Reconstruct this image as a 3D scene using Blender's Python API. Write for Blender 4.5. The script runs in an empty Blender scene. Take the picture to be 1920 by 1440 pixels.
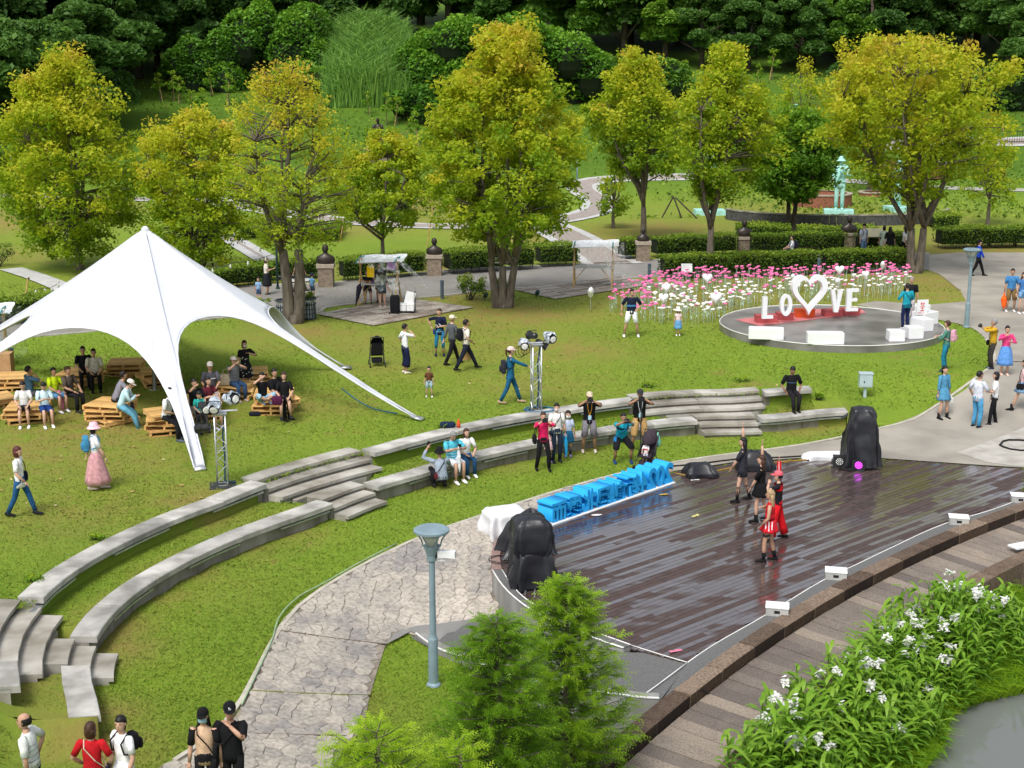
import bpy, math, random
import numpy as np
from mathutils import Vector, Matrix, noise
R=math.radians
random.seed(7); RNG=np.random.default_rng(7)
SC=bpy.context.scene; COL=SC.collection
# ---------------------------------------------------------------- camera
CH=10.7; CF=2600.; CP=R(13.2)
cam=bpy.data.cameras.new('camera'); camo=bpy.data.objects.new('camera',cam); COL.objects.link(camo)
camo.location=(0,0,CH); camo.rotation_euler=(R(90-13.2),0,0)
cam.sensor_width=36; cam.lens=36*CF/1920; cam.clip_end=2000; SC.camera=camo
# ---------------------------------------------------------------- sky, sun, exposure
SUN_EL=R(56); SUN_ROT=R(205)
W=bpy.data.worlds.new('World'); SC.world=W; W.use_nodes=True
wn=W.node_tree.nodes; wl=W.node_tree.links; bg=wn['Background']
sky=wn.new('ShaderNodeTexSky'); sky.sky_type='NISHITA'; sky.sun_disc=False
sky.sun_elevation=SUN_EL; sky.sun_rotation=SUN_ROT; sky.air_density=1.2; sky.dust_density=4.0; sky.ozone_density=1.0
hs=wn.new('ShaderNodeHueSaturation'); hs.inputs['Saturation'].default_value=0.42
wl.new(sky.outputs[0],hs.inputs['Color']); wl.new(hs.outputs[0],bg.inputs['Color']); bg.inputs['Strength'].default_value=0.145
sl=bpy.data.lights.new('sun','SUN'); sl.energy=1.8; sl.angle=R(20); sl.color=(1,.97,.93)
so=bpy.data.objects.new('sun',sl); COL.objects.link(so)
# sun direction: compass SUN_ROT measured like the sky node (0 = +Y, clockwise)
sd=Vector((math.sin(SUN_ROT)*math.cos(SUN_EL),math.cos(SUN_ROT)*math.cos(SUN_EL),math.sin(SUN_EL)))
so.rotation_euler=sd.to_track_quat('Z','Y').to_euler()
SC.view_settings.view_transform='Standard'; SC.view_settings.look='None'; SC.view_settings.exposure=0.35; SC.view_settings.gamma=1
SC.render.engine='CYCLES'
# ---------------------------------------------------------------- pixel -> ground helpers (photo measurements, 1920x1440)
def ray(x,y):
    dx=(x-960)/CF; dy=(720-y)/CF
    return (dx,math.cos(CP)+dy*math.sin(CP),-math.sin(CP)+dy*math.cos(CP))
def gp(x,y,z=0.):
    d=ray(x,y); t=(z-CH)/d[2]; return (d[0]*t,d[1]*t)
def gf(x,y,fn):
    d=ray(x,y); lo=12.; Y=12.
    while Y<330:
        t=Y/d[1]
        if CH+d[2]*t<fn(d[0]*t,Y): break
        lo=Y; Y+=1.5
    hi=Y
    for i in range(14):
        Y=(lo+hi)/2; t=Y/d[1]
        if CH+d[2]*t<fn(d[0]*t,Y): hi=Y
        else: lo=Y
    return (d[0]*t,Y,fn(d[0]*t,Y))
def zat(x,y,Y):
    d=ray(x,y); t=Y/d[1]; return (d[0]*t, CH+d[2]*t)
def sm(a,b,x):
    t=max(0.,min(1.,(x-a)/(b-a))); return t*t*(3-2*t)
def npsm(a,b,x):
    t=np.clip((x-a)/(b-a),0,1); return t*t*(3-2*t)
# ---------------------------------------------------------------- curves
def catmull(P,step=.4):
    P=[Vector(p) for p in P]; out=[]
    Q=[P[0]*2-P[1]]+P+[P[-1]*2-P[-2]]
    for i in range(1,len(Q)-2):
        a,b,c,d=Q[i-1],Q[i],Q[i+1],Q[i+2]; n=max(2,int((c-b).length/step))
        for k in range(n):
            t=k/n
            out.append(.5*((2*b)+(c-a)*t+(2*a-5*b+4*c-d)*t*t+(3*b-a-3*c+d)*t**3))
    out.append(P[-1]); return out
def resample(P,n):
    L=[0.]
    for a,b in zip(P,P[1:]): L.append(L[-1]+(b-a).length)
    out=[];j=0
    for i in range(n):
        s=L[-1]*i/(n-1)
        while j<len(L)-2 and L[j+1]<s: j+=1
        t=(s-L[j])/max(1e-9,L[j+1]-L[j]); out.append(P[j].lerp(P[j+1],min(1,t)))
    return out
def smooth(P,k=4):
    for _ in range(k):
        P=[P[0]]+[(P[i-1]+P[i]*2+P[i+1])/4 for i in range(1,len(P)-1)]+[P[-1]]
    return P
def V2(p): return Vector((p[0],p[1]))
def inpoly(X,Y,poly):
    X=np.asarray(X,float);Y=np.asarray(Y,float); c=np.zeros(X.shape,bool)
    n=len(poly)
    for i in range(n):
        x1,y1=poly[i][0],poly[i][1]; x2,y2=poly[(i+1)%n][0],poly[(i+1)%n][1]
        if y1==y2: continue
        m=((y1>Y)!=(y2>Y))&(X<(x2-x1)*(Y-y1)/(y2-y1)+x1); c^=m
    return c
# ---------------------------------------------------------------- mesh builder
class MB:
    def __init__(s): s.v=[];s.f=[];s.m=[];s.t=[];s.mi=0;s.tone=.5
    def add(s,vs,fs,mi=None,tone=None):
        o=len(s.v); s.v+= [tuple(p) for p in vs]
        s.t+=[s.tone if tone is None else tone]*len(vs)
        for f in fs: s.f.append(tuple(i+o for i in f)); s.m.append(s.mi if mi is None else mi)
        return s
    def box(s,c,d,rz=0,mi=None,tone=None,M=None):
        x,y,z=d[0]/2,d[1]/2,d[2]/2; ca,sa=math.cos(rz),math.sin(rz); vs=[]
        for sz in(-1,1):
            for sx,sy in((-1,-1),(1,-1),(1,1),(-1,1)):
                a,b=sx*x,sy*y; p=Vector((c[0]+a*ca-b*sa,c[1]+a*sa+b*ca,c[2]+sz*z))
                vs.append(M@p if M else p)
        return s.add(vs,[(3,2,1,0),(4,5,6,7),(0,1,5,4),(1,2,6,5),(2,3,7,6),(3,0,4,7)],mi,tone)
    def rings(s,rs,caps=(1,1),mi=None,tone=None,closed=True):
        n=len(rs[0]); vs=[p for r in rs for p in r]; fs=[]
        for i in range(len(rs)-1):
            for j in range(n if closed else n-1):
                k=(j+1)%n; fs.append((i*n+j,i*n+k,(i+1)*n+k,(i+1)*n+j))
        if closed and caps[0]: fs.append(tuple(range(n-1,-1,-1)))
        if closed and caps[1]: fs.append(tuple((len(rs)-1)*n+j for j in range(n)))
        return s.add(vs,fs,mi,tone)
    def tube(s,P,rad,n=6,mi=None,tone=None,flat=1.,caps=(1,1)):
        P=[Vector(p) for p in P]; rs=[]; up=None
        if not hasattr(rad,'__len__'): rad=[rad]*len(P)
        for i,p in enumerate(P):
            t=(P[min(i+1,len(P)-1)]-P[max(i-1,0)])
            if t.length<1e-9: t=Vector((0,0,1))
            t.normalize()
            if up is None:
                up=Vector((1,0,0)) if abs(t.x)<.8 else Vector((0,1,0))
            a=(up-t*up.dot(t)); 
            if a.length<1e-6: a=t.orthogonal()
            a.normalize(); b=t.cross(a); up=a
            rs.append([p+a*(rad[i]*math.cos(q))+b*(rad[i]*flat*math.sin(q)) for q in [2*math.pi*k/n for k in range(n)]])
        return s.rings(rs,caps,mi,tone)
    def lathe(s,prof,c=(0,0,0),n=12,mi=None,tone=None,sx=1,sy=1,caps=(1,1)):
        rs=[[Vector((c[0]+r*sx*math.cos(2*math.pi*k/n),c[1]+r*sy*math.sin(2*math.pi*k/n),c[2]+z)) for k in range(n)] for r,z in prof]
        return s.rings(rs,caps,mi,tone)
    def ell(s,c,r,n=8,m=5,mi=None,tone=None,M=None):
        rs=[]
        for i in range(m+1):
            th=math.pi*(i/m)*.94+math.pi*.03
            rs.append([Vector((c[0]+r[0]*math.sin(th)*math.cos(2*math.pi*k/n),c[1]+r[1]*math.sin(th)*math.sin(2*math.pi*k/n),c[2]-r[2]*math.cos(th))) for k in range(n)])
        if M: rs=[[M@p for p in r_] for r_ in rs]
        return s.rings(rs,(1,1),mi,tone)
    def prism(s,poly,z0,z1,mi=None,tone=None,bot=True):
        n=len(poly); vs=[(p[0],p[1],z0) for p in poly]+[(p[0],p[1],z1) for p in poly]
        fs=[(i,(i+1)%n,n+(i+1)%n,n+i) for i in range(n)]+[tuple(range(n,2*n))]
        if bot: fs.append(tuple(range(n-1,-1,-1)))
        return s.add(vs,fs,mi,tone)
    def grid(s,rows,mi=None,tone=None):
        return s.rings(rows,(0,0),mi,tone,closed=False)
    def xf(s,M,start=0):
        for i in range(start,len(s.v)): s.v[i]=tuple(M@Vector(s.v[i]))
        return s
    def mesh(s,name,mats,sm_=False):
        me=bpy.data.meshes.new(name); me.from_pydata(s.v,[],s.f)
        if not isinstance(mats,(list,tuple)): mats=[mats]
        for m in mats: me.materials.append(m)
        if len(mats)>1: me.polygons.foreach_set('material_index',s.m)
        a=me.attributes.new('tone','FLOAT','POINT'); a.data.foreach_set('value',s.t)
        if sm_: me.polygons.foreach_set('use_smooth',[True]*len(me.polygons))
        me.update(); return me
    def build(s,name,mats,parent=None,smooth=False,loc=None,rz=None):
        return obj(name,s.mesh(name,mats,smooth),parent,loc,rz)
def obj(name,me,parent=None,loc=None,rz=None):
    o=bpy.data.objects.new(name,me); COL.objects.link(o)
    if parent: o.parent=parent
    if loc is not None: o.location=loc
    if rz is not None: o.rotation_euler=(0,0,rz)
    return o
def tag(o,label=None,cat=None,group=None,kind=None):
    if label: o['label']=label
    if cat: o['category']=cat
    if group: o['group']=group
    if kind: o['kind']=kind
    return o
def thing(name,label,cat,loc=(0,0,0),rz=0,group=None):
    o=bpy.data.objects.new(name,None); COL.objects.link(o); o.location=loc; o.rotation_euler=(0,0,rz); o.empty_display_size=.2
    return tag(o,label,cat,group)
def struct(o): o['kind']='structure'; return o
def copy_tree(root,loc,rz,label=None,scale=None):
    r=root.copy(); COL.objects.link(r); r.location=loc; r.rotation_euler=(0,0,rz)
    if scale: r.scale=(scale,)*3
    if label: r['label']=label
    for ch in list(root.children):
        c=ch.copy(); COL.objects.link(c); c.parent=r
        for g in ch.children:
            d=g.copy(); COL.objects.link(d); d.parent=c
    return r
def npmesh(name,V,k,mat,tone,smooth=False):
    n=len(V); nf=n//k; me=bpy.data.meshes.new(name)
    me.vertices.add(n); me.vertices.foreach_set('co',np.asarray(V,np.float32).ravel())
    me.loops.add(n); me.loops.foreach_set('vertex_index',np.arange(n,dtype=np.int32))
    me.polygons.add(nf); me.polygons.foreach_set('loop_start',np.arange(0,n,k,dtype=np.int32))
    me.materials.append(mat)
    a=me.attributes.new('tone','FLOAT','POINT'); a.data.foreach_set('value',np.repeat(tone,k).astype(np.float32))
    me.update(calc_edges=True); return me
def leafquads(C,size,tone,upb=.3,out=None,asp=1.5):
    """random leaf quads at centres C; out: preferred normals"""
    n=len(C); nr=RNG.normal(size=(n,3)); nr[:,2]=np.abs(nr[:,2])+upb
    if out is not None: nr=nr*.6+out*1.3
    nr/=np.linalg.norm(nr,axis=1)[:,None]+1e-9
    t=RNG.normal(size=(n,3)); a=np.cross(nr,t); a/=np.linalg.norm(a,axis=1)[:,None]+1e-9; b=np.cross(nr,a)
    s=(size*RNG.uniform(.6,1.3,n))[:,None]
    q=np.stack([C-a*s*asp*.5,C-b*s*.42+a*s*.05,C+a*s*asp*.5,C+b*s*.42+a*s*.05],1)
    q[:,1]+=nr*s*.12; q[:,3]+=nr*s*.12
    return q.reshape(-1,3),tone
# ---------------------------------------------------------------- materials
MC={}
def nodes(name):
    m=bpy.data.materials.new(name); m.use_nodes=True; nt=m.node_tree; return m,nt,nt.nodes,nt.links,nt.nodes['Principled BSDF']
def mat(name,col,rough=.8,var=.15,scale=6.,bump=0.,spec=.3,metal=0.,col2=None,tone=0.,detail=4,stretch=None,coat=0.,emit=None,es=0.,bs=None):
    if name in MC: return MC[name]
    m,nt,N,L,b=nodes(name)
    b.inputs['Roughness'].default_value=rough; b.inputs['Metallic'].default_value=metal
    b.inputs['Specular IOR Level'].default_value=spec; b.inputs['Coat Weight'].default_value=coat
    tc=N.new('ShaderNodeTexCoord'); nz=N.new('ShaderNodeTexNoise'); nz.inputs['Scale'].default_value=scale; nz.inputs['Detail'].default_value=detail
    src=tc.outputs['Object']
    if stretch:
        mp=N.new('ShaderNodeMapping'); mp.inputs['Scale'].default_value=stretch; L.new(src,mp.inputs[0]); src=mp.outputs[0]
    L.new(src,nz.inputs['Vector'])
    c2=col2 if col2 else tuple(max(0,c*(1-var)) for c in col)
    c1=col if col2 else tuple(min(1,c*(1+var)) for c in col)
    mr=N.new('ShaderNodeMapRange'); mr.inputs[1].default_value=.35; mr.inputs[2].default_value=.65; L.new(nz.outputs['Fac'],mr.inputs[0])
    mx=N.new('ShaderNodeMix'); mx.data_type='RGBA'; mx.inputs[6].default_value=(*c2,1); mx.inputs[7].default_value=(*c1,1); L.new(mr.outputs[0],mx.inputs[0])
    out=mx.outputs[2]
    if tone:
        at=N.new('ShaderNodeAttribute'); at.attribute_name='tone'
        m2=N.new('ShaderNodeMapRange'); m2.inputs[3].default_value=1-tone; m2.inputs[4].default_value=1+tone; L.new(at.outputs['Fac'],m2.inputs[0])
        mu=N.new('ShaderNodeVectorMath'); mu.operation='SCALE'; L.new(out,mu.inputs[0]); L.new(m2.outputs[0],mu.inputs['Scale']); out=mu.outputs[0]
    L.new(out,b.inputs['Base Color'])
    if bump:
        n2=N.new('ShaderNodeTexNoise'); n2.inputs['Scale'].default_value=bs or scale*4; n2.inputs['Detail'].default_value=6; L.new(tc.outputs['Object'],n2.inputs['Vector'])
        bp=N.new('ShaderNodeBump'); bp.inputs['Strength'].default_value=bump; bp.inputs['Distance'].default_value=.02; L.new(n2.outputs['Fac'],bp.inputs['Height']); L.new(bp.outputs[0],b.inputs['Normal'])
    if emit: b.inputs['Emission Color'].default_value=(*emit,1); b.inputs['Emission Strength'].default_value=es
    MC[name]=m; return m
def srgb(h):
    h=h.lstrip('#'); o=[]
    for i in (0,2,4):
        c=int(h[i:i+2],16)/255; o.append(c/12.92 if c<=.04045 else ((c+.055)/1.055)**2.4)
    return tuple(o)
def cloth(h,rough=.9):
    return mat('cloth_'+h.lstrip('#'),srgb(h),rough,.18,14,bump=.35,bs=30)
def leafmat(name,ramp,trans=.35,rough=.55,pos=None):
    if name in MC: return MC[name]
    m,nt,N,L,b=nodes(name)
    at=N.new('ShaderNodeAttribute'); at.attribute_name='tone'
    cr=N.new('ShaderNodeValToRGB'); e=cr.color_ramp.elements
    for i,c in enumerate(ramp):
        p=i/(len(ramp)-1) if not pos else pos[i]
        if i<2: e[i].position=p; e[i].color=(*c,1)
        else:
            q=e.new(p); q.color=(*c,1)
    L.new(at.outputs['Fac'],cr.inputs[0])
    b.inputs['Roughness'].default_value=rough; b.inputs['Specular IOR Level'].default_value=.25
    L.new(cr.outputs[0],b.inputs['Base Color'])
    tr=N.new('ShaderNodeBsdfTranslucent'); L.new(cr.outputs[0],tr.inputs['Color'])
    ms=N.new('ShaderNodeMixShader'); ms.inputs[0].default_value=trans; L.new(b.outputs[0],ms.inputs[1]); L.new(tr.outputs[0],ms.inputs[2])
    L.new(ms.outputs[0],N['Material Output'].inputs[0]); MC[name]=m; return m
def grassmat(name,far=False):
    m,nt,N,L,b=nodes(name)
    ge=N.new('ShaderNodeNewGeometry'); pos=ge.outputs['Position']
    def nz(sc,det=4,rough=.55):
        n=N.new('ShaderNodeTexNoise'); n.inputs['Scale'].default_value=sc; n.inputs['Detail'].default_value=det; n.inputs['Roughness'].default_value=rough; L.new(pos,n.inputs['Vector']); return n.outputs['Fac']
    def mr(x,a,c,lo=0,hi=1):
        r=N.new('ShaderNodeMapRange'); r.inputs[1].default_value=a; r.inputs[2].default_value=c; r.inputs[3].default_value=lo; r.inputs[4].default_value=hi; L.new(x,r.inputs[0]); return r.outputs[0]
    def mix(f,a,c):
        x=N.new('ShaderNodeMix'); x.data_type='RGBA'; L.new(f,x.inputs[0])
        for s,i in((a,6),(c,7)):
            if isinstance(s,tuple): x.inputs[i].default_value=(*s,1)
            else: L.new(s,x.inputs[i])
        return x.outputs[2]
    def mul(a,c):
        x=N.new('ShaderNodeMath'); x.operation='MULTIPLY'; L.new(a,x.inputs[0]); L.new(c,x.inputs[1]); return x.outputs[0]
    at=N.new('ShaderNodeAttribute'); at.attribute_name='tone'
    g=mix(mr(nz(.5,5),.35,.65),(.088,.225,.012),(.145,.285,.015))
    g=mix(mr(nz(2.6,5,.7),.52,.68,0,.65),g,(.085,.18,.012))
    if not far: g=mix(mr(at.outputs['Fac'],0,1),g,(.27,.32,.045)); 
    g2=mix(mr(nz(14,3,.7),.35,.7,0,.3),g,(.085,.17,.012))
    ct=N.new('ShaderNodeAttribute'); ct.attribute_name='dirt'
    # bare brown patches: scattered plus where people wear the lawn (mesh attribute)
    d0=mr(nz(.34,6,.72),.59,.68)
    d1=N.new('ShaderNodeMath'); d1.operation='MULTIPLY'; L.new(ct.outputs['Fac'],d1.inputs[0]); L.new(mr(nz(1.6,6,.75),.28,.55,0,1.0),d1.inputs[1])
    ma=N.new('ShaderNodeMath'); ma.operation='MAXIMUM'; L.new(mul(d0,mr(nz(3.5,5,.8),.42,.6)),ma.inputs[0]); L.new(d1.outputs[0],ma.inputs[1])
    br=mix(nz(9,4),(.25,.145,.055),(.34,.215,.09))
    sx=N.new('ShaderNodeSeparateXYZ'); L.new(pos,sx.inputs[0])
    g2=mix(mr(sx.outputs['Y'],98,118,0,.8),g2,mix(nz(.25,5),(.038,.10,.010),(.075,.155,.013)))
    o=mix(mr(ma.outputs[0],0,1,0,.85),g2,br)
    L.new(o,b.inputs['Base Color']); b.inputs['Roughness'].default_value=.8; b.inputs['Specular IOR Level'].default_value=.12
    bp=N.new('ShaderNodeBump'); bp.inputs['Strength'].default_value=.9; bp.inputs['Distance'].default_value=.05; L.new(nz(11,8,.8),bp.inputs['Height']); L.new(bp.outputs[0],b.inputs['Normal'])
    MC[name]=m; return m
M_grass=grassmat('lawn'); M_blade=M_grass
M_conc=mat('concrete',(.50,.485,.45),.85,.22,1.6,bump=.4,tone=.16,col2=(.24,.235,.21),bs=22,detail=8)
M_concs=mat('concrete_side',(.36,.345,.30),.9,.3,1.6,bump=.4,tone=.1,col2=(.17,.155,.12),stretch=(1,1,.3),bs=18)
M_step=mat('step_stone',(.46,.44,.39),.8,.2,1.1,bump=.35,tone=.16,col2=(.22,.20,.16))
M_plaza=mat('plaza_concrete',(.36,.33,.28),.8,.2,.7,bump=.35,col2=(.26,.24,.205),detail=8,bs=9)
M_metal=mat('galvanised',(.42,.45,.46),.42,.15,10,metal=.7)
M_dark=mat('dark_metal',(.03,.033,.036),.45,.2,8)
M_alu=mat('aluminium',(.62,.64,.66),.32,.1,20,metal=.8)
M_black=mat('black_plastic',(.014,.014,.016),.4,.2,10,spec=.5)
M_rubber=mat('black_rubber',(.012,.012,.012),.7,.2,10)
M_white=mat('white_paint',(.78,.79,.8),.5,.04,3,bump=.05)
M_bark=mat('bark',(.17,.145,.115),.95,.35,9,bump=.9,col2=(.085,.07,.055),stretch=(1,1,.25))
M_barkd=mat('dark_bark',(.07,.055,.042),.95,.35,9,bump=.9,stretch=(1,1,.25))
M_bronze=mat('bronze',(.035,.027,.022),.38,.3,5,metal=.35,spec=.5)
M_wood=mat('pine_board',(.72,.46,.18),.7,.2,3,bump=.25,tone=.22,stretch=(1,6,6),col2=(.55,.32,.11))
M_pole=mat('bamboo_pole',(.5,.33,.13),.6,.2,6)
M_hbrown=mat('bench_brown',(.055,.028,.022),.6,.25,5)
# ================================================================ terrain functions
C0=Vector((9.,23.))
def pol(X,Y): return math.hypot(X-C0.x,Y-C0.y), (math.degrees(math.atan2(Y-C0.y,X-C0.x))+90)%360-90
LOW_S=[(196,1340),(172,1290),(161,1247)]
LOW_M=[(176,1194),(200,1159),(242,1118),(294,1082),(347,1054),(431,1012),(525,979),(600,952),(628,944)]
LOW_C=[(700,910),(740,905),(810,881),(915,852),(988,835),(1090,817),(1207,797),(1265,792),(1305,786)]
LOW_R=[(1430,787),(1510,778),(1588,769)]
UP_S=[(44,1286),(36,1238)]
UP_M=[(83,1121),(117,1093),(147,1068),(178,1046),(250,1009),(337,973),(431,935),(497,906)]
UP_C=[(700,848),(740,840),(827,817),(915,800),(1031,779),(1148,760),(1195,754)]
UP_R=[(1436,738),(1478,733),(1521,728)]
ZL,ZU=.42,.85
def polfn(px,z,ext):
    P=[]
    for p in px:
        r,t=pol(*gp(p[0],p[1],z)); P.append((t,r))
    P.sort(); ts=np.array([p[0] for p in P]); rs=np.array([p[1] for p in P])
    tt=np.arange(-90,270,.5); rr=np.interp(tt,ts,rs)
    k=np.ones(15)/15
    rr2=np.convolve(np.pad(rr,7,'edge'),k,'valid')
    return tt,rr2,ts[0],ts[-1]
_lt,_lr,TL0,TL1=polfn(LOW_S+LOW_M+LOW_C+LOW_R,ZL,0)
_ut,_ur,TU0,TU1=polfn(UP_S+UP_M+UP_C+UP_R,ZU,0)
def rL(t): return float(np.interp(t,_lt,_lr))
def rU(t): return max(float(np.interp(t,_ut,_ur)),rL(t)+1.2)
def inU(t): return TU0<=t<=TU1
def base(X,Y):
    z=-.7*sm(31,25.5,Y)*sm(-6,-1,X)
    rk=math.hypot(X-41.44,Y+4.26)
    if rk<45.25: z=min(z,-.75-1.3*sm(44.85,42.0,rk))
    return z
def hill(X,Y):
    if Y<100: return 0.
    s=X*.05
    return sm(104,165,Y+s*-1)*9.5+max(0,min(90,Y-160))*.16+ .5*math.sin(X*.07+1)*sm(110,150,Y)
def T(X,Y):
    r,t=pol(X,Y)
    if inU(t): z=.8
    else:
        zi=.4*sm(TL0-3,TL0,t)*sm(TL1+2.5,TL1,t)
        e=min(abs(t-TU0),abs(t-TU1)); k=sm(0,7,e); ru=rU(t)
        a=ru-.3+(rL(t)-ru)*sm(0,8,max(TL0-t,t-TL1,0)); z=zi+(.8-zi)*sm(a,a+4.5,r)
        z=z+(.8-z)*(1-k)*sm(ru-.1,ru+.5,r)
        if not TL0<=t<=TL1: z*=1-(1-sm(rL(t),rL(t)+1.3,r))*sm(0,3.5,max(TL0-t,t-TL1))
    return z+hill(X,Y)
def FL(X,Y):
    """height of the walkable surface"""
    r,t=pol(X,Y)
    if r<rL(t): return base(X,Y)
    if inU(t) and r<rU(t): return .4
    return T(X,Y)
DIRT=[(200,800,4.5,.75),(330,790,3,.6),(60,850,3.5,.7),(260,870,2.5,.5),(480,640,3,.5),(560,618,2.2,1),(690,640,3,.6),(860,600,3.5,.8),(960,590,3.5,1),(1060,590,3,.7),(1130,570,3,.6),(1715,525,4.2,1),(1780,560,3,.8),
(1240,430,6,1),(1160,450,6,.9),(1080,460,5,.8),(640,425,6,.8),(40,415,7,1),(140,395,7,1),(20,480,5,.7),(1000,445,5,.9),(860,415,6,.7),(800,385,7,1),(860,375,6,.9),(1050,655,3,.8),(960,640,3,.6),(850,660,4,.5),(1290,560,6,.8),(1450,560,5,.7),(1500,520,6,.8),(1620,540,5,.8),(1000,720,3,.5),(560,760,2.5,.6),(730,690,2.5,.5),(360,935,1.6,.7),(120,960,2.5,.5),(580,510,3,.9),(800,500,4,.9),(1320,510,6,1),(1100,470,5,1),(1850,470,7,1),(1780,455,5,.8),(1480,400,10,.6),(1640,410,10,.6),(860,560,2.5,1),(470,560,3,1),(390,540,4,.9),(330,520,6,.7),
(150,760,3,.7),(680,1320,.8,.4),(400,1100,1.5,.25),(330,1060,1,.4),(180,1400,1.2,.8),(200,1220,1.0,.9),(215,1180,.8,.9),(232,1150,.7,.7),(300,1105,.7,.6),(370,1070,.7,.6),(470,1020,.8,.6),(560,995,.8,.6),(820,905,.8,.5),(950,870,.9,.6),(1080,840,.9,.6),(1500,800,1.,.8),(1560,790,1.,.7),(1330,810,.9,.5),(60,1290,.8,.7),(190,1345,.8,.8),(100,1330,1.3,.4)]
_D=np.array([(*gf(a,b,FL)[:2],r,s) for a,b,r,s in DIRT])
def dirtat(P):
    P=np.asarray(P)[:,:2]; out=np.zeros(len(P))
    for x,y,r,s in _D: out=np.maximum(out,s*np.exp(-((P[:,0]-x)**2+(P[:,1]-y)**2)/(r*r*.8)))
    return out
def add_dirt(me):
    n=len(me.vertices); co=np.empty(n*3,np.float32); me.vertices.foreach_get('co',co)
    a=me.attributes.new('dirt','FLOAT','POINT'); a.data.foreach_set('value',dirtat(co.reshape(-1,3)).astype(np.float32))
def thp(px,z): return pol(*gp(px[0],px[1],z))[1]
STR=[(thp(LOW_M[0],ZL),thp(LOW_S[2],ZL),thp(UP_M[0],ZU),thp(UP_S[1],ZU)),(thp(LOW_C[0],ZL),thp(LOW_M[8],ZL),thp(UP_C[0],ZU),thp(UP_M[7],ZU)),(thp(LOW_R[0],ZL),thp(LOW_C[8],ZL),thp(UP_R[0],ZU),thp(UP_C[6],ZU))]
def instair(t,f):
    return any(a+(c-a)*f-.1<t<b+(d-b)*f+.1 for a,b,c,d in STR)
# upper terrain
_sp=[gp(*p) for p in [(930,1062),(925,1040),(932,1015),(952,995),(1011,962),(1120,928),(1265,892),(1373,875),(1527,864),(1650,866),(1840,880),(2100,900),(2100,1000),(1900,1120),(1500,1440),(1130,1500),(1190,1330),(1090,1190)]]
def stagemask(x,y): return bool(inpoly([x],[y],_sp)[0])
def build_terrain():
    ths=list(np.arange(-30,222,.6)); dr=[0,.25,.7,1.2,1.8,2.5,3.3,4.2,5.2,6.5,8,9.5,11,13,15,17,19.5,22,25,28,31,34,37,40,44,48,52,56,60,64,68,72,76,80,84,88,92,96,100,104,108,112,116,120,125,130,136,142,150,160,175,195,220,260,310,380]
    def part(t0,t1):
        rows=[]
        for t in np.linspace(t0,t1,max(2,int((t1-t0)/.6))):
            mid=(t0+t1)/2; ins=inU(mid); st=ins and instair(t,1)
            ri=rU(t)+(.12 if not st else .8) if ins else rL(t)+(.12 if TL0<mid<TL1 else 0.02); row=[]
            tt=min(max(t,t0+.001),t1-.001)
            for d in [-.01]+dr:
                r=ri+max(0,d)
                if d>20: r=17+d
                X=C0.x+r*math.cos(R(t)); Y=C0.y+r*math.sin(R(t)); X2=C0.x+r*math.cos(R(tt)); Y2=C0.y+r*math.sin(R(tt))
                z=T(X2,Y2)+.03*noise.noise((X*.25,Y*.25,0))*min(1,max(0,d))
                if d==-.01: z-=.6
                row.append((X,Y,z))
            rows.append(row)
        rows.reverse(); return rows
    m=MB()
    for a_,b_ in ((-30,TL0),(TL0,TU0),(TU0,TU1),(TU1,TL1),(TL1,222)): m.grid(part(a_,b_))
    o=m.build('upper_lawn',M_grass,smooth=True); struct(o); add_dirt(o.data)
    m=MB(); rows=[]
    for t in np.arange(TU0-.4,TU1+.4,.3):
        a,b=rL(t)+.12,rU(t)+.25
        rows.append([(C0.x+r*math.cos(R(t)),C0.y+r*math.sin(R(t)),.4-(.5 if instair(t,f) else 0)-(.25 if not(TU0-.5<t<TU1+.5) else 0)) for f in np.linspace(0,1,6) for r in [a+(b-a)*f]])
    rows.reverse(); m.grid(rows); o=m.build('terrace_lawn',M_grass,smooth=True); struct(o); add_dirt(o.data)
    m=MB(); xs=np.arange(-16,44,.5); ys=np.arange(9,46,.5); rows=[]
    for y in ys:
        row=[]
        for x in xs:
            r,t=pol(x,y); z=base(x,y)+.012*(noise.noise((x*.4,y*.4,3))-1)
            if r>rL(t)+.2: z-=.35*min(1,(r-rL(t)-.2)/.5)
            if stagemask(x,y): z-=.4
            row.append((x,y,z))
        rows.append(row)
    m.grid(rows); o=m.build('lower_lawn',M_grass,smooth=True); struct(o); add_dirt(o.data)
build_terrain()
from mathutils.geometry import delaunay_2d_cdt
def sheet(name,poly,fn,off,mt,step=.8,kind='structure',thick=0):
    P=[V2(p) for p in poly]; B=[]
    for a,b in zip(P,P[1:]+P[:1]):
        n=max(1,int((b-a).length/step))
        for k in range(n): B.append(a.lerp(b,k/n))
    nb=len(B); E=[(i,(i+1)%nb) for i in range(nb)]
    xs=[p.x for p in P]; ys=[p.y for p in P]
    gx,gy=np.meshgrid(np.arange(min(xs),max(xs),step),np.arange(min(ys),max(ys),step)); gx=gx.ravel();gy=gy.ravel()
    k=inpoly(gx,gy,poly); pts=B+[Vector((float(a),float(b))) for a,b in zip(gx[k],gy[k])]
    v,e,f,_,_,_=delaunay_2d_cdt(pts,E,[],1,1e-4)
    me=bpy.data.meshes.new(name); me.from_pydata([(p.x,p.y,fn(p.x,p.y)+off) for p in v],[],[tuple(q) for q in f])
    for p in me.polygons:
        pass
    me.materials.append(mt); me.update()
    if len(me.polygons) and me.polygons[0].normal.z<0: me.flip_normals()
    o=obj(name,me); o['kind']=kind; return o
def unp(px,fn): return [gf(x,y,fn)[:2] for x,y in px]
def unpz(px,z): return [gp(x,y,z) for x,y in px]
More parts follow.
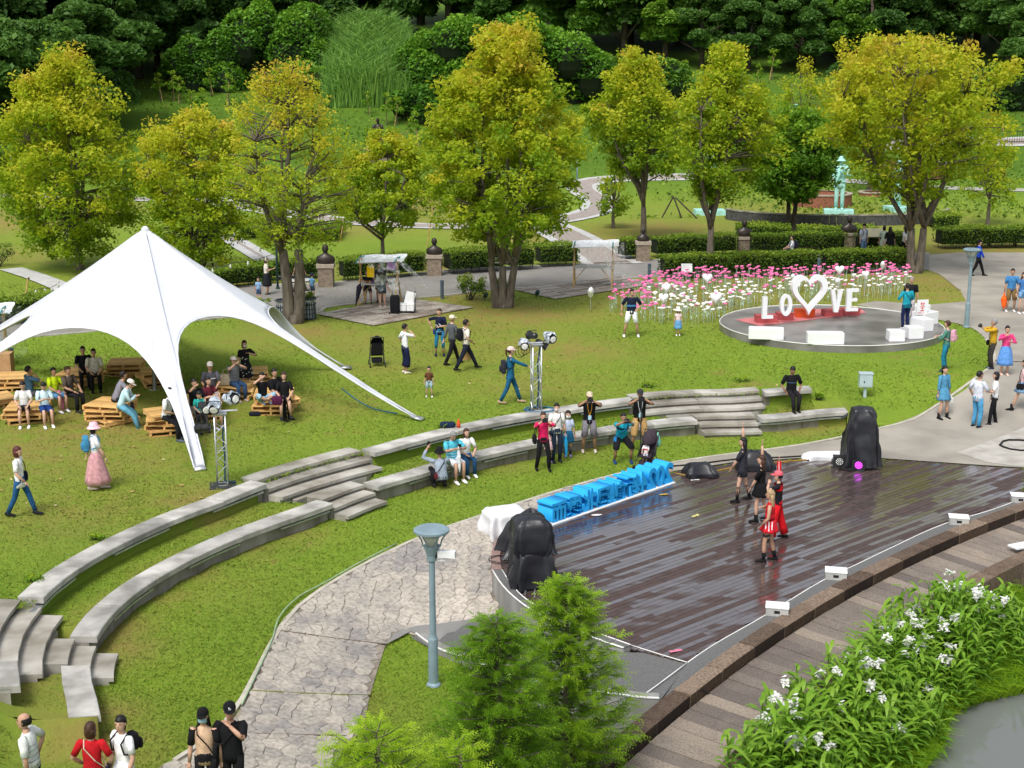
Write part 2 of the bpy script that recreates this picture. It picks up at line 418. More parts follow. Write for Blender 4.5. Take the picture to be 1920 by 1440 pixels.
# ---- material helpers for stones / deck
def rampmat(name,ramp,rough=.8,bump=.3,nscale=3.,amt=.45,spec=.3,bs=20,dark=.6):
    m,nt,N,L,b=nodes(name)
    at=N.new('ShaderNodeAttribute'); at.attribute_name='tone'
    tc=N.new('ShaderNodeNewGeometry')
    nz=N.new('ShaderNodeTexNoise'); nz.inputs['Scale'].default_value=nscale; nz.inputs['Detail'].default_value=7; nz.inputs['Roughness'].default_value=.65; L.new(tc.outputs['Position'],nz.inputs['Vector'])
    ad=N.new('ShaderNodeMath'); ad.operation='MULTIPLY_ADD'; L.new(nz.outputs['Fac'],ad.inputs[0]); ad.inputs[1].default_value=amt*2; 
    sb=N.new('ShaderNodeMath'); sb.operation='SUBTRACT'; L.new(at.outputs['Fac'],sb.inputs[0]); sb.inputs[1].default_value=amt; L.new(sb.outputs[0],ad.inputs[2])
    cr=N.new('ShaderNodeValToRGB'); e=cr.color_ramp.elements
    for i,c in enumerate(ramp):
        p=i/(len(ramp)-1)
        if i<2: e[i].position=p; e[i].color=(*c,1)
        else: q=e.new(p); q.color=(*c,1)
    L.new(ad.outputs[0],cr.inputs[0])
    n3=N.new('ShaderNodeTexNoise'); n3.inputs['Scale'].default_value=bs*.6; n3.inputs['Detail'].default_value=6; L.new(tc.outputs['Position'],n3.inputs['Vector'])
    mr=N.new('ShaderNodeMapRange'); mr.inputs[1].default_value=.3; mr.inputs[2].default_value=.6; mr.inputs[3].default_value=dark; mr.inputs[4].default_value=1.05; L.new(n3.outputs['Fac'],mr.inputs[0])
    mu=N.new('ShaderNodeVectorMath'); mu.operation='SCALE'; L.new(cr.outputs[0],mu.inputs[0]); L.new(mr.outputs[0],mu.inputs['Scale'])
    L.new(mu.outputs[0],b.inputs['Base Color']); b.inputs['Roughness'].default_value=rough; b.inputs['Specular IOR Level'].default_value=spec
    bp=N.new('ShaderNodeBump'); bp.inputs['Strength'].default_value=bump; bp.inputs['Distance'].default_value=.02; L.new(n3.outputs['Fac'],bp.inputs['Height']); L.new(bp.outputs[0],b.inputs['Normal'])
    return m
M_flag=rampmat('flagstone',[(.22,.21,.205),(.29,.27,.25),(.41,.37,.315),(.50,.45,.385)],.75,.35,1.6,.7)
M_mortar=mat('path_joint',(.22,.19,.15),.95,.3,3)
M_paver=rampmat('paver',[(.2,.16,.13),(.33,.28,.24),(.44,.4,.35)],.8,.3,1.5,.35)
M_road=mat('park_road',(.27,.255,.235),.85,.15,.6,bump=.3,col2=(.21,.2,.185),bs=12)
M_wet=mat('wet_concrete',(.17,.17,.165),.28,.25,.8,bump=.15,spec=.5,col2=(.26,.25,.23))
M_disc=mat('disc_concrete',(.13,.125,.118),.35,.25,.9,bump=.15,spec=.5,col2=(.25,.24,.225),bs=14)
M_whitepath=mat('pale_border',(.47,.47,.46),.85,.1,2)
M_brickpath=mat('brick_path',(.27,.225,.20),.85,.25,6,col2=(.36,.32,.29))
# ---- polygons of the walkable surfaces
LEFT_EDGE=[(230,1490),(303,1437),(350,1420),(400,1385),(444,1340),(467,1293),(500,1223),(532,1162),(587,1113),(667,1067),(743,1027),(833,990),(933,960),(982,942),(1032,925),(1090,907),(1148,893),(1177,886),(1265,866),(1294,862),(1373,852),(1466,841),(1590,822),(1645,805),(1702,787),(1748,767),(1811,731),(1850,696),(1866,677),(1860,652),(1823,616),(1763,601)]
W_edge=unp(LEFT_EDGE,FL)
W_edge=[tuple(p) for p in catmull([V2(p) for p in W_edge],.6)]
PATH_R=[(600,1490),(650,1395),(680,1373),(693,1307),(707,1260),(722,1213),(733,1197),(760,1187),(780,1193)]
W_pr=unp(PATH_R,base)
stage_left=unpz([(925,1062),(921,1040),(928,1015),(948,990),(975,970),(1011,955),(1120,923),(1265,884),(1373,868),(1527,858),(1650,860),(1840,873),(1920,878)],0)
Lw=[V2(p) for p in W_edge]
isplit=min(range(len(Lw)),key=lambda i:(Lw[i]-V2(gf(1177,886,FL)[:2])).length)
isp2=min(range(len(Lw)),key=lambda i:(Lw[i]-V2(gf(1763,601,FL)[:2])).length)
a_in=[V2(p) for p in stage_left]
pathpoly=[tuple(p) for p in Lw[:isplit+1]]+[tuple(a_in[7]),tuple(a_in[6]),tuple(a_in[5]),tuple(a_in[4]),tuple(a_in[3]),tuple(a_in[2]),tuple(a_in[1]),tuple(a_in[0]+Vector((.25,-1.8))),tuple(gf(950,1168,base)[:2])]+[tuple(p) for p in reversed(W_pr)]
base_path=sheet('paved_path',pathpoly,base,.012,M_mortar,.7)
HEX=.27
def hexstones(parent,poly,fn,size,name,mt,off,holes=None,stretch=1.,maxp=300,seed=1,tonef=None,key=None):
    rng=random.Random(seed); h=size*math.sqrt(3); J={}
    def jit(i,j,x,y):
        k=(round(x/size*2),round(y/size*4))
        if k not in J: J[k]=(x+rng.uniform(-.34,.34)*size,y+rng.uniform(-.34,.34)*size)
        return J[k]
    xs=[p[0] for p in poly];ys=[p[1] for p in poly]; cells=[]
    i0,i1=int(min(xs)/(1.5*size))-1,int(max(xs)/(1.5*size))+1
    cs=[]
    for i in range(i0,i1+1):
        for j in range(int(min(ys)/h)-1,int(max(ys)/h)+2):
            cs.append((i*1.5*size,j*h+(h/2 if i%2 else 0)))
    A=np.array(cs); k=inpoly(A[:,0],A[:,1],poly)
    for (cx,cy),ok in zip(cs,k):
        if not ok: continue
        vs=[jit(0,0,cx+size*math.cos(R(60*q)),cy+size*math.sin(R(60*q))) for q in range(6)]
        pv=np.array(vs); kin=inpoly(pv[:,0],pv[:,1],poly)
        c=Vector((sum(v[0] for v in vs)/6,sum(v[1] for v in vs)/6)); out=[]
        for v,kk in zip(vs,kin):
            v=Vector(v)
            if not kk:
                lo,hi=0.,1.
                for _ in range(6):
                    md=(lo+hi)/2; w=c.lerp(v,md)
                    if inpoly([w.x],[w.y],poly)[0]: lo=md
                    else: hi=md
                v=c.lerp(v,lo)
            d=(v-c); L_=d.length; out.append(c+d*max(0,(L_-.006)/max(L_,1e-6)))
        cells.append((c,out))
    key=key or (lambda c:c.y); cells.sort(key=lambda q:key(q[0]))
    rest=MB()
    for n,(c,out) in enumerate(cells):
        tone=tonef(c,rng) if tonef else rng.random(); dz=rng.uniform(-.004,.006)
        m=MB() if n<maxp else rest
        o_=[(p.x,p.y,fn(p.x,p.y)+off+dz) for p in out]; i_=[(c.x+(p.x-c.x)*.94,c.y+(p.y-c.y)*.94,fn(p.x,p.y)+off+dz+.009) for p in out]
        lo=[(p[0],p[1],p[2]-.02) for p in o_]
        m.rings([lo,o_,i_],(0,1),tone=tone)
        if n<maxp: m.build(name,mt,parent)
    if rest.v: tag(rest.build(name+'_field',mt,parent),kind='stuff')
hexstones(base_path,pathpoly,base,.185,'flagstone',M_flag,.028,tonef=lambda c,r:min(1,max(0,.62+.35*noise.noise((c.x*.5,c.y*.5,1))*1.5+r.uniform(-.16,.16))))
# plaza
pl=[tuple(p) for p in Lw[isplit:isp2+1]]+unp([(1605,572),(1640,565),(1740,572),(1812,566),(1800,545),(1762,515),(1735,505),(1742,478),(1800,474),(1990,474),(2150,560),(2150,900)],FL)+[tuple(a_in[k]) for k in range(12,6,-1)]
sheet('plaza',pl,FL,.02,M_plaza,1.)
for q in ([(1795,850),(1925,800),(2050,800),(2050,900),(1925,878),(1850,868)],):
    sheet('pale_apron',unp(q,FL),FL,.028,mat('apron',(.47,.45,.41),.8,.15,2,bump=.3,col2=(.34,.32,.28)),.8)
wp=unp([(690,1225),(722,1200),(770,1186),(840,1172),(930,1163),(950,1172),(985,1200),(1040,1240),(1110,1270)],base)
# park road behind the lawn
road_t=unp([(-60,590),(150,585),(360,548),(480,536),(600,533),(700,524),(850,507),(1000,500),(1120,495),(1240,488),(1330,484),(1500,478),(1742,476)],T)
road_b=unp([(-60,640),(150,625),(360,602),(470,592),(600,587),(620,575),(850,553),(900,545),(1000,540),(1160,523),(1240,519),(1330,512),(1500,507),(1742,507)],T)
road_t=[tuple(p) for p in catmull([V2(p) for p in road_t],2)]; road_b=[tuple(p) for p in catmull([V2(p) for p in road_b],2)]
sheet('park_road',road_t+list(reversed(road_b)),T,.03,M_road,1.5)
def kerb(name,P,fn,w,h,mt,off=0,seg=None):
    P=smooth(catmull([V2(p) for p in P],.8),1); rs=[]
    for i,p in enumerate(P):
        t=(P[min(i+1,len(P)-1)]-P[max(i-1,0)]).normalized(); n=Vector((-t.y,t.x)); z=fn(p.x,p.y)+off
        rs.append([(*(p+n*w/2),z-.1),(*(p-n*w/2),z-.1),(*(p-n*w/2),z+h),(*(p+n*w/2),z+h)])
    m=MB(); m.rings(rs); return struct(m.build(name,mt))
kerb('road_kerb',road_t,T,.22,.06,mat('kerb_stone',(.36,.34,.30),.85,.2,2))
kerb('road_kerb',road_b[:-4],T,.16,.045,MC['kerb_stone'])
kerb('path_kerb',W_edge[3:isp2-3:4],FL,.09,.04,mat('edge_stone',(.45,.42,.35),.85,.15,3))
# curving white path far back
def ribbon(nm,c,w,fn=T):
    P=smooth(catmull([V2(p) for p in unp(c,fn)],1.5),3); l=[];r=[];li=[];ri=[]
    for i,p in enumerate(P):
        t=(P[min(i+1,len(P)-1)]-P[max(i-1,0)]).normalized(); n=Vector((-t.y,t.x))
        l.append(tuple(p+n*w/2)); r.append(tuple(p-n*w/2)); li.append(tuple(p+n*(w/2-.55))); ri.append(tuple(p-n*(w/2-.55)))
    m=MB(); m.grid([[(*a,fn(*a)+.05),(*b,fn(*b)+.05)] for a,b in zip(l,r)]); struct(m.build(nm+'_border',M_whitepath))
    m=MB(); m.grid([[(*a,fn(*a)+.06),(*b,fn(*b)+.06)] for a,b in zip(li,ri)]); struct(m.build(nm,M_brickpath))
ribbon('winding_path',[(380,372),(480,392),(600,410),(720,422),(860,426),(960,424),(1060,412),(1120,396),(1128,378),(1098,360),(1085,346),(1110,338),(1190,334),(1330,332)],2.6)
ribbon('branch_path',[(1010,418),(1060,440),(1110,470),(1150,496)],3.0)
ribbon('garden_path',[(1560,338),(1660,345),(1780,354),(1950,358)],1.8)
ribbon('upper_path',[(1640,275),(1760,262),(1860,268),(1990,262)],3.)
ribbon('left_path',[(-60,368),(60,366),(160,372),(330,376)],2.4)
ribbon('gravel_path',[(20,505),(70,520),(130,545),(180,570)],1.1)
ribbon('side_path',[(420,440),(470,470),(520,500),(560,530)],1.3)
# patios beside the road
def patio(nm,q,nx,ny):
    P=[V2(p) for p in unp(q,T)]
    o=sheet(nm,[tuple(p) for p in P],T,.034,M_mortar,1.)
    rng=random.Random(5)
    for i in range(nx):
        for j in range(ny):
            def pt(u,v): return P[0].lerp(P[1],u).lerp(P[3].lerp(P[2],u),v)
            o2=.25/nx if j%2 else 0
            u0,u1=min(1,i/nx+o2),min(1,(i+1)/nx+o2); 
            if u1-u0<.01: continue
            e=.0015; c=[pt(u0+e,j/ny+e*3),pt(u1-e,j/ny+e*3),pt(u1-e,(j+1)/ny-e*3),pt(u0+e,(j+1)/ny-e*3)]
            z=T(c[0].x,c[0].y)+.04; m=MB(); dz=rng.uniform(0,.006)
            m.prism([tuple(p) for p in c] if (c[1]-c[0]).cross(c[2]-c[1])>0 else [tuple(p) for p in reversed(c)],z-.01,z+.012+dz,tone=rng.random(),bot=False); m.build('paving_slab',M_paver,o)
patio('patio',[(592,590),(700,612),(888,578),(760,560)],14,9)
patio('patio',[(965,545),(1040,562),(1235,533),(1160,520)],14,6)
# ---- grass blades
def grass_field():
    excl=[pathpoly,pl,[tuple(p) for p in stage_left]+unpz([(1920,905),(1889,946),(1604,1060),(1432,1156),(1289,1243),(1180,1215),(1020,1160),(953,1111)],0)]
    def mk(n,gen,zf,name,s0):
        X,Y=gen(n); k=np.ones(len(X),bool)
        for e in excl: k&=~inpoly(X,Y,e)
        rk=np.hypot(X-41.44,Y+4.26); k&=(rk>47.0)|(rk<0)
        k&=np.hypot(X-discC[0],Y-discC[1])>discR
        X,Y=X[k],Y[k]; Z=np.array([zf(a,b) for a,b in zip(X,Y)])
        k=Z>-90; X,Y,Z=X[k],Y[k],Z[k]; n=len(X)
        C=np.stack([X,Y,Z],1); dd=dirtat(C); k=RNG.random(n)>dd*.9; C=C[k]; n=len(C)
        d=np.hypot(C[:,0],C[:,1]); w=s0*(.005+.00035*d)*RNG.uniform(.7,1.4,n); h=(.010+.00055*d)*RNG.uniform(.5,1.6,n)
        an=RNG.uniform(0,2*np.pi,n); a=np.stack([np.cos(an),np.sin(an),np.zeros(n)],1)*w[:,None]
        ln=RNG.normal(0,1.3,(n,2))*h[:,None]; tip=C.copy(); tip[:,:2]+=ln; tip[:,2]+=h
        C[:,2]-=.006
        V=np.stack([C-a,C+a,tip],1).reshape(-1,3)
        me=npmesh(name,V,3,M_blade,RNG.random(n)); add_dirt(me); o=obj(name,me); o['kind']='stuff'; return o
    def g1(n):
        Y=1/RNG.uniform(1/43.,1/16.5,n); X=RNG.uniform(-.42,.42,n)*Y; return X,Y
    def z1(x,y):
        r,t=pol(x,y)
        return base(x,y) if r<rL(t)-.02 else (T(x,y) if (t>TL1+1 and r>rL(t)) else -99)
    tag(mk(260000,g1,z1,'lower_lawn_grass',1.0),'short bright green grass of the lower lawn inside the stone benches','grass')
    def z2(x,y):
        r,t=pol(x,y)
        return T(x,y) if r>rU(t)+.1 and t<TU1+1 else -99
    def g2(n):
        Y=1/RNG.uniform(1/62.,1/24.,n); X=RNG.uniform(-.42,.42,n)*Y; return X,Y
    tag(mk(240000,g2,z2,'upper_lawn_grass',1.0),'mown green grass of the upper lawn between benches and road','grass')
    def z3(x,y): 
        r,t=pol(x,y)
        return .4 if rL(t)+.48<r<rU(t)+.1 and TL0<t<TL1 and inU(t) and not instair(t,(r-rL(t))/(rU(t)-rL(t))) else -99
    def g3(n):
        t=RNG.uniform(TL0,TL1,n); a=np.interp(t,_lt,_lr); b=np.maximum(np.interp(t,_ut,_ur),a+1.2); r=a+(b-a)*RNG.random(n)
        return C0.x+r*np.cos(np.radians(t)),C0.y+r*np.sin(np.radians(t))
    tag(mk(26000,g3,z3,'terrace_grass',1.0),'narrow strip of green grass between the two curved stone benches','grass')
discC=gp(1563,612,.85+.1); discR=4.55
discC=(11.9,50.95); discR=4.1; discZ=1.06
# ================================================================ stone benches and steps (follow rL / rU around C0)
def P_at(t,r,z): return (C0.x+r*math.cos(R(t)),C0.y+r*math.sin(R(t)),z)
def th_of(px,z): return pol(*gp(px[0],px[1],z))[1]
def bench(label,rf,t0,t1,ztop,zfoot,depth=.5,seg=1.45,strip=True,grp='curved stone benches of the lawn theatre'):
    th=thing('stone_bench',label,'bench',P_at((t0+t1)/2,rf((t0+t1)/2),0),0,grp)
    inv=Matrix.Translation(th.location).inverted()
    L=abs(t1-t0)*math.pi/180*rf((t0+t1)/2); n=max(1,round(L/seg)); rng=random.Random(int(t0*7))
    for i in range(n):
        a=t0+(t1-t0)*i/n; b=t0+(t1-t0)*(i+1)/n; g=.006/rf(a)*57.3; m=MB(); rs=[]
        dz=rng.uniform(-.006,.006); dr=rng.uniform(-.008,.008)
        for k in range(4):
            t=a+g+(b-a-2*g)*k/3; r=rf(t)-.03+dr
            rs.append([P_at(t,r,ztop-.12+dz),P_at(t,r+depth,ztop-.12+dz),P_at(t,r+depth,ztop+dz),P_at(t,r+.015,ztop+dz),P_at(t,r,ztop-.015+dz)])
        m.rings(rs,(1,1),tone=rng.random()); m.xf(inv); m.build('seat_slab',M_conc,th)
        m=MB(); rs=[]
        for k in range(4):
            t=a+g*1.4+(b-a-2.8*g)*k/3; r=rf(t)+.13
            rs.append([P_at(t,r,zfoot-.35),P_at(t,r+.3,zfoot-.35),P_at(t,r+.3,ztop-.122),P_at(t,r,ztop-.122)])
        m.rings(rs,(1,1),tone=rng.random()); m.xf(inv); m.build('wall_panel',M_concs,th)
        if strip and (i%2==0 or n<3) and n>1:
            m=MB(); rs=[]
            for k in range(3):
                t=a+(b-a)*(.05+.9*k/2)*1.25; r=rf(t)+.02
                rs.append([P_at(t,r-.02,ztop-.21),P_at(t,r+.11,ztop-.21),P_at(t,r+.11,ztop-.15),P_at(t,r-.02,ztop-.165)])
            m.rings(rs); m.xf(inv); m.build('light_channel',M_metal,th)
    return th
def end(lst,i,z): return th_of(lst[i],z)
bench('short lower bench slab at the left front, curving down beside the seated-people lawn',rL,end(LOW_S,2,ZL),end(LOW_S,0,ZL),ZL,0,strip=False)
bench('long lower stone bench sweeping from the left-hand steps to the middle steps',rL,end(LOW_M,8,ZL),end(LOW_M,0,ZL),ZL,0)
bench('lower stone bench with the seated couple, right of the middle steps',rL,end(LOW_C,8,ZL),end(LOW_C,0,ZL),ZL,0)
bench('short lower bench at the far right end, behind the tall black covered speaker',rL,end(LOW_R,2,ZL),end(LOW_R,0,ZL),ZL,0)
bench('upper bench stub at the left edge of the picture below the steps',rU,end(UP_S,1,ZU),end(UP_S,0,ZU),ZU,.4,strip=False)
bench('long upper stone bench sweeping from the left-hand steps up to the light tower',rU,end(UP_M,7,ZU),end(UP_M,0,ZU),ZU,.4)
bench('long upper stone bench behind the photographers',rU,end(UP_C,6,ZU),end(UP_C,0,ZU),ZU,.4)
bench('short upper bench with the man in black sitting on it',rU,end(UP_R,2,ZU),end(UP_R,0,ZU),ZU,.4)
def stairs(label,tl0,tl1,tu0,tu1):
    th=thing('stone_stairs',label,'stairs',P_at((tl0+tl1)/2,rL((tl0+tl1)/2),0),0,'stone steps between the benches')
    inv=Matrix.Translation(th.location).inverted(); rng=random.Random(3)
    def slab(t0,t1,rfn,d,z0,z1,nm='step'):
        L=abs(t1-t0)/57.3*17; n=max(1,round(L/2.2))
        for i in range(n):
            a=t0+(t1-t0)*i/n;b=t0+(t1-t0)*(i+1)/n; rs=[]
            for k in range(5):
                t=a+(b-a)*(.004+.992*k/4); r=rfn(t); rs.append([P_at(t,r+.09,z0),P_at(t,r+d,z0),P_at(t,r+d,z1),P_at(t,r,z1),P_at(t,r,z1-.075),P_at(t,r+.09,z1-.075)])
            m=MB(); m.rings(rs,tone=rng.random()); m.xf(inv); m.build(nm,M_step,th)
    # lower flight
    slab(tl0,tl1,lambda t:rL(t)-.42,.44,-.4,.135); slab(tl0,tl1,lambda t:rL(t)-.02,.42,-.3,.272); slab(tl0,tl1,lambda t:rL(t)+.36,.5,-.2,.41,'landing_slab')
    # upper flight
    slab(tu0,tu1,lambda t:rU(t)-.42,.44,0,.545); slab(tu0,tu1,lambda t:rU(t)-.02,.42,.1,.69); slab(tu0,tu1,lambda t:rU(t)+.36,.5,.2,.84,'landing_slab')
    # platform between
    rng2=rng; n=5
    t0,t1=(tl0+tu0)/2,(tl1+tu1)/2
    for i in range(n):
        a=t0+(t1-t0)*i/n;b=t0+(t1-t0)*(i+1)/n; rs=[]
        for k in range(4):
            t=a+(b-a)*(.004+.992*k/3); rs.append([P_at(t,rL(t)+.864,.1),P_at(t,rU(t)-.424,.1),P_at(t,rU(t)-.424,.407),P_at(t,rL(t)+.864,.407)])
        m=MB(); m.rings(rs,tone=rng.random()); m.xf(inv); m.build('platform_slab',M_step,th)
g=.25
stairs('wet stone steps at the left edge of the picture',end(LOW_M,0,ZL)+g,end(LOW_S,2,ZL)-g,end(UP_M,0,ZU)+g,end(UP_S,1,ZU)-g)
stairs('middle stone steps beside the left light tower',end(LOW_C,0,ZL)+g,end(LOW_M,8,ZL)-g,end(UP_C,0,ZU)+g,end(UP_M,7,ZU)-g)
stairs('right stone steps between the photographers and the man in black',end(LOW_R,0,ZL)+g,end(LOW_C,8,ZL)-g,end(UP_R,0,ZU)+g,end(UP_C,6,ZU)-g)
# ================================================================ stage
FRONT_PX=[(2060,868),(1889,946),(1772,982),(1672,1027),(1604,1060),(1542,1089),(1432,1156),(1335,1211),(1289,1243)]
K=Vector((41.44,-4.26)); RLIP=46.51
front=unpz(FRONT_PX,0)
left_in=unpz([(1180,1215),(1120,1196),(1060,1168),(991,1128),(972,1112),(956,1093),(941,1069),(937,1045),(944,1020),(960,997),(985,975)],0)
back=unpz([(1011,957),(1120,923),(1265,884),(1373,868),(1527,858),(1650,860),(1840,873),(1990,884)],0)
deckpoly=front+left_in+back
sheet('stage_base',deckpoly,lambda x,y:0,-.045,mat('deck_shadow',(.02,.014,.012),.9),1.5)
stage=thing('wooden_stage','wet dark brown plank stage in the middle of the plaza','stage',(7,29,0))
# wet deck board material: the wetness itself varies board to board
m,nt,N,L,b=nodes('deck_board'); M_deck=m
at=N.new('ShaderNodeAttribute'); at.attribute_name='tone'
gpz=N.new('ShaderNodeNewGeometry')
mp=N.new('ShaderNodeMapping'); mp.inputs['Rotation'].default_value=(0,0,-0.55); mp.inputs['Scale'].default_value=(.35,1.3,1); L.new(gpz.outputs['Position'],mp.inputs[0])
n1=N.new('ShaderNodeTexNoise'); n1.inputs['Scale'].default_value=1.3; n1.inputs['Detail'].default_value=5; L.new(mp.outputs[0],n1.inputs['Vector'])
n2=N.new('ShaderNodeTexNoise'); n2.inputs['Scale'].default_value=.16; n2.inputs['Detail'].default_value=2; L.new(gpz.outputs['Position'],n2.inputs['Vector'])
s1=N.new('ShaderNodeMath'); s1.operation='MULTIPLY_ADD'; L.new(at.outputs['Fac'],s1.inputs[0]); s1.inputs[1].default_value=.62; L.new(n1.outputs['Fac'],s1.inputs[2])
s2=N.new('ShaderNodeMath'); s2.operation='MULTIPLY_ADD'; L.new(n2.outputs['Fac'],s2.inputs[0]); s2.inputs[1].default_value=.5; L.new(s1.outputs[0],s2.inputs[2])
mr=N.new('ShaderNodeMapRange'); mr.inputs[1].default_value=.93; mr.inputs[2].default_value=1.1; mr.inputs[3].default_value=.62; mr.inputs[4].default_value=.12; L.new(s2.outputs[0],mr.inputs[0])
L.new(mr.outputs[0],b.inputs['Roughness'])
mxs=N.new('ShaderNodeMapRange'); mxs.inputs[1].default_value=.6; mxs.inputs[2].default_value=.1; mxs.inputs[3].default_value=.28; mxs.inputs[4].default_value=1.0; L.new(mr.outputs[0],mxs.inputs[0]); L.new(mxs.outputs[0],b.inputs['Specular IOR Level'])
cw=N.new('ShaderNodeMapRange'); cw.inputs[1].default_value=.5; cw.inputs[2].default_value=.1; L.new(mr.outputs[0],cw.inputs[0]); L.new(cw.outputs[0],b.inputs['Coat Weight']); b.inputs['Coat Roughness'].default_value=.12; b.inputs['Coat IOR'].default_value=1.6
n3=N.new('ShaderNodeTexNoise'); n3.inputs['Scale'].default_value=5; L.new(gpz.outputs['Position'],n3.inputs['Vector'])
mx=N.new('ShaderNodeMix'); mx.data_type='RGBA'; mx.inputs[6].default_value=(.045,.030,.028,1); mx.inputs[7].default_value=(.10,.070,.062,1); L.new(n3.outputs['Fac'],mx.inputs[0]); L.new(mx.outputs[2],b.inputs['Base Color'])
gr=N.new('ShaderNodeMapping'); gr.inputs['Rotation'].default_value=(0,0,-0.55)
dv=(V2(gp(1480,1079))-V2(gp(1260,1163))); BA=math.atan2(dv.y,dv.x)
mp.inputs['Rotation'].default_value=(0,0,-BA); gr.inputs['Rotation'].default_value=(0,0,-BA); gr.inputs['Scale'].default_value=(.6,16,1)
L.new(gpz.outputs['Position'],gr.inputs[0]); n4=N.new('ShaderNodeTexNoise'); n4.inputs['Scale'].default_value=6; L.new(gr.outputs[0],n4.inputs['Vector'])
bp=N.new('ShaderNodeBump'); bp.inputs['Strength'].default_value=.12; bp.inputs['Distance'].default_value=.01; L.new(n4.outputs['Fac'],bp.inputs['Height']); L.new(bp.outputs[0],b.inputs['Normal'])
def deck():
    ca,sa=math.cos(BA),math.sin(BA)
    Q=[(p[0]*ca+p[1]*sa,-p[0]*sa+p[1]*ca) for p in deckpoly]; rng=random.Random(11); w=.142; bs=[]
    v=min(q[1] for q in Q)+.02
    while v<max(q[1] for q in Q):
        vc=v+w/2; xs=[]
        for (x1,y1),(x2,y2) in zip(Q,Q[1:]+Q[:1]):
            if (y1>vc)!=(y2>vc): xs.append(x1+(vc-y1)*(x2-x1)/(y2-y1))
        xs.sort()
        for a,e in zip(xs[::2],xs[1::2]):
            u=a-rng.uniform(0,3)
            while u<e:
                l=rng.choice([1.6,2.4,3.2,2.0]); s_,t_=max(u,a),min(u+l,e)
                if t_-s_>.05: bs.append((s_+.004,t_-.004,v+.006,v+w-.006,rng.random(),rng.uniform(-.002,.002)))
                u+=l
        v+=w
    bs.sort(key=lambda q:(q[0]*sa+q[2]*ca)); rest=MB()
    inv=Vector((-7,-29,0))
    for i,(a,e,y0,y1,t,dz) in enumerate(bs):
        m=MB() if i<300 else rest
        tl=rng.uniform(-.0014,.0014)
        c=[(a,y0),(e,y0),(e,y1),(a,y1)]; W_=[(x*ca-y*sa-7,x*sa+y*ca-29) for x,y in c]
        zs=[dz-tl,dz-tl,dz+tl,dz+tl]
        m.add([(x,y,-.035) for x,y in W_]+[(x,y,z) for (x,y),z in zip(W_,zs)],[(4,5,6,7),(0,1,5,4),(1,2,6,5),(2,3,7,6),(3,0,4,7)],tone=t)
        if i<300: m.build('deck_board',M_deck,stage)
    tag(rest.build('deck_boards_far',M_deck,stage),kind='stuff')
deck()
# rim of the stage on the left, pinkish granite then grey granite ramp parapet with white rail lines
M_rim=mat('pink_granite',(.26,.17,.15),.5,.2,25,bump=.1)
M_gran=mat('grey_granite',(.17,.17,.165),.55,.3,40,bump=.2,col2=(.09,.09,.088))
M_wallg=mat('rendered_wall',(.34,.34,.32),.9,.25,1.2,bump=.3,col2=(.17,.165,.15),stretch=(1,1,.25))
rim_o=[V2(p) for p in unpz([(1011,951),(985,965),(952,990),(930,1015),(921,1040),(923,1069)],0)]
rim_i=[V2(p) for p in unpz([(1011,957),(985,975),(960,997),(944,1020),(937,1045),(941,1069)],0)]
def band(name,o,i,z0,z1,mt,n=24,cat=None,label=None,parent=None,zf=None,kind=None):
    o=resample(smooth(catmull(o,.2),1),n); i=resample(smooth(catmull(i,.2),1),n); rs=[]
    for a,b_ in zip(o,i):
        za=(zf(a) if zf else z0)
        rs.append([(*a,za),(*b_,za),(*b_,z1),(*a,z1)])
    m=MB(); m.rings(rs); ob=m.build(name,mt,parent)
    if label: tag(ob,label,cat)
    if kind: ob['kind']=kind
    return ob
def inpar(o,parent): o.parent=parent; o.matrix_parent_inverse=Matrix.Translation(-parent.location); return o
inpar(band('stage_rim',rim_o,rim_i,-1.1,.02,M_rim),stage)
w_o=[V2(p) for p in unpz([(923,1069),(935,1089),(953,1111),(972,1127),(989,1140),(1014,1154),(1048,1173),(1091,1186),(1118,1199),(1169,1216)],0.05)]
w_i=[V2(p) for p in unpz([(941,1069),(956,1093),(972,1112),(991,1128),(1010,1139),(1032,1152),(1062,1167),(1097,1180),(1134,1193),(1182,1210)],0.05)]
inpar(band('stage_wall',[p for p in w_o],[p for p in w_i],-1.3,.03,M_wallg),stage)
inpar(band('wall_coping',w_o,w_i,.032,.06,M_gran),stage)
def line_tube(name,P,z,r,mt,parent=None,label=None,cat=None,group=None,n=5):
    P=smooth(catmull([V2(p) for p in P],.4),1); m=MB(); m.tube([(p.x,p.y,z if not callable(z) else z(p.x,p.y)) for p in P],r,n)
    o=m.build(name,mt,parent,smooth=True)
    if label: tag(o,label,cat,group)
    return o
M_line=mat('white_strip',(.75,.75,.73),.5,.05,4)
inpar(line_tube('edge_strip',w_o,.065,.018,M_line),stage); inpar(line_tube('edge_strip',w_i,.065,.012,M_line),stage)
# outer parapet of the ramp and the ramp surface
def rz(x,y): # ramp rises from the path to the stage level, left to right
    return -.62+.60*sm(-1.5,2.2,x)
r_o=[V2(gp(x,y,rz(*gp(x,y,-.3)))) for x,y in [(780,1193),(815,1219),(851,1232),(880,1240),(930,1262),(990,1283),(1060,1296),(1110,1302),(1185,1313),(1236,1316)]]
ramp_poly=[tuple(p) for p in r_o[1:]]+[tuple(gp(1289,1243)),tuple(gp(1207,1222))]+[tuple(p) for p in reversed(w_o[2:])]+[gf(938,1163,base)[:2],gf(850,1177,base)[:2],gf(760,1187,base)[:2]]
sheet('access_ramp',ramp_poly,rz,.0,M_gran,.5)
sheet('wet_slab',unp([(722,1213),(740,1192),(780,1178),(860,1168),(935,1160),(952,1166),(975,1190),(930,1200),(860,1212),(800,1200),(770,1188)],base),base,.055,M_wet,.4)
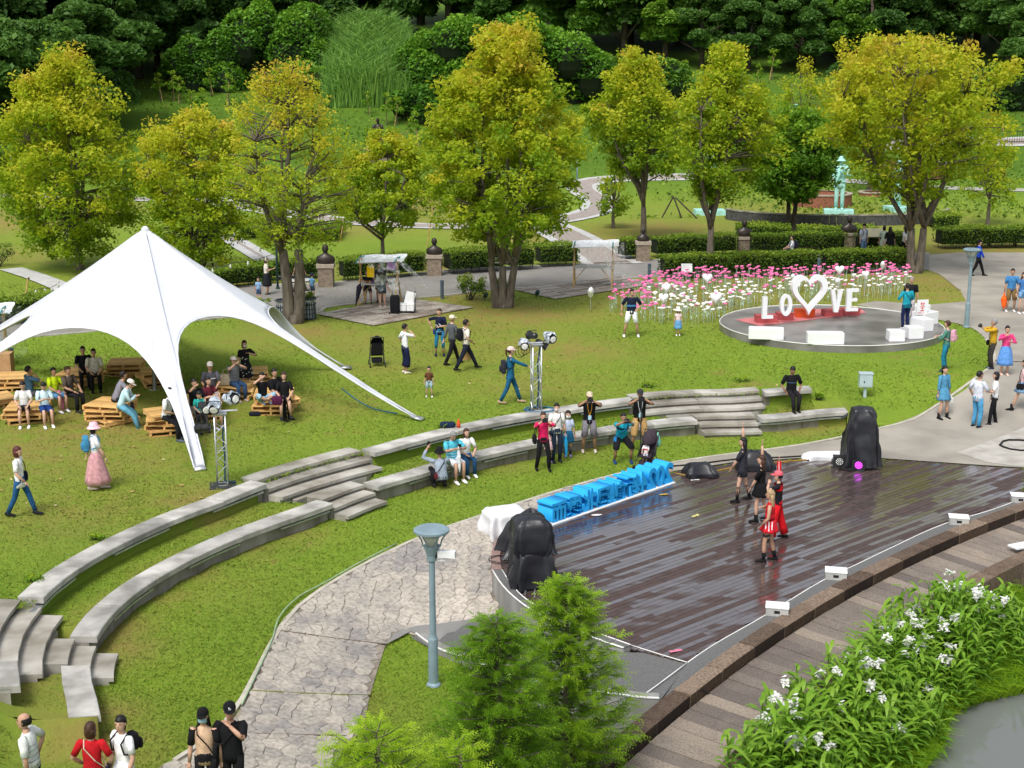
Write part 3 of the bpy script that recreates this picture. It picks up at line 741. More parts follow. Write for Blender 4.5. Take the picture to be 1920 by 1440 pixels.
def parapet():
    th=thing('ramp_wall','low rendered ramp wall curving below the lamp post','wall',(r_o[4].x,r_o[4].y,-.9))
    O=resample(smooth(catmull(r_o,.2),1),30); rs=[];cs=[]
    for i,p in enumerate(O):
        t=(O[min(i+1,29)]-O[max(i-1,0)]).normalized(); n=Vector((t.y,-t.x)); z=rz(p.x,p.y)+.06
        rs.append([(*(p+n*.0),-1.9),(*(p-n*.22),-1.9),(*(p-n*.22),z),(*(p+n*.0),z)])
        cs.append((p.x+n.x*.0,p.y+n.y*.0,z+.01))
    m=MB(); m.rings(rs); inpar(m.build('wall_body',M_wallg),th)
    m=MB(); m.tube(cs,.018,5); inpar(m.build('edge_strip',M_line),th)
parapet()
# granite band between deck and kerb, then kerb blocks, walkway planks, outer kerb
def angK(p): return math.atan2(p[1]-K.y,p[0]-K.x)
bpoly=front[:]+[gp(1289,1243)]
ba0=angK(gp(1127,1440)); ba1=angK(gp(2060,905))
inner_arc=[(K.x+(RLIP+.34)*math.cos(a),K.y+(RLIP+.34)*math.sin(a)) for a in np.linspace(angK(gp(1210,1345)),angK(gp(1990,915)),40)]
inner_arc.sort(key=lambda p:-angK(p))
fr=sorted(front,key=lambda p:-angK(p))
gpoly=[gp(1238,1318)]+[p for p in inner_arc]+list(reversed(fr))
sheet('granite_band',gpoly,lambda x,y:0,.004,M_gran,.7)
stage_line=line_tube('edge_strip',fr,.008,.012,M_line); inpar(stage_line,stage)
inpar(line_tube('edge_strip',[gp(1289,1243),gp(1248,1274),gp(1207,1304)],.01,.012,M_line),stage)
inpar(line_tube('edge_strip',[gp(1182,1210),gp(1235,1227),gp(1289,1243)],.01,.010,M_line),stage)
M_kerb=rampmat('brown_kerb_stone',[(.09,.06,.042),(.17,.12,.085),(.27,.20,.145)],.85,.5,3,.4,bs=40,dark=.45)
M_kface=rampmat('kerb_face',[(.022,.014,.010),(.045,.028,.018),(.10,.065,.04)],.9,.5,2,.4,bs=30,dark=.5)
M_walk=rampmat('walkway_slab',[(.15,.125,.108),(.215,.18,.15),(.32,.265,.21)],.75,.5,2.2,.5,bs=45,dark=.6)
M_walk.node_tree.nodes['Principled BSDF'].inputs['Roughness'].default_value=.6
walk=thing('boardwalk','curved brown slab walkway with raised kerbs between stage and pond','boardwalk',(8,26,-.3))
a0,a1=ba0+.12,ba1-.02
rng=random.Random(4); n=int((a0-a1)*46.6/1.22); 
for i in range(n):
    A=a0+(a1-a0)*(i+.011)/n; B=a0+(a1-a0)*(i+.989)/n; rs=[]
    dz=rng.uniform(-.008,.008)
    for k in range(4):
        a=A+(B-A)*k/3; c,s=math.cos(a),math.sin(a)
        rs.append([(K.x+r*c,K.y+r*s,z+dz) for r,z in ((RLIP+.32,-.4),(RLIP,-.4),(RLIP-.01,.03),(RLIP+.02,.05),(RLIP+.32,.05))])
    m=MB(); m.rings(rs,tone=rng.random())
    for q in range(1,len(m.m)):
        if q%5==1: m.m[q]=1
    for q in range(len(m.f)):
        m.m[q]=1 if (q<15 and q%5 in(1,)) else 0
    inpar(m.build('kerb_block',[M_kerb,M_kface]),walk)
rs=[]
for k in range(90):
    a=a0+(a1-a0)*k/89; c,s=math.cos(a),math.sin(a); rs.append([(K.x+r*c,K.y+r*s,z) for r,z in ((RLIP+.30,-.3),(RLIP+.012,-.3),(RLIP+.012,.03),(RLIP+.30,.03))])
m=MB(); m.rings(rs); inpar(m.build('mortar_bed',mat('cream_mortar',(.42,.36,.25),.9,.25,5)),walk)
ROUT=45.12; n=int((a0-a1)*46/.36)
for i in range(n):
    A=a0+(a1-a0)*(i+.02)/n; B=a0+(a1-a0)*(i+.98)/n; rs=[]; dz=rng.uniform(-.006,.006)
    m=MB(); z=-.18+dz
    q=[(K.x+r*math.cos(a),K.y+r*math.sin(a)) for a,r in ((A,RLIP-.03),(B,RLIP-.03),(B+.004,ROUT-.2),(A+.004,ROUT-.2))]
    m.prism(q if (V2(q[1])-V2(q[0])).cross(V2(q[2])-V2(q[1]))>0 else q[::-1],z-.1,z,tone=rng.random()); inpar(m.build('walkway_slab',M_walk),walk)
n=int((a0-a1)*45/1.2)
for i in range(n):
    A=a0+(a1-a0)*(i+.008)/n; B=a0+(a1-a0)*(i+.992)/n; rs=[]
    for k in range(4):
        a=A+(B-A)*k/3; c,s=math.cos(a),math.sin(a)
        rs.append([(K.x+r*c,K.y+r*s,z) for r,z in ((ROUT,-.62),(ROUT-.38,-.62),(ROUT-.38,-.06),(ROUT,-.06))])
    m=MB(); m.rings(rs,tone=rng.random()); inpar(m.build('outer_kerb_block',M_kerb),walk)
    for row in range(2):
        rs=[]; 
        for k in range(3):
            a=A+(B-A)*k/2+row*.005; c,s=math.cos(a),math.sin(a); rr=rng.uniform(-.02,.02)
            rs.append([(K.x+(r+rr)*c,K.y+(r+rr)*s,z) for r,z in ((ROUT,-.84-row*.21),(ROUT-.28+row*.08,-.84-row*.21),(ROUT-.28+row*.08,-.64-row*.21),(ROUT,-.64-row*.21))])
        m=MB(); m.rings(rs,tone=rng.random()); inpar(m.build('facing_stone',M_kerb),walk)
for i in range(0,14):
    a=a1+(a0-a1)*i/14; m=MB(); m.box((K.x+(ROUT-.4)*math.cos(a),K.y+(ROUT-.4)*math.sin(a),-1.5),(.4,.4,1.3),a); inpar(m.build('pier',M_wallg),walk)
# pond
m,nt,N,L,b=nodes('pond_water'); M_water=m; b.inputs['Base Color'].default_value=(.15,.16,.15,1); b.inputs['Roughness'].default_value=.04; b.inputs['IOR'].default_value=1.45
tcw=N.new('ShaderNodeNewGeometry'); nw=N.new('ShaderNodeTexNoise'); nw.inputs['Scale'].default_value=1.8; nw.inputs['Detail'].default_value=3; L.new(tcw.outputs['Position'],nw.inputs['Vector'])
bw=N.new('ShaderNodeBump'); bw.inputs['Strength'].default_value=.05; bw.inputs['Distance'].default_value=.05; L.new(nw.outputs['Fac'],bw.inputs['Height']); L.new(bw.outputs[0],b.inputs['Normal'])
m=MB(); m.add([(3,4,-1.3),(60,4,-1.3),(60,36,-1.3),(3,36,-1.3)],[(0,1,2,3)]); struct(m.build('pond_water',M_water))
m=MB(); m.add([(-200,-60,-3.2),(400,-60,-3.2),(400,420,-3.2),(-200,420,-3.2)],[(0,1,2,3)]); struct(m.build('bedrock_ground',M_grass))
# ================================================================ love disc
disc=thing('round_platform','round wet concrete platform that carries the white LOVE letters','platform',(discC[0],discC[1],.8))
m=MB(); m.lathe([(discR,-.5),(discR,.26),(discR-.03,.26)],n=72); m.build('platform_slab',M_disc,disc)
m=MB(); rs=[]
for k in range(73):
    a=2*math.pi*k/72; rs.append((discR*math.cos(a),discR*math.sin(a),.262))
m.tube(rs,.016,4); m.build('edge_strip',M_line,disc)
grass_field()
# ================================================================ vegetation
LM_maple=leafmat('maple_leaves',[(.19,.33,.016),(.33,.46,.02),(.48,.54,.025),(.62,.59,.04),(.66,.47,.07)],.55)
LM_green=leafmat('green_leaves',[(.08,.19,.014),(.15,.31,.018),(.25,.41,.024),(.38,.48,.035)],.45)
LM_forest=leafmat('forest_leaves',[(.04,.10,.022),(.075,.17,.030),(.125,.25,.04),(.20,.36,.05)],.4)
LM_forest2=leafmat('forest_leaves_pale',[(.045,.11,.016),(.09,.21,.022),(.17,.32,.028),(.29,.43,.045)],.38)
LM_vine=leafmat('vine_leaves',[(.045,.13,.014),(.10,.25,.02),(.18,.37,.026),(.28,.47,.04)],.38)
LM_hedge=leafmat('hedge_leaves',[(.04,.09,.012),(.085,.165,.016),(.17,.275,.022),(.34,.43,.04)],.35)
LM_cyp=leafmat('cypress_needles',[(.10,.22,.014),(.18,.35,.018),(.30,.48,.022),(.44,.60,.035)],.5)
LM_lily=leafmat('lily_leaves',[(.06,.15,.014),(.12,.27,.022),(.20,.38,.03),(.33,.50,.06)],.4,.42)
LM_reed=leafmat('reed_leaves',[(.07,.17,.025),(.14,.30,.04),(.27,.46,.08)],.4)
LM_petal=leafmat('white_petals',[(.72,.74,.68),(.85,.85,.82)],.25)
def limb(m,p0,p1,r0,r1,bend=.15,n=5,seg=6,rng=random):
    P=[];off=Vector((rng.uniform(-1,1),rng.uniform(-1,1),rng.uniform(.0,.8)))*bend*(p1-p0).length
    for k in range(n+1):
        t=k/n; P.append(p0.lerp(p1,t)+off*math.sin(math.pi*t)*.5)
    m.tube(P,[r0+(r1-r0)*(k/n) for k in range(n+1)],seg)
    return P
def crown(name,mt,root,cl,nl,lsz,cr,top,bot,hue=(0.,.6),yb=.3,spread=.3,seed=0,tonefn=None,flat=.75):
    """cl: clump centres array; nl leaves each; cr clump radius; hue: tone low..high with height"""
    rng=np.random.default_rng(seed); n=len(cl); nl=max(6,int(nl*.82)); C=np.repeat(cl,nl,0); N_=len(C)
    d=rng.normal(size=(N_,3)); d/=np.linalg.norm(d,axis=1)[:,None]; rr=rng.random(N_)**.45
    crs=np.repeat(rng.uniform(.5,1.15,n)*cr,nl)[:,None]
    off=d*rr[:,None]*crs; off[:,2]*=flat; C=C+off
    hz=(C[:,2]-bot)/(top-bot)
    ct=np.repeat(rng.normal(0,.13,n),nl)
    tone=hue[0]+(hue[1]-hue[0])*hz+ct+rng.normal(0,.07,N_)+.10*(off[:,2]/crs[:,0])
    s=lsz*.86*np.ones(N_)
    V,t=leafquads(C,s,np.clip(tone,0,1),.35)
    me=npmesh(name,V,4,mt,t); return obj(name,me,root)
def tree(label,loc,H,prof,rad,nclump=150,nl=110,lsz=.13,cr=.5,bark=None,lm=None,hue=(.15,.6),trunkr=.16,fork=.2,nlimb=6,seed=1,nm='maple_tree',group=None,multi=1,sq=1.0,lean=(0,0),bare=False,cat='tree'):
    """prof: list of (height fraction, radius fraction) for the crown envelope; fork: height fraction of first fork"""
    rng=random.Random(seed); root=thing(nm,label,cat,loc,rng.uniform(0,6.28) if False else 0,group)
    hs=[p[0] for p in prof]; rs=[p[1] for p in prof]; cl=[]
    lum=[(rng.uniform(0,6.28),rng.uniform(hs[0],hs[-1]),rng.uniform(.55,1.28)) for _ in range(18)]
    while len(cl)<nclump:
        h=rng.uniform(hs[0],hs[-1]); er=np.interp(h,hs,rs)
        if rng.random()>er**1.2+.12: continue
        a=rng.uniform(0,6.28); q=rng.random()**.36; lo_=(h-hs[0])/(hs[-1]-hs[0])
        if lo_<.22 and q<.62-1.6*lo_: continue
        lb=1.
        for la,lh,lv in lum:
            da=abs((a-la+math.pi)%(2*math.pi)-math.pi)
            if da<.7 and abs(h-lh)<.13: lb=lv
        r=er*rad*q*lb
        cl.append((r*math.cos(a)+lean[0]*h,r*math.sin(a)*sq+lean[1]*h,h*H))
    base_n=len(cl)
    for k in range(int(nclump*.12)):
        h=rng.uniform(hs[0]+.35*(hs[-1]-hs[0]),hs[-1]*.97); er=np.interp(h,hs,rs)*rad*rng.uniform(.55,1.0); a=rng.uniform(0,6.28)
        for j in range(3): cl.append((er*(1+.05*j)*math.cos(a)+lean[0]*h,er*(1+.05*j)*math.sin(a)*sq+lean[1]*h,min(h*H+.32*j*rng.uniform(.7,1.2),H*1.03)))
    cl=np.array(cl)
    m=MB(); fz=fork*H; mt=bark or M_bark
    tops=[]
    for k in range(multi):
        b0=Vector(((k-(multi-1)/2)*trunkr*1.5,0,-.2)); p1=Vector(((k-(multi-1)/2)*trunkr*(3 if multi>1 else 1),0,fz))
        limb(m,b0,p1,trunkr*1.25,trunkr*.85,.05,4,8,rng); tops.append(p1)
    m.tube([(0,0,-.1),(0,0,.12),(0,0,.4)],[trunkr*1.7,trunkr*1.35,trunkr*1.1],8)
    mains=[]
    for k in range(nlimb):
        a=2*math.pi*k/nlimb+rng.uniform(-.4,.4); hh=rng.uniform(.5,.85)*(hs[-1]); er=np.interp(hh,hs,rs)*rad*rng.uniform(.35,.8)
        if k==0: er*=.15; hh=hs[-1]*.95
        e=Vector((er*math.cos(a)+lean[0]*hh,er*math.sin(a)*sq+lean[1]*hh,hh*H)); s=tops[k%multi]+Vector((0,0,rng.uniform(-.1,.35)*fz))
        off=Vector((math.cos(a),math.sin(a),0))*er*.35
        P=[]
        for q in range(8):
            t=q/7; P.append(s.lerp(e,t)+off*math.sin(math.pi*t)*.6+Vector((rng.uniform(-1,1),rng.uniform(-1,1),0))*.06*(t*(1-t)*4))
        r0=trunkr*.6; m.tube(P,[r0*(1-t/7)**.8+.02 for t in range(8)],6); mains.append(P)
    allp=[(p,i) for P in mains for i,p in enumerate(P) if i>0]
    for c in (cl if len(cl)<320 else cl[:320]):
        c=Vector(c); best=min(allp,key=lambda q:(q[0]-c).length+max(0,q[0].z-c.z+.2)*2)
        if (best[0]-c).length<rad*1.2: limb(m,best[0],c,.035*(trunkr/.16)**.5,.009,.12,3,4,rng)
    m.build('trunk',mt,root,smooth=True)
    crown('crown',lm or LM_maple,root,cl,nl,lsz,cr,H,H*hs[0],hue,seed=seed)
    return root
def at(px,py): 
    X,Y,z=gf(px,py,T); return (X,Y,z-.05)
def Hof(loc,ypx): return zat(960,ypx,loc[1])[1]-loc[2]
EGG=[(.27,.6),(.34,.9),(.45,1),(.57,.96),(.7,.8),(.8,.64),(.9,.45),(.97,.25),(1,.08)]
RND=[(.3,.4),(.4,.85),(.55,1),(.7,.97),(.85,.72),(.95,.4),(1,.15)]
def T_(label,bx,by,ytop,xl,xr,prof=EGG,yb=None,**k):
    loc=at(bx,by); H=Hof(loc,ytop); zc=loc[1]*math.cos(CP)+5*math.sin(CP); rad=(xr-xl)/2/CF*zc*1.0
    k.setdefault('lean',(((xl+xr)/2-bx)/CF*zc,0))
    return tree(label,loc,H,prof,rad,**k)
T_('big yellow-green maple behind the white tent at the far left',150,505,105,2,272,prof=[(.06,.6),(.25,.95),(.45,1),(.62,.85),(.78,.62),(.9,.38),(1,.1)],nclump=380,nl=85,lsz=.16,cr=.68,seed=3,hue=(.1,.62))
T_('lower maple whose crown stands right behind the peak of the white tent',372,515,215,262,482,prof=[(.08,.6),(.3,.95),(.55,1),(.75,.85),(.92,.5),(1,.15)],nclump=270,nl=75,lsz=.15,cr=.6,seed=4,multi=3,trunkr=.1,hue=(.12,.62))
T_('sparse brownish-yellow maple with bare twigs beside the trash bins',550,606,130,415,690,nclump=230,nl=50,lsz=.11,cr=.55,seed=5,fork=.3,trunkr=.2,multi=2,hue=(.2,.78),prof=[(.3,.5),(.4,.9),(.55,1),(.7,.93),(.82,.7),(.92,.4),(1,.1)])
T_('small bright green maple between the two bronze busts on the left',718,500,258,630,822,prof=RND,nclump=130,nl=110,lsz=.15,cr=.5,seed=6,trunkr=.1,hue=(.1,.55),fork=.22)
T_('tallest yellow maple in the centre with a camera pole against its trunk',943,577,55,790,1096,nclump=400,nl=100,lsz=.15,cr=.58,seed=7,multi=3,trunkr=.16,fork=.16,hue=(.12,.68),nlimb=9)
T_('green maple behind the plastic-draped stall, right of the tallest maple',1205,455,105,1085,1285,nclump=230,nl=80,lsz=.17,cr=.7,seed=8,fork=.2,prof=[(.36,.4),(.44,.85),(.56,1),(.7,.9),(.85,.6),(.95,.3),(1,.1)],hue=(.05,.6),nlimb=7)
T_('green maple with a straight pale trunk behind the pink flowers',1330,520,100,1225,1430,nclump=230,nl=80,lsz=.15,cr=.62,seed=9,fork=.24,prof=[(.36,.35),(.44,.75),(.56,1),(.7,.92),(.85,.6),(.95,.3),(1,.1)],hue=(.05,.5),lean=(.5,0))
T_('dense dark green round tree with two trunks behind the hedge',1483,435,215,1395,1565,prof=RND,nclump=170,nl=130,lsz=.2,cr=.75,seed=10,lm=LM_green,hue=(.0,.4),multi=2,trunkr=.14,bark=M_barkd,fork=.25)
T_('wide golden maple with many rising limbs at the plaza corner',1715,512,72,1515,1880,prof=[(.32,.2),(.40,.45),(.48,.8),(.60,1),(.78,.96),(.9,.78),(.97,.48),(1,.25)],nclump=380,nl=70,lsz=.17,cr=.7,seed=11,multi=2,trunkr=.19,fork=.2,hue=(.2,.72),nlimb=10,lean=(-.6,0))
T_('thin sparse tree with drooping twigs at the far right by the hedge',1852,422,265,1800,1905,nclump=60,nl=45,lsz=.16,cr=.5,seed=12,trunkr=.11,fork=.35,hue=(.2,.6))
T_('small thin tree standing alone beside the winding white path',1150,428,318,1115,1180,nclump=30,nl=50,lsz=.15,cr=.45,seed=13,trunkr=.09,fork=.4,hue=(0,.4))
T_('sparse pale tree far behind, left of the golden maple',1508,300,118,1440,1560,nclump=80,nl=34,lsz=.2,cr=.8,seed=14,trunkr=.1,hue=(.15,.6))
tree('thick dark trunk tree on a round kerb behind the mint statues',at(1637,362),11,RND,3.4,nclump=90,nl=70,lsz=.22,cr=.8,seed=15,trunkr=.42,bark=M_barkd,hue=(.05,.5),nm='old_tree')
# saplings on bamboo stakes on the hill lawn
sap0=None
for i,(x,y,h) in enumerate([(300,190,70),(325,190,55),(338,195,65),(360,215,60),(382,228,65),(395,180,60),(410,160,55),(430,200,60),(450,165,60),(665,195,60),(690,215,60),(725,235,60),(745,235,55),(690,290,60),(780,275,55),(1390,160,50),(1420,165,50),(1448,150,55),(1880,245,60),(1285,160,55),(560,220,50),(600,240,50)]):
    loc=at(x,y)
    if sap0 is None:
        sap0=thing('sapling','thin young tree tied to a bamboo stake on the grassy hill','sapling',loc,0,'staked saplings on the grassy hill')
        m=MB(); m.tube([(0,0,-.2),(.05,0,1.4),(0,0,2.6)],[.045,.03,.012],5); m.build('trunk',M_bark,sap0)
        m=MB(); m.tube([(.3,0,-.2),(-.05,0,2.0)],.035,5); m.build('stake',M_pole,sap0)
        cl=np.array([(random.uniform(-.5,.5),random.uniform(-.5,.5),random.uniform(1.2,2.7)) for _ in range(16)]); crown('crown',LM_green,sap0,cl,26,.17,.3,2.8,1,(.2,.7),seed=2)
    else: copy_tree(sap0,loc,i*1.3,scale=.8+.4*((i*37)%10)/10)
# ---- forest: crown types shared by many individual trees
def forest_mesh(nm,lm,R_,H_,nlobe,nl,lsz,seed,hue=(.1,.6)):
    rng=np.random.default_rng(seed); rr=random.Random(seed); C=[];T0=[]
    for i in range(nlobe):
        a=rr.uniform(0,6.28); h=rr.uniform(.12,1); r=R_*(math.sin(math.pi*(.12+.8*h))**.8)*rr.uniform(.35,.95)
        c=np.array((r*math.cos(a),r*math.sin(a),H_*h)); lr=rr.uniform(.11,.36)*R_
        d=rng.normal(size=(nl,3)); d/=np.linalg.norm(d,axis=1)[:,None]; d[:,2]=np.where(d[:,2]<-.3,-d[:,2],d[:,2])
        q=rng.uniform(.72,1.05,nl)[:,None]
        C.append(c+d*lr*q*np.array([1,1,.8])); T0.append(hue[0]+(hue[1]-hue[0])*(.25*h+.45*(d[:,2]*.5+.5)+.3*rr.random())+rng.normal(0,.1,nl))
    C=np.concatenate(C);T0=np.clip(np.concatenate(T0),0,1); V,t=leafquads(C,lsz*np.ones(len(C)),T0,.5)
    return npmesh('forest_crown',V,4,lm,t)
def ftrunk(seed,H_,r=.28):
    rr=random.Random(seed); m=MB(); m.tube([(0,0,-1.5),(.1,0,H_*.4),(rr.uniform(-.5,.5),0,H_*.85)],[r*1.2,r,r*.4],7)
    for k in range(6):
        a=rr.uniform(0,6.28); z=H_*rr.uniform(.2,.5); limb(m,Vector((0,0,z)),Vector((math.cos(a)*H_*.35,math.sin(a)*H_*.35,z+H_*rr.uniform(.15,.35))),r*.45,.05,.1,4,5,rr)
    return m.mesh('forest_trunk',M_barkd,True)
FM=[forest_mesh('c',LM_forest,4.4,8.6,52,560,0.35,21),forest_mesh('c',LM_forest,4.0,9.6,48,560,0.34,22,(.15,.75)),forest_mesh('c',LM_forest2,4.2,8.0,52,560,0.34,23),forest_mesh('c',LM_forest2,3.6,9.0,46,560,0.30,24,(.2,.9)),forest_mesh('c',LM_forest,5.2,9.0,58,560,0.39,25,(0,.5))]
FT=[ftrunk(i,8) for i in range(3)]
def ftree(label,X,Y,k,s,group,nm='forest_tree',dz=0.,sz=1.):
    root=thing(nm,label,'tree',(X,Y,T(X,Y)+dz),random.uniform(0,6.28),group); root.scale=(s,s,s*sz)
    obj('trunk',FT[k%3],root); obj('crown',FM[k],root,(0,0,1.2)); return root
rng=random.Random(99)
def row(Y0,x0,x1,step,kinds,label,group,s=(1,1.3),jit=3,dz=0.,sz=1.):
    x=x0
    while x<x1:
        X=(x-960)/CF*Y0*1.02; ftree(label,X,Y0+rng.uniform(-jit,jit),rng.choice(kinds),rng.uniform(*s),group,dz=dz,sz=sz); x+=step*rng.uniform(.8,1.2)
LD='dark evergreen tree at the left edge of the forest, overhanging the grassy hill'
LB='tall dark tree in the deep forest along the top of the picture'
LR='rounded dark green tree of the forest edge behind the mint statues'
LQ='paler green rounded tree among the dark forest crowns'
# left dark block reaches down the slope
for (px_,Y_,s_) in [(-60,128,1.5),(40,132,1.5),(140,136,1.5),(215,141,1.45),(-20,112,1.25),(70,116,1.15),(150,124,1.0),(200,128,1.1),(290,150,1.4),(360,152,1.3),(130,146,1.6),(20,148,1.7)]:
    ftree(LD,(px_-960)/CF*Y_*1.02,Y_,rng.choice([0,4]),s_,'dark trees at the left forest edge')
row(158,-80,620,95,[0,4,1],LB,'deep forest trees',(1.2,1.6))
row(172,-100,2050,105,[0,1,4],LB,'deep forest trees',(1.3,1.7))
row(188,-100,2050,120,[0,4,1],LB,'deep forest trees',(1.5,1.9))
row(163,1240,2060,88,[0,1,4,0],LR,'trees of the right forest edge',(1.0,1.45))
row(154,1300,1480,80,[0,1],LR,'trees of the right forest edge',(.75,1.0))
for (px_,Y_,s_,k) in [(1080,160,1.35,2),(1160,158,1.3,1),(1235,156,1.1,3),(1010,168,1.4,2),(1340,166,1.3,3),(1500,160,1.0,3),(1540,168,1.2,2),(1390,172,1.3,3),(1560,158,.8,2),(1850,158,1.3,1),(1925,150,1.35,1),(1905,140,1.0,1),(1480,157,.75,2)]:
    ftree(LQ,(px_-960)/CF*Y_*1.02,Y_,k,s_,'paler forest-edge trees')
# vine covered mounds
def mound(label,px_,py_,w,h,dep,Y0,seed,dens=5200,lm=LM_vine,lsz=.30,hue=(.1,.85),nm='vine_thicket'):
    rngn=np.random.default_rng(seed); X0=(px_-960)/CF*Y0*1.02; z0=T(X0,Y0)
    root=thing(nm,label,'thicket',(X0,Y0,z0)); rr=random.Random(seed); C=[];TT=[];m=MB()
    for i in range(14):
        c=Vector((rr.uniform(-.75,.75)*w,rr.uniform(-.5,.5)*dep,rr.uniform(.0,.62)*h)); r=Vector((rr.uniform(.28,.5)*w,rr.uniform(.4,.6)*dep,rr.uniform(.3,.42)*h))
        m.ell(c,r*.72,10,6); n=int(dens*1.7)//14
        d=rngn.normal(size=(n,3)); d/=np.linalg.norm(d,axis=1)[:,None]; d[:,2]=np.abs(d[:,2])
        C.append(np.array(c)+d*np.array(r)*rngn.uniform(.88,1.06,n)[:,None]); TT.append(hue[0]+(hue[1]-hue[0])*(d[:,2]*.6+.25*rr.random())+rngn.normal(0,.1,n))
    V,t=leafquads(np.concatenate(C),lsz*np.ones(sum(map(len,C))),np.clip(np.concatenate(TT),0,1),.6)
    obj('leaves',npmesh('leaves',V,4,lm,t),root); m.build('core_lobes',mat('thicket_core',(.012,.022,.008),1,.2,2),root); return root  # solid near-black ellipsoids fill the mound under its leaves
mound('bright vine-draped mound on the slope left of the tall grass',540,100,5.6,8.5,4,148,31,dens=8000)
mound('dark vine hollow with big leaves above the hill lawn',420,120,4.6,6.5,3,145,32,hue=(.0,.6))
mound('vine-covered mound in front of the pale trees, right of the tall grass',850,110,5.2,8.5,4,140,33,dens=8000)
mound('second vine-covered mound joining behind the tallest maple',1010,120,7.0,8.5,5,137,34,dens=8000)
mound('dark round bush at the foot of the vine mound on the hill lawn',787,205,2.4,3.6,2,131,35,dens=1800,hue=(0,.5))
mound('low bush tangle along the forest foot behind the saplings',600,140,6,3.2,2.5,142,36,dens=3000)
mound('shrub line along the foot of the forest, centre right',1150,150,7,4,3,141,37,dens=4500,lm=LM_forest2)
mound('leafy undergrowth at the forest foot, far right',1880,190,6,5,3,140,38,dens=4500,lm=LM_forest)
mound('leafy undergrowth below the forest behind the golden maple',1650,170,8,4,3,145,39,dens=4500,lm=LM_forest)
# tall silver grass patch
def reeds():
    n=11000; rngn=np.random.default_rng(5)
    px_=rngn.uniform(628,770,n); Yr=rngn.uniform(136,158,n); X=(px_-960)/CF*Yr*1.02+rngn.normal(0,.4,n)
    Z=np.array([T(a,b) for a,b in zip(X,Yr)])+(Yr-136)*.10
    Z=Z+rngn.normal(0,.3,n); h=rngn.uniform(2.0,4.8,n)*(.45+.55*np.sin(np.pi*np.clip((px_-612)/175,0,1))); an=rngn.uniform(0,6.28,n); w=.05; dx=np.cos(an)*h*.45; dy=np.sin(an)*h*.3
    b=np.stack([X,Yr,Z],1); s=np.stack([np.ones(n)*w,np.zeros(n),np.zeros(n)],1)
    m1=b+np.stack([dx*.25,dy*.25,h*.75],1); t1=b+np.stack([dx,dy,h*.9],1)
    V=np.concatenate([np.stack([b-s,b+s,m1+s,m1-s],1),np.stack([m1-s,m1+s,t1+s*.1,t1-s*.1],1)]).reshape(-1,3)
    o=obj('silver_grass',npmesh('silver_grass',V,4,LM_reed,np.tile(np.clip(rngn.normal(.45,.25,n),0,1),2)))
    tag(o,'patch of tall silver grass on the slope between two vine mounds','tall grass',kind='stuff')
reeds()
def meadow():
    n=26000; rn=np.random.default_rng(17); Y=rn.uniform(88,150,n); X=rn.uniform(-.42,.42,n)*Y; d=np.array([noise.noise((a*.09,b*.09,0)) for a,b in zip(X,Y)]); k=d+rn.normal(0,.12,n)>.02; X,Y=X[k],Y[k]
    Z=np.array([T(a,b) for a,b in zip(X,Y)]); n=len(X); C=np.stack([X,Y,Z+.10],1); V,t=leafquads(C,.19*np.ones(n),np.clip(rn.normal(.5,.25,n),0,1),.5)
    tag(obj('meadow_tufts',npmesh('meadow_tufts',V,4,LM_hedge,t)),'tufts of longer grass scattered over the rising meadow','grass',kind='stuff')
meadow()
# big taro leaf clump
for (px_,py_,lab) in [(478,70,'cluster of upright pale banana-like leaves in the dark hollow'),(385,98,'giant drooping round leaf plant above the left hill lawn')]:
    Y0=150; X0=(px_-960)/CF*Y0*1.02; z0=zat(px_,py_+25,Y0)[1]; th=thing('giant_leaf_plant',lab,'plant',(X0,Y0-3,z0)); 
    for k in range(6):
        a=rng.uniform(-1.3,1.3); l=rng.uniform(1.6,2.6); m=MB(); rows=[]
        for i in range(6):
            t=i/5; w=.5*math.sin(math.pi*(.08+.9*t)); c=Vector((math.sin(a)*l*t,-.5*t,math.cos(a)*l*t-.6*t*t)); s=Vector((math.cos(a),0,-math.sin(a)))*w
            rows.append([c-s,c+Vector((0,.08,0)),c+s])
        m.grid(rows,tone=rng.uniform(.4,1)); m.build('leaf',LM_vine,th)
    m=MB(); m.tube([(0,.3,-2.5),(0,0,.2)],.12,6); m.build('stem',M_barkd,th)
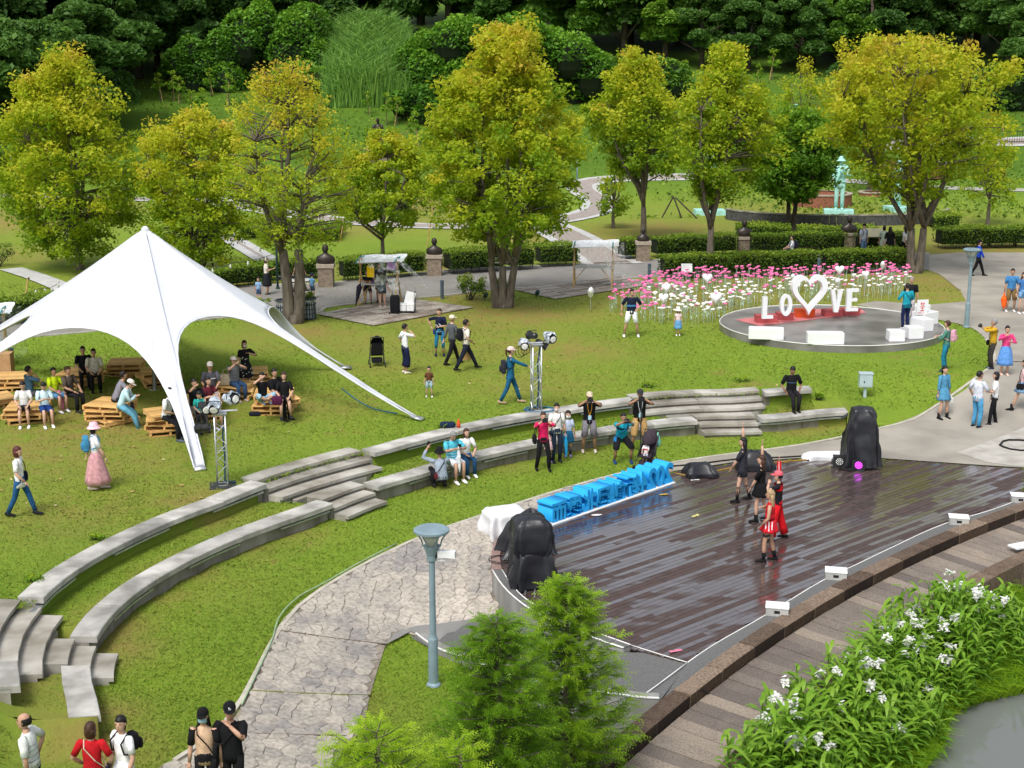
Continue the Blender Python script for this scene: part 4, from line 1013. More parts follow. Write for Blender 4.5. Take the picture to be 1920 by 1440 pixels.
# ---- hedges
def hedge(label,pts,w,h,dens=420,lsz=.075,fn=T,zoff=0,group='clipped hedges',nm='hedge',stems=True,hue=(.0,.9)):
    P=[V2(gf(x,y,fn)[:2]) for x,y in pts]; c=P[0].lerp(P[-1],.5); z0=fn(c.x,c.y)
    root=thing(nm,label,'hedge',(c.x,c.y,z0),0,group); C=[];NN=[];m=MB(); st=MB()
    sd=int(abs(P[0].x*100))%1000; rr=np.random.default_rng(sd)
    for a,b in zip(P,P[1:]):
        L_=(b-a).length; t=(b-a)/L_; nn=Vector((-t.y,t.x)); ang=math.atan2(t.y,t.x)
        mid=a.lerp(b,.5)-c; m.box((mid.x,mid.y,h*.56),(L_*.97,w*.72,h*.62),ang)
        n=int(dens*L_*(w+2*h*.75)); u=rr.uniform(-.02,1.02,n)
        # perimeter param: front face, top, back
        q=rr.uniform(0,w+2*h*.75,n); q1=h*.75
        y=np.where(q<q1,-w/2,np.where(q<q1+w,q-q1-w/2,w/2)); z=np.where(q<q1,h*.28+q,np.where(q<q1+w,h,h*.28+(q-q1-w)))
        y=y+rr.normal(0,.045,n); z=np.minimum(z,h)+rr.normal(0,.05,n)+.05*np.sin(u*L_*2.1+sd)
        X=a.x+t.x*L_*u+nn.x*y-c.x; Y=a.y+t.y*L_*u+nn.y*y-c.y
        C.append(np.stack([X,Y,z],1))
        if stems:
            for k in range(int(L_*5)):
                uu=rr.random()*L_; yy=rr.uniform(-.35,.35)*w; p=a+t*uu+nn*yy-c; st.tube([(p.x,p.y,-.05),(p.x+rr.normal(0,.06),p.y+rr.normal(0,.06),h*.5)],.014,4)
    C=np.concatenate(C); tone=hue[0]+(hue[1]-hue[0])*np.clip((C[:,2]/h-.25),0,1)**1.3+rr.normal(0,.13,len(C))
    V,t_=leafquads(C,lsz*np.ones(len(C)),np.clip(tone,0,1),.4)
    obj('foliage',npmesh('foliage',V,4,LM_hedge,t_),root); m.build('core_block',mat('hedge_core',(.014,.02,.008),1,.2,3),root)  # solid near-black box fills the hedge behind the leaf quads
    if stems: tag(st.build('stems',M_barkd,root),kind='stuff')
    return root
hedge('low hedge behind the white tent, left part of the road edge',[(-40,612),(60,604),(150,590)],1.,.95)
hedge('leggy hedge along the road right of the white tent',[(345,552),(430,540),(505,532)],.9,.9)
hedge('short hedge piece between tent maple and black-shirted walker',[(440,528),(520,524),(600,520)],.8,.85)
hedge('dark hedge between the first bust and the second bust',[(640,528),(720,522),(790,516)],.9,1.05)
hedge('hedge between the second bust and the tallest maple',[(838,514),(900,510),(935,507)],1.2,1.1)
hedge('hedge piece right of the tallest maple trunk',[(950,507),(995,504)],1.1,1.1)
hedge('block of hedge left of the draped stall with a lower step',[(1008,500),(1078,497)],1.3,1.05)
hedge('hedge between the third and fourth bust',[(1165,487),(1200,484)],1.,1.0)
hedge('long back hedge from the third bust to the fourth bust',[(1225,484),(1300,480),(1375,477)],1.,1.05)
hedge('back hedge from the fourth bust to the brown bench',[(1405,478),(1440,478),(1580,476)],.9,1.1)
hedge('back hedge between fifth bust and golden maple',[(1606,476),(1700,474)],.9,1.0)
hedge('front hedge behind the pink flowers, left half',[(1240,523),(1340,520),(1440,517),(1530,514)],1.,1.05,dens=520)
hedge('front hedge behind the pink flowers, right half',[(1540,513),(1620,511),(1698,508)],1.,1.05,dens=520)
hedge('long bright hedge at the far right behind the brown bench',[(1758,466),(1850,464),(1960,463)],1.2,1.1)
hedge('loose yellow-green shrubs inside the ring wall, far right',[(1740,425),(1790,425)],2.4,.8,hue=(.3,1),stems=False)
hedge('loose shrubs in front of the ring wall, left part',[(1380,440),(1480,442)],2.,.6,hue=(.2,.9),stems=False)
hedge('loose shrubs right of the trunk pair before the ring wall',[(1500,446),(1640,446)],1.6,.6,hue=(.2,.9),stems=False)
hedge('low green groundcover bushes left of the winding path',[(480,440),(560,445),(640,445)],4.,.7,dens=150,lsz=.12,hue=(.2,.9),stems=False)
hedge('low bushes in the far meadow behind the small maple',[(640,395),(760,398)],4.,.6,dens=110,lsz=.14,hue=(.2,.8),stems=False)
def shrub(label,px_,py_,w,h,n=1400,lsz=.07,lm=LM_hedge,hue=(.1,.85),fn=T,group=None,seed=0,nm='shrub',stems=6):
    X,Y,z=gf(px_,py_,fn); root=thing(nm,label,'shrub',(X,Y,z),0,group); rr=np.random.default_rng(abs(seed+int(px_))); rg=random.Random(seed+px_)
    cl=np.array([(rg.uniform(-.38,.38)*w,rg.uniform(-.3,.3)*w,h*rg.uniform(.35,.88)) for _ in range(22)])
    crown('foliage',lm,root,cl,max(10,n//22),lsz,w*.22,h,h*.2,hue,seed=seed,flat=.9)
    m=MB()
    for c in cl[:14]: m.tube([(rg.uniform(-.1,.1)*w,0,-.05),tuple(c)],[.018,.008],4)
    tag(m.build('stems',M_barkd,root),kind='stuff'); return root
shrub('round shrub beside the right-hand bollard on the lawn edge',882,562,1.35,1.05,2200,group='shrubs on the lawn edge')
shrub('thin shrub right of the round one, under the tallest maple',938,560,.7,.9,900,group='shrubs on the lawn edge')
shrub('thin loose shrub left of the trash bins',490,605,.9,1.05,1100,group='shrubs on the lawn edge')
shrub('bushy shrub growing between the two trash bins',572,598,.85,1.25,1500,group='shrubs on the lawn edge')
shrub('small shrub at the right shoulder of the tent',445,585,.8,.8,900,group='shrubs on the lawn edge')
shrub('small shrub under the far bench at the right edge',1835,466,1.,.6,700)
shrub('dark leafy bush at the left edge of the picture behind the tent',-5,500,1.6,1.3,1500,hue=(0,.5))
shrub('small weed tuft behind the upper bench near the left steps',65,1092,.42,.16,260,.05,LM_green,nm='weed',stems=0)
shrub('small weed tuft on the lawn above the curved bench',182,1012,.4,.14,240,.05,LM_green,nm='weed')
shrub('weed tuft behind the photographer with the monopod',1218,726,.6,.16,300,.05,LM_green,nm='weed')
shrub('low weed right of the man sitting on the upper bench',1395,716,.7,.14,300,.05,LM_green,nm='weed')
shrub('weed tuft at the end of the bench beside the grey box',1535,752,.35,.3,260,.06,LM_green,nm='weed')
shrub('weed tuft by the blue bundle on the bench',830,803,.5,.15,260,.05,LM_green,nm='weed')
# ---- feathery cypress trees in the foreground
def cypress(label,loc,H,rad,seed,nb=150,hue=(.1,.75),open_=1.):
    rg=random.Random(seed); rn=np.random.default_rng(seed); root=thing('cypress_tree',label,'tree',loc)
    m=MB(); m.tube([(0,0,-.4),(0,0,H*.5),(.03,0,H*.97)],[.075,.05,.012],7); Cs=[];TN=[]
    Vs=[];Ts=[]
    for k in range(nb):
        f=(k+.5)/nb; z=H*(.10+.9*f); a=k*2.39996+rg.uniform(-.4,.4); env=(1-f)**.5*(.62+.38*min(1,f*3.2)); L_=rad*env*rg.uniform(.72,1.12)+.10
        e=Vector((math.cos(a)*L_,math.sin(a)*L_,z+L_*rg.uniform(.12,.55))); s=Vector((0,0,z)); mid=s.lerp(e,.5)+Vector((0,0,-.03*L_))
        m.tube([s,mid,e],[.012,.008,.004],3)
        # sprays along the branch: each spray a thin feather of short narrow leaflets
        ns=int(10+26*L_/rad)
        for j in range(ns):
            t=rg.uniform(.18,1.04); p=s.lerp(e,t)+Vector((0,0,-.06*L_*math.sin(math.pi*t)))
            d=Vector((math.cos(a)+rg.gauss(0,.55),math.sin(a)+rg.gauss(0,.55),rg.gauss(.15,.35))).normalized(); sl=rg.uniform(.16,.28)*(.7+.5*L_/rad)
            perp=d.cross(Vector((rg.gauss(0,.4),rg.gauss(0,.4),1))).normalized(); nq=9
            tn=hue[0]+(hue[1]-hue[0])*(.35*f+.55*t)+rg.gauss(0,.1)
            for q in range(nq):
                u=q/nq; b=p+d*(sl*u)+Vector((0,0,-.05*sl*u*u*4)); side=1 if q%2 else -1
                ll=.075*(1-.5*u); tip=b+(perp*side*.8+d*.6).normalized()*ll+Vector((0,0,-.012)); w=d*.011
                Vs+= [b-w,b+w,tip]; Ts.append(tn)
    m.build('trunk',M_bark,root,smooth=True)
    obj('crown',npmesh('crown',np.array([tuple(v) for v in Vs]),3,LM_cyp,np.clip(np.array(Ts),0,1)),root); return root
def fg(px_,py_,Y): X,z=zat(px_,py_,Y); return X,z
for lab,px_,ytop,Y,zb,rad,sd,nb,hue in [('tall feathery cypress with a visible trunk, in front of the stage wall',1062,1092,19.6,-1.3,1.1,51,280,(.05,.8)),
    ('dense dark green cypress left of the taller one',932,1165,17.4,-1.2,1.08,52,300,(-.1,.5)),
    ('low pale green cypress tip at the bottom, left of the dense cypress',705,1372,15.2,-1.2,1.35,53,170,(.3,1.)),
    ('small pale cypress shoot between the two lower cypresses',860,1392,15.8,-1.2,.6,54,80,(.3,.95))]:
    X,zt=fg(px_,ytop,Y); cypress(lab,(X,Y,zb),zt-zb,rad,sd,nb,hue)
# ---- ginger lilies, grass bank
def blade(V,Tn,b,d,L_,w,droop,tone,n=3):
    s=d.cross(Vector((0,0,1)));s=s.normalized() if s.length>1e-4 else Vector((1,0,0)); pts=[]
    for k in range(n+1):
        t=k/n; c=b+d*L_*t+Vector((0,0,-droop*L_*t*t)); ww=w*math.sin(math.pi*(.12+.86*t)) if k<n else 0.002
        pts.append((c-s*ww+Vector((0,0,ww*.25)),c+s*ww+Vector((0,0,ww*.25))))
    for k in range(n): V+= [pts[k][0],pts[k][1],pts[k+1][1],pts[k+1][0]]; Tn.append(tone)
def lilyproto(seed,h):
    rg=random.Random(seed); V=[];Tn=[];st=MB()
    for s_ in range(rg.randint(4,6)):
        a=rg.uniform(0,6.28); bx,by=rg.uniform(-.16,.16),rg.uniform(-.16,.16); lean=Vector((math.cos(a)*.2,math.sin(a)*.2,1)).normalized(); hh=h*rg.uniform(.75,1.05)
        st.tube([(bx,by,-.1),tuple(Vector((bx,by,0))+lean*hh)],[.012,.008],4); sa=rg.uniform(0,3.14)
        for k in range(9):
            t=.22+.78*k/8; p=Vector((bx,by,0))+lean*hh*t; q=sa+(math.pi if k%2 else 0)+rg.uniform(-.35,.35); d=Vector((math.cos(q),math.sin(q),.55+.7*t)).normalized()
            blade(V,Tn,p,d,rg.uniform(.32,.50),rg.uniform(.028,.040),rg.uniform(.35,.7),min(1,max(0,rg.gauss(.25+.45*t,.14))))
    return npmesh('leaves',np.array([tuple(v) for v in V]),4,LM_lily,np.array(Tn)),st.mesh('stems',LM_lily)
def flowerproto(seed):
    rg=random.Random(seed); V=[];Tn=[]
    for k in range(13):
        c=Vector((rg.uniform(-.065,.065),rg.uniform(-.065,.065),rg.uniform(-.04,.07)))
        for q in range(4):
            d=Vector((rg.gauss(0,1),rg.gauss(0,1),rg.gauss(.3,.6))).normalized(); blade(V,Tn,c,d,rg.uniform(.05,.075),.022,.2,rg.random(),2)
    return npmesh('flower_head',np.array([tuple(v) for v in V]),4,LM_petal,np.array(Tn))
LP=[lilyproto(i,h) for i,h in enumerate((.78,.92,1.05,.66,.85))]; FP=[flowerproto(i) for i in range(3)]
FLOW=[(1385,1003),(1398,1107),(1353,1022),(1363,1032)]
rg=random.Random(77)
a_lo=ba0-.0; cnt=0
def lily(ang,rad_,k,zf,fl,lab):
    X=K.x+rad_*math.cos(ang); Y=K.y+rad_*math.sin(ang); z=base(X,Y)+zf
    root=thing('ginger_lily',lab or ('leafy ginger lily in white bloom on the pond bank' if fl else 'leafy ginger lily without flowers on the pond bank'),'lily plant',(X,Y,z),rg.uniform(0,6.28),'blooming ginger lilies' if fl else 'ginger lilies without flowers')
    s=rg.uniform(.95,1.3); root.scale=(s,s,s)
    tag(obj('leaves',LP[k][0],root),kind='stuff'); tag(obj('stems',LP[k][1],root),kind='stuff')
    if fl: 
        for q in range(fl): tag(obj('flower_head',rg.choice(FP),root,(rg.uniform(-.22,.22),rg.uniform(-.22,.22),(.78,.92,1.05,.66,.85)[k]*rg.uniform(.9,1.08))),kind='stuff')
# flowers/lilies fill the bank between angle of px (1300,1440) and (1800,1080)
angA=angK(gp(1230,1470,-.6)); angB=angK(gp(1752,1104,-.6))
N_=int((angA-angB)*44.5/.33)
for i in range(N_):
    for j in range(6):
        f=(i+rg.random())/N_; a=angA+(angB-angA)*f; r=44.85-.27*j+rg.uniform(-.12,.12)
        if j>=4 and rg.random()<.35: continue
        if f>.93 and j<2: continue
        lily(a,r,rg.randrange(5) if f<.9 else 3,.12 if j<2 and f<.85 else 0.,(rg.choice([0,0,1,1,2]) if rg.random()<.55 else 0),None)
angC=angK(gp(1960,1060,-.6))
for i in range(12):
    lily(angB+(angC-angB)*(i+.5)/12*1.0-.004,43.85-rg.uniform(0,.5),rg.choice([0,3]),-.1,0,'pale leafy ginger plant by the walkway pier at the right edge')
def bank():
    n=42000; rn=np.random.default_rng(8); a=rn.uniform(angK(gp(1980,1180,-1.2)),angA+.04,n); r=rn.uniform(42.6,44.95,n)
    edge=43.15+.25*np.sin(a*60)+.2*np.sin(a*23+1); k=r>edge; a,r=a[k],r[k]; n=len(a)
    X=K.x+r*np.cos(a);Y=K.y+r*np.sin(a); Z=np.array([max(base(x,y),-1.33) for x,y in zip(X,Y)])
    h=rn.uniform(.22,.55,n); an=rn.uniform(0,6.28,n); dx=np.cos(an)*h*.55+ (K.x-X)/44*h*.4; dy=np.sin(an)*h*.55+(K.y-Y)/44*h*.4
    b=np.stack([X,Y,Z],1); s=np.stack([np.sin(an)*.009,np.cos(an)*.009,np.zeros(n)],1)
    m1=b+np.stack([dx*.35,dy*.35,h*.7],1); t1=b+np.stack([dx,dy,h*.72],1)
    V=np.concatenate([np.stack([b-s,b+s,m1+s,m1-s],1),np.stack([m1-s,m1+s,t1+s*.1,t1-s*.1],1)]).reshape(-1,3)
    o=obj('bank_grass',npmesh('bank_grass',V,4,LM_cyp,np.tile(np.clip(rn.normal(.45,.22,n),0,1),2))); tag(o,'long bright green grass hanging over the pond edge','grass',kind='stuff')
bank()
# ================================================================ white star tent
M_tent=mat('tent_membrane',(.64,.665,.715),.45,.03,.8,bump=.12,bs=2.5,spec=.4)
for n_ in M_tent.node_tree.nodes:
    if n_.type=='BUMP': n_.inputs['Distance'].default_value=.12
def tentpt(px,py,Y): X,z=zat(px,py,Y); return Vector((X,Y,z))
AY=41.5; apx=tentpt(272,426,AY)
tips=[Vector((*gp(375,880,.83),.83)),Vector((*gp(787,786,.83),.83)),Vector((*gp(652,690,.85),.85)),Vector((apx.x-1.8,apx.y+9.2,.85)),Vector((apx.x-8.2,apx.y+2.6,.85)),Vector((apx.x-6.3,apx.y-5.2,.85))]
tent=thing('star_tent','big white star-shaped tent with long legs stretched to the lawn','tent',(apx.x,apx.y,.8))
def build_tent():
    base_=Vector((apx.x,apx.y,.8)); A=apx-base_; TP=[t-base_ for t in tips]; n=6
    def ridge(i,t):
        p=A.lerp(TP[i],t); p.z-=1.25*t*(1-t)*(1-.25*t); return p
    hw=[.12,.05,.05,.08,.08,.10]
    # scoop (lowest mid edge) points measured: radius fraction & height per gap i -> i+1
    mids=[(3.35,2.72),(3.6,2.5),(3.5,2.5),(3.5,2.5),(3.5,2.35),(3.75,2.62)]
    edges=[]; RW_=[]
    for i in range(n):
        j=(i+1)%n; a,b_=TP[i],TP[j]; da=Vector((a.x,a.y,0)).normalized(); db=Vector((b_.x,b_.y,0)).normalized(); dm=(da+db).normalized()
        mr_,mz=mids[i]; mid=dm*mr_+Vector((0,0,mz))
        ra=ridge(i,.42); rb=ridge(j,.42)
        # two cubic beziers meeting at mid with tangent across
        tan=(db-da).normalized(); pts=[]
        sa=a+Vector((-da.y,da.x,0))*(hw[i] if (-da.y*tan.x+da.x*tan.y)>0 else -hw[i])
        sb=b_+Vector((-db.y,db.x,0))*(hw[j] if (-db.y*-tan.x+db.x*-tan.y)>0 else -hw[j])
        def bz(p,q,r,s,N_):
            return [(p*(1-t)**3+q*3*t*(1-t)**2+r*3*t*t*(1-t)+s*t**3) for t in [k/N_ for k in range(N_)]]
        c1=Vector((ra.x,ra.y,0))*1.0+Vector((0,0,mz*.72)); c1=ridge(i,.46)*.75+sa*.25-Vector((0,0,.25))+tan*.28
        c2=ridge(j,.46)*.75+sb*.25-Vector((0,0,.25))-tan*.28
        w=(c1-mid).length
        pts=bz(sa,sa.lerp(c1,.8),mid-tan*mr_*.55,mid,14)+bz(mid,mid+tan*mr_*.55,sb.lerp(c2,.8),sb,14)+[sb]
        edges.append(pts)
    m=MB()
    for i in range(n):
        E=edges[i]; j=(i+1)%n; NE=len(E)-1; rows=[]; Mr=22
        for k,e in enumerate(E):
            s=k/NE; row=[]
            # nearness to the arm: leading edge points near a tip follow that ridge
            for q in range(Mr+1):
                t=q/Mr; p=(A+Vector((0,0,0))).lerp(e,t)
                near=abs(2*s-1)**1.5; sag=(1.25*near+.38*(1-near))
                p.z-=sag*t*(1-t)*(1-.2*t)
                dirv=Vector((e.x,e.y,0)); 
                p.z+=.05*math.sin(s*26+i*2)*(t**3)*(1-t)*4*(1-near) if True else 0
                p.z+=.02*noise.noise((p.x*1.5,p.y*1.5,0))*t
                row.append(p)
            rows.append(row)
        m.grid(rows); RW_.append(rows)
    for i in range(n):
        ra_,rb_=RW_[i][0],RW_[i-1][-1]; m.grid([[p for p in ra_],[(p+q)/2+Vector((0,0,.10*math.sin(math.pi*min(1,k/len(ra_)*1.05)))) for k,(p,q) in enumerate(zip(ra_,rb_))],[q for q in rb_]])
    o=m.build('membrane',M_tent,tent,smooth=True)
    so_=o.modifiers.new('thickness','SOLIDIFY'); so_.thickness=.02
    w=o.modifiers.new('weld','WELD'); w.merge_threshold=.004
    bpy.context.view_layer.objects.active=o
    try:
        o.modifiers.move(1,0)
    except Exception: pass
    for i in range(n):
        m=MB(); m.tube([tuple(p) for p in edges[i]],.022,5); m.build('hem',M_tent,tent,smooth=True)
        d=Vector((TP[i].x,TP[i].y,0)).normalized(); e=TP[i]
        m=MB(); m.tube([e-d*.25+Vector((0,0,.06)),e+d*.1+Vector((0,0,.01))],[.13,.16],8,flat=.3); m.build('foot_clamp',M_alu,tent,smooth=True)
    m=MB(); m.tube([(A.x,A.y,-.1),(A.x,A.y,A.z-.1)],.06,10); m.lathe([(.2,-.05),(.2,0)],(A.x,A.y,0),12); m.build('mast',M_alu,tent,smooth=True)
    for i in range(n):
        for f_ in (.25,.5,.75):
            E=edges[i]; e=E[int(f_*(len(E)-1))]; near=abs(2*f_-1)**1.5; m=MB(); P_=[]
            for q in range(1,14):
                t=q/13; p=A.lerp(e,t); p.z+=-(1.25*near+.38*(1-near))*t*(1-t)*(1-.2*t)+.012; P_.append(p)
            m.tube(P_,.004,4); m.build('seam',M_tent,tent)
    m=MB(); m.lathe([(.16,-.16),(.10,-.02),(.04,.03)],(A.x,A.y,A.z),12); m.build('peak_cap',M_tent,tent,smooth=True)
build_tent()
# ================================================================ pallets
def pallet_parts():
    t=.022; H=.135
    b=MB().box((0,0,0),(1.1,.125,t)).mesh('deck_board',M_wood); r=MB().box((0,0,0),(.055,1.1,.085)).mesh('runner',M_wood); return b,r,t,H
PB,PR,PT,PH=pallet_parts()
PBs=[]; 
for k in range(4):
    mm=MB(); mm.tone=.15+.25*k; mm.box((0,0,0),(1.1,.125,.022)); PBs.append(mm.mesh('deck_board',M_wood))
PRs=[]
for k in range(3):
    mm=MB(); mm.tone=.2+.3*k; mm.box((0,0,0),(.05,1.1,.088)); PRs.append(mm.mesh('runner',M_wood))
def pallet(label,X,Y,z,rz,grp='pine pallets stacked as seats'):
    root=thing('wooden_pallet',label,'pallet',(X,Y,z),rz,grp)
    for k in range(7): obj('deck_board',PBs[(k*3+int(X*9))%4],root,(0,-.4875+k*.1625,.135-.011))
    for k in range(3): obj('runner',PRs[(k+int(Y*7))%3],root,((k-1)*.52,0,.022+.045))
    for k in range(3): obj('base_board',PBs[(k+1)%4],root,(0,(k-1)*.48,.011))
    return root
LV=['lowest','second','third','top','fifth']
def stack(desc,px,py,n,rz,seed,levels=4,z=.8):
    X,Y=gp(px,py,z); rg=random.Random(seed)
    for i in range(n):
        pallet('%s pallet of the stack %s'%(LV[i] if i<n-1 else 'top',desc),X+rg.uniform(-.05,.05),Y+rg.uniform(-.05,.05),.8+.142*i,rz+rg.uniform(-.6,.6) if i<n-1 else rz,'pine pallets stacked as seats')
    return X,Y,.8+.142*n
ST={}
for nm,desc,px,py,n,rz,sd in [('A','under the two girls at the left edge',52,787,3,.12,1),('B','under the person in the white cap',208,790,4,-.25,2),('C','behind the long front tent leg',318,808,4,.5,3),('D','right of the tent leg, under the three people in black',517,770,4,.1,4),
    ('E','behind the left light tower, under the man in jeans',440,744,3,-.4,5),('F','under the family just right of the front tent leg',376,782,4,.2,6),('G','at the left edge under the hem of the tent',25,728,3,.15,7),('H','behind the woman in neon yellow',148,720,3,-.1,8),
    ('I','behind the tent mast, half in shade',236,700,3,.1,9),('J','right of the tent mast in the back',300,718,3,.3,10),('K','in the far back beside the polka-dot dress',472,718,3,.2,11),('L','beside the cardboard box',-8,760,2,.6,12)]:
    ST[nm]=stack(desc,px,py,n,rz,sd)
# cardboard box, round white table piece at the left
def simple_box(nm,label,cat,loc,dim,rz,mt,flaps=False,grp=None):
    th=thing(nm,label,cat,loc,rz,grp); m=MB()
    x,y,z=dim; t=.012
    m.box((0,0,t/2),(x,y,t)); 
    for s in(-1,1): m.box((s*(x/2-t/2),0,z/2+t),(t,y-2*t,z)); m.box((0,s*(y/2-t/2),z/2+t),(x,t,z))
    m.build('walls',mt,th)
    m=MB(); m.box((0,0,z+t*1.6),(x*.985,y*.985,t)); m.build('lid',mt,th); return th
M_card=mat('cardboard',(.42,.26,.13),.85,.12,4)
X,Y=gp(8,716,.8); simple_box('cardboard_box','tall brown cardboard box at the left edge behind the tent leg','box',(X,Y,.8+.29),(.6,.5,.62),.1,M_card)
# ================================================================ light towers
M_foil=mat('plastic_wrap',(.62,.68,.74),.18,.3,6,spec=.8,bump=.9,bs=9,col2=(.25,.3,.36))
M_lens=mat('lamp_lens',(.75,.75,.72),.2,.2,20,spec=.8)
def spotlight(th,c,yaw,pitch,wrap,wl=1.):
    M=Matrix.Translation(c)@Matrix.Rotation(yaw,4,'Z')@Matrix.Rotation(pitch,4,'X')
    m=MB(); m.lathe([(.05,-.22),(.09,-.18),(.10,0),(.10,.11),(.125,.13),(.125,.16)],n=12); m.xf(M@Matrix.Rotation(-math.pi/2,4,'X')); o=m.build('spotlight',M_black,th,smooth=False)
    m=MB(); m.lathe([(.10,.155),(.08,.17),(.0,.175)],n=12); m.xf(M@Matrix.Rotation(-math.pi/2,4,'X')); m.build('lens',M_lens,o)
    m=MB(); m.tube([(-.14,0,0),(-.15,0,.14),(.15,0,.14),(.14,0,0)],.014,4); m.xf(M); m.build('yoke',M_dark,o)
    if wrap:
        rg=random.Random(int(c[0]*100+yaw*50)); m=MB(); rs=[]
        for i,(y,r) in enumerate([(-.27,.03),(-.2,.12),(-.05,.14),(.05,.14),(.10,.13*wl),(.13,.10*wl)]):
            rs.append([M@Vector((r*rg.uniform(.7,1.35)*math.cos(q),y+rg.uniform(-.05,.05),r*rg.uniform(.7,1.35)*math.sin(q)+.02)) for q in [2*math.pi*k/9 for k in range(9)]])
        m.rings(rs,(1,0)); m.build('rain_cover',M_foil,th)
def truss(label,px,py,H,lamps,cable):
    X,Y=gp(px,py,.8); th=thing('truss_tower',label,'light tower',(X,Y,.8),R(12))
    w=.125; m=MB(); m.box((0,0,.006),(.62,.62,.012)); m.build('base_plate',M_dark,th)
    for sx in(-1,1):
        for sy in(-1,1):
            m=MB(); m.tube([(sx*w,sy*w,.01),(sx*w,sy*w,H)],.02,8); m.build('upright',M_alu,th,smooth=True)
    fc=[((-w,-w),(w,-w)),((w,-w),(w,w)),((w,w),(-w,w)),((-w,w),(-w,-w))]
    for a,b_ in fc:
        z=.05; k=0
        while z<H-.25:
            p,q=(a,b_) if k%2 else (b_,a); m=MB(); m.tube([(*p,z),(*q,z+.24)],.009,5); m.build('brace',M_alu,th); z+=.25; k+=1
    for z in (.03,H/2,H-.03):
        m=MB()
        for a,b_ in fc: m.tube([(*a,z),(*b_,z)],.012,5)
        m.build('cross_frame',M_alu,th)
    m=MB(); m.box((0,0,H+.01),(.34,.34,.02)); m.tube([(-.42,0,H+.05),(.42,0,H+.05)],.024,8); m.build('top_bar',M_alu,th)
    for L_ in lamps: spotlight(th,*L_)
    m=MB(); m.tube([(w,0,H),(w*.4,.05,H*.7),(w*.6,0,H*.4),(w*.4,.04,.1),(.3,.1,.02)],.022,5); m.build('cable',mat('blue_cable',(.01,.06,.10),.5),th)
    for k in range(3):
        m=MB(); P=[Vector((-.32-.07*k+.13*math.cos(q),.05*k,H-.12+.17*math.sin(q)-.05*k)) for q in [6.28*j/10 for j in range(11)]]; m.tube(P,.009,4); m.build('cable_loop',M_rubber,th)
    return th
truss('left aluminium light tower beside the middle steps, lamps wrapped in plastic',418,910,1.78,[(Vector((-.34,0,1.93)),R(200),R(-10),False),(Vector((-.1,-.12,1.98)),R(170),R(-25),True,1.1),(Vector((.3,.05,2.1)),R(215),R(5),True,1.2),(Vector((-.4,-.05,1.45)),R(60),R(-10),False)],1)
truss('right aluminium light tower behind the upper bench, two lamps facing the stage',1005,772,1.98,[(Vector((-.36,-.05,2.0)),R(172),R(-12),True,.9),(Vector((.40,-.02,2.15)),R(200),R(-6),True,1.25),(Vector((-.1,.12,2.22)),R(20),R(-5),False),(Vector((.2,.1,1.95)),R(250),R(-30),False)],1)
# ================================================================ black covered speakers and stage gear
M_drape=mat('black_cover',(.016,.017,.022),.38,.3,3,spec=.45,bump=.5,bs=5)
M_drapew=mat('white_cover',(.70,.71,.73),.5,.08,3,bump=.3,bs=5)
def drape(nm,label,cat,loc,rz,secs,mt,seed=1,amp=.05,parts=None,group=None):
    """secs: list of (z, wx, wy, ox, oy)"""
    th=thing(nm,label,cat,loc,rz,group); N_=64; rs=[]; nz=len(secs)
    S=[]
    for i in range(nz-1):
        for k in range(4):
            t=k/4; S.append([a+(b_-a)*t for a,b_ in zip(secs[i],secs[i+1])])
    S.append(list(secs[-1])); ztop=secs[-1][0]
    for i,(z,wx,wy,ox,oy) in enumerate(S):
        row=[]; f=1-z/ztop
        for k in range(N_):
            q=2*math.pi*k/N_; c,s=math.cos(q),math.sin(q); e=.36
            x=wx/2*math.copysign(abs(c)**e,c); y=wy/2*math.copysign(abs(s)**e,s)
            fold=amp*(f**.7*(2.0*(abs(math.sin(q*3.5+seed+1.2*noise.noise((z*1.5,seed,0))))-.55)+.8*math.sin(q*11+seed*2+z))+1.1*noise.noise((c*1.8+seed,s*1.8,z*1.1))+.5*(.4-abs(noise.noise((q*2,z*3,seed)))*2))
            cr=.05*abs(noise.noise((c*3+z*2,s*3-z*3,seed*2.1)))
            d=1+ (fold-cr)/max(.2,(wx+wy)/4)
            row.append((ox+x*d,oy+y*d,z+(.05*noise.noise((q*1.5,seed,0)) if i==0 else .02*noise.noise((c*2,s*2,z*3)))))
        rs.append(row)
    m=MB(); m.rings(rs,(0,1)); o=m.build('cover',mt,th,smooth=True); return th
SX,SY=gp(1612,876,0)
th=drape('covered_speaker','tall loudspeaker under a black cover at the far right end of the stage','speaker',(SX,SY+.1,0),R(-8),[(.08,.95,.78,.02,0),(.25,.92,.76,.03,0),(.8,.78,.66,0,0),(1.2,.70,.6,.04,0),(1.45,.64,.54,.06,0),(1.60,.52,.45,.02,0),(1.66,.2,.2,0,0)],M_drape,3,.07)
m=MB(); m.box((0,0,.12),(.8,.6,.24)); m.build('cabinet',M_black,th)
m=MB(); m.grid([[(-.36,-.1,1.42),(-.36,.15,1.44)],[(-.6,-.15,1.30),(-.52,.1,1.32)]]); m.build('loose_flap',M_drape,th)
SX,SY=gp(1000,1104,0)
th=drape('covered_speaker','stacked loudspeaker under black covers at the near left corner of the stage','speaker',(SX-.02,SY+.15,0),R(10),[(.06,.82,.70,0,0),(.3,.90,.74,0,0),(.72,.78,.66,0,0),(.80,.70,.6,0,0)],M_drape,5,.07)
o=drape('x','x','x',(0,0,0),0,[(.74,.58,.56,-.02,0),(.86,.76,.66,-.02,0),(1.15,.84,.70,-.02,0),(1.42,.72,.62,-.02,0),(1.52,.5,.45,-.02,0),(1.55,.15,.15,-.02,0)],M_drape,8,.05)
c_=o.children[0]; c_.parent=th; c_.name='upper_cover'; bpy.data.objects.remove(o)
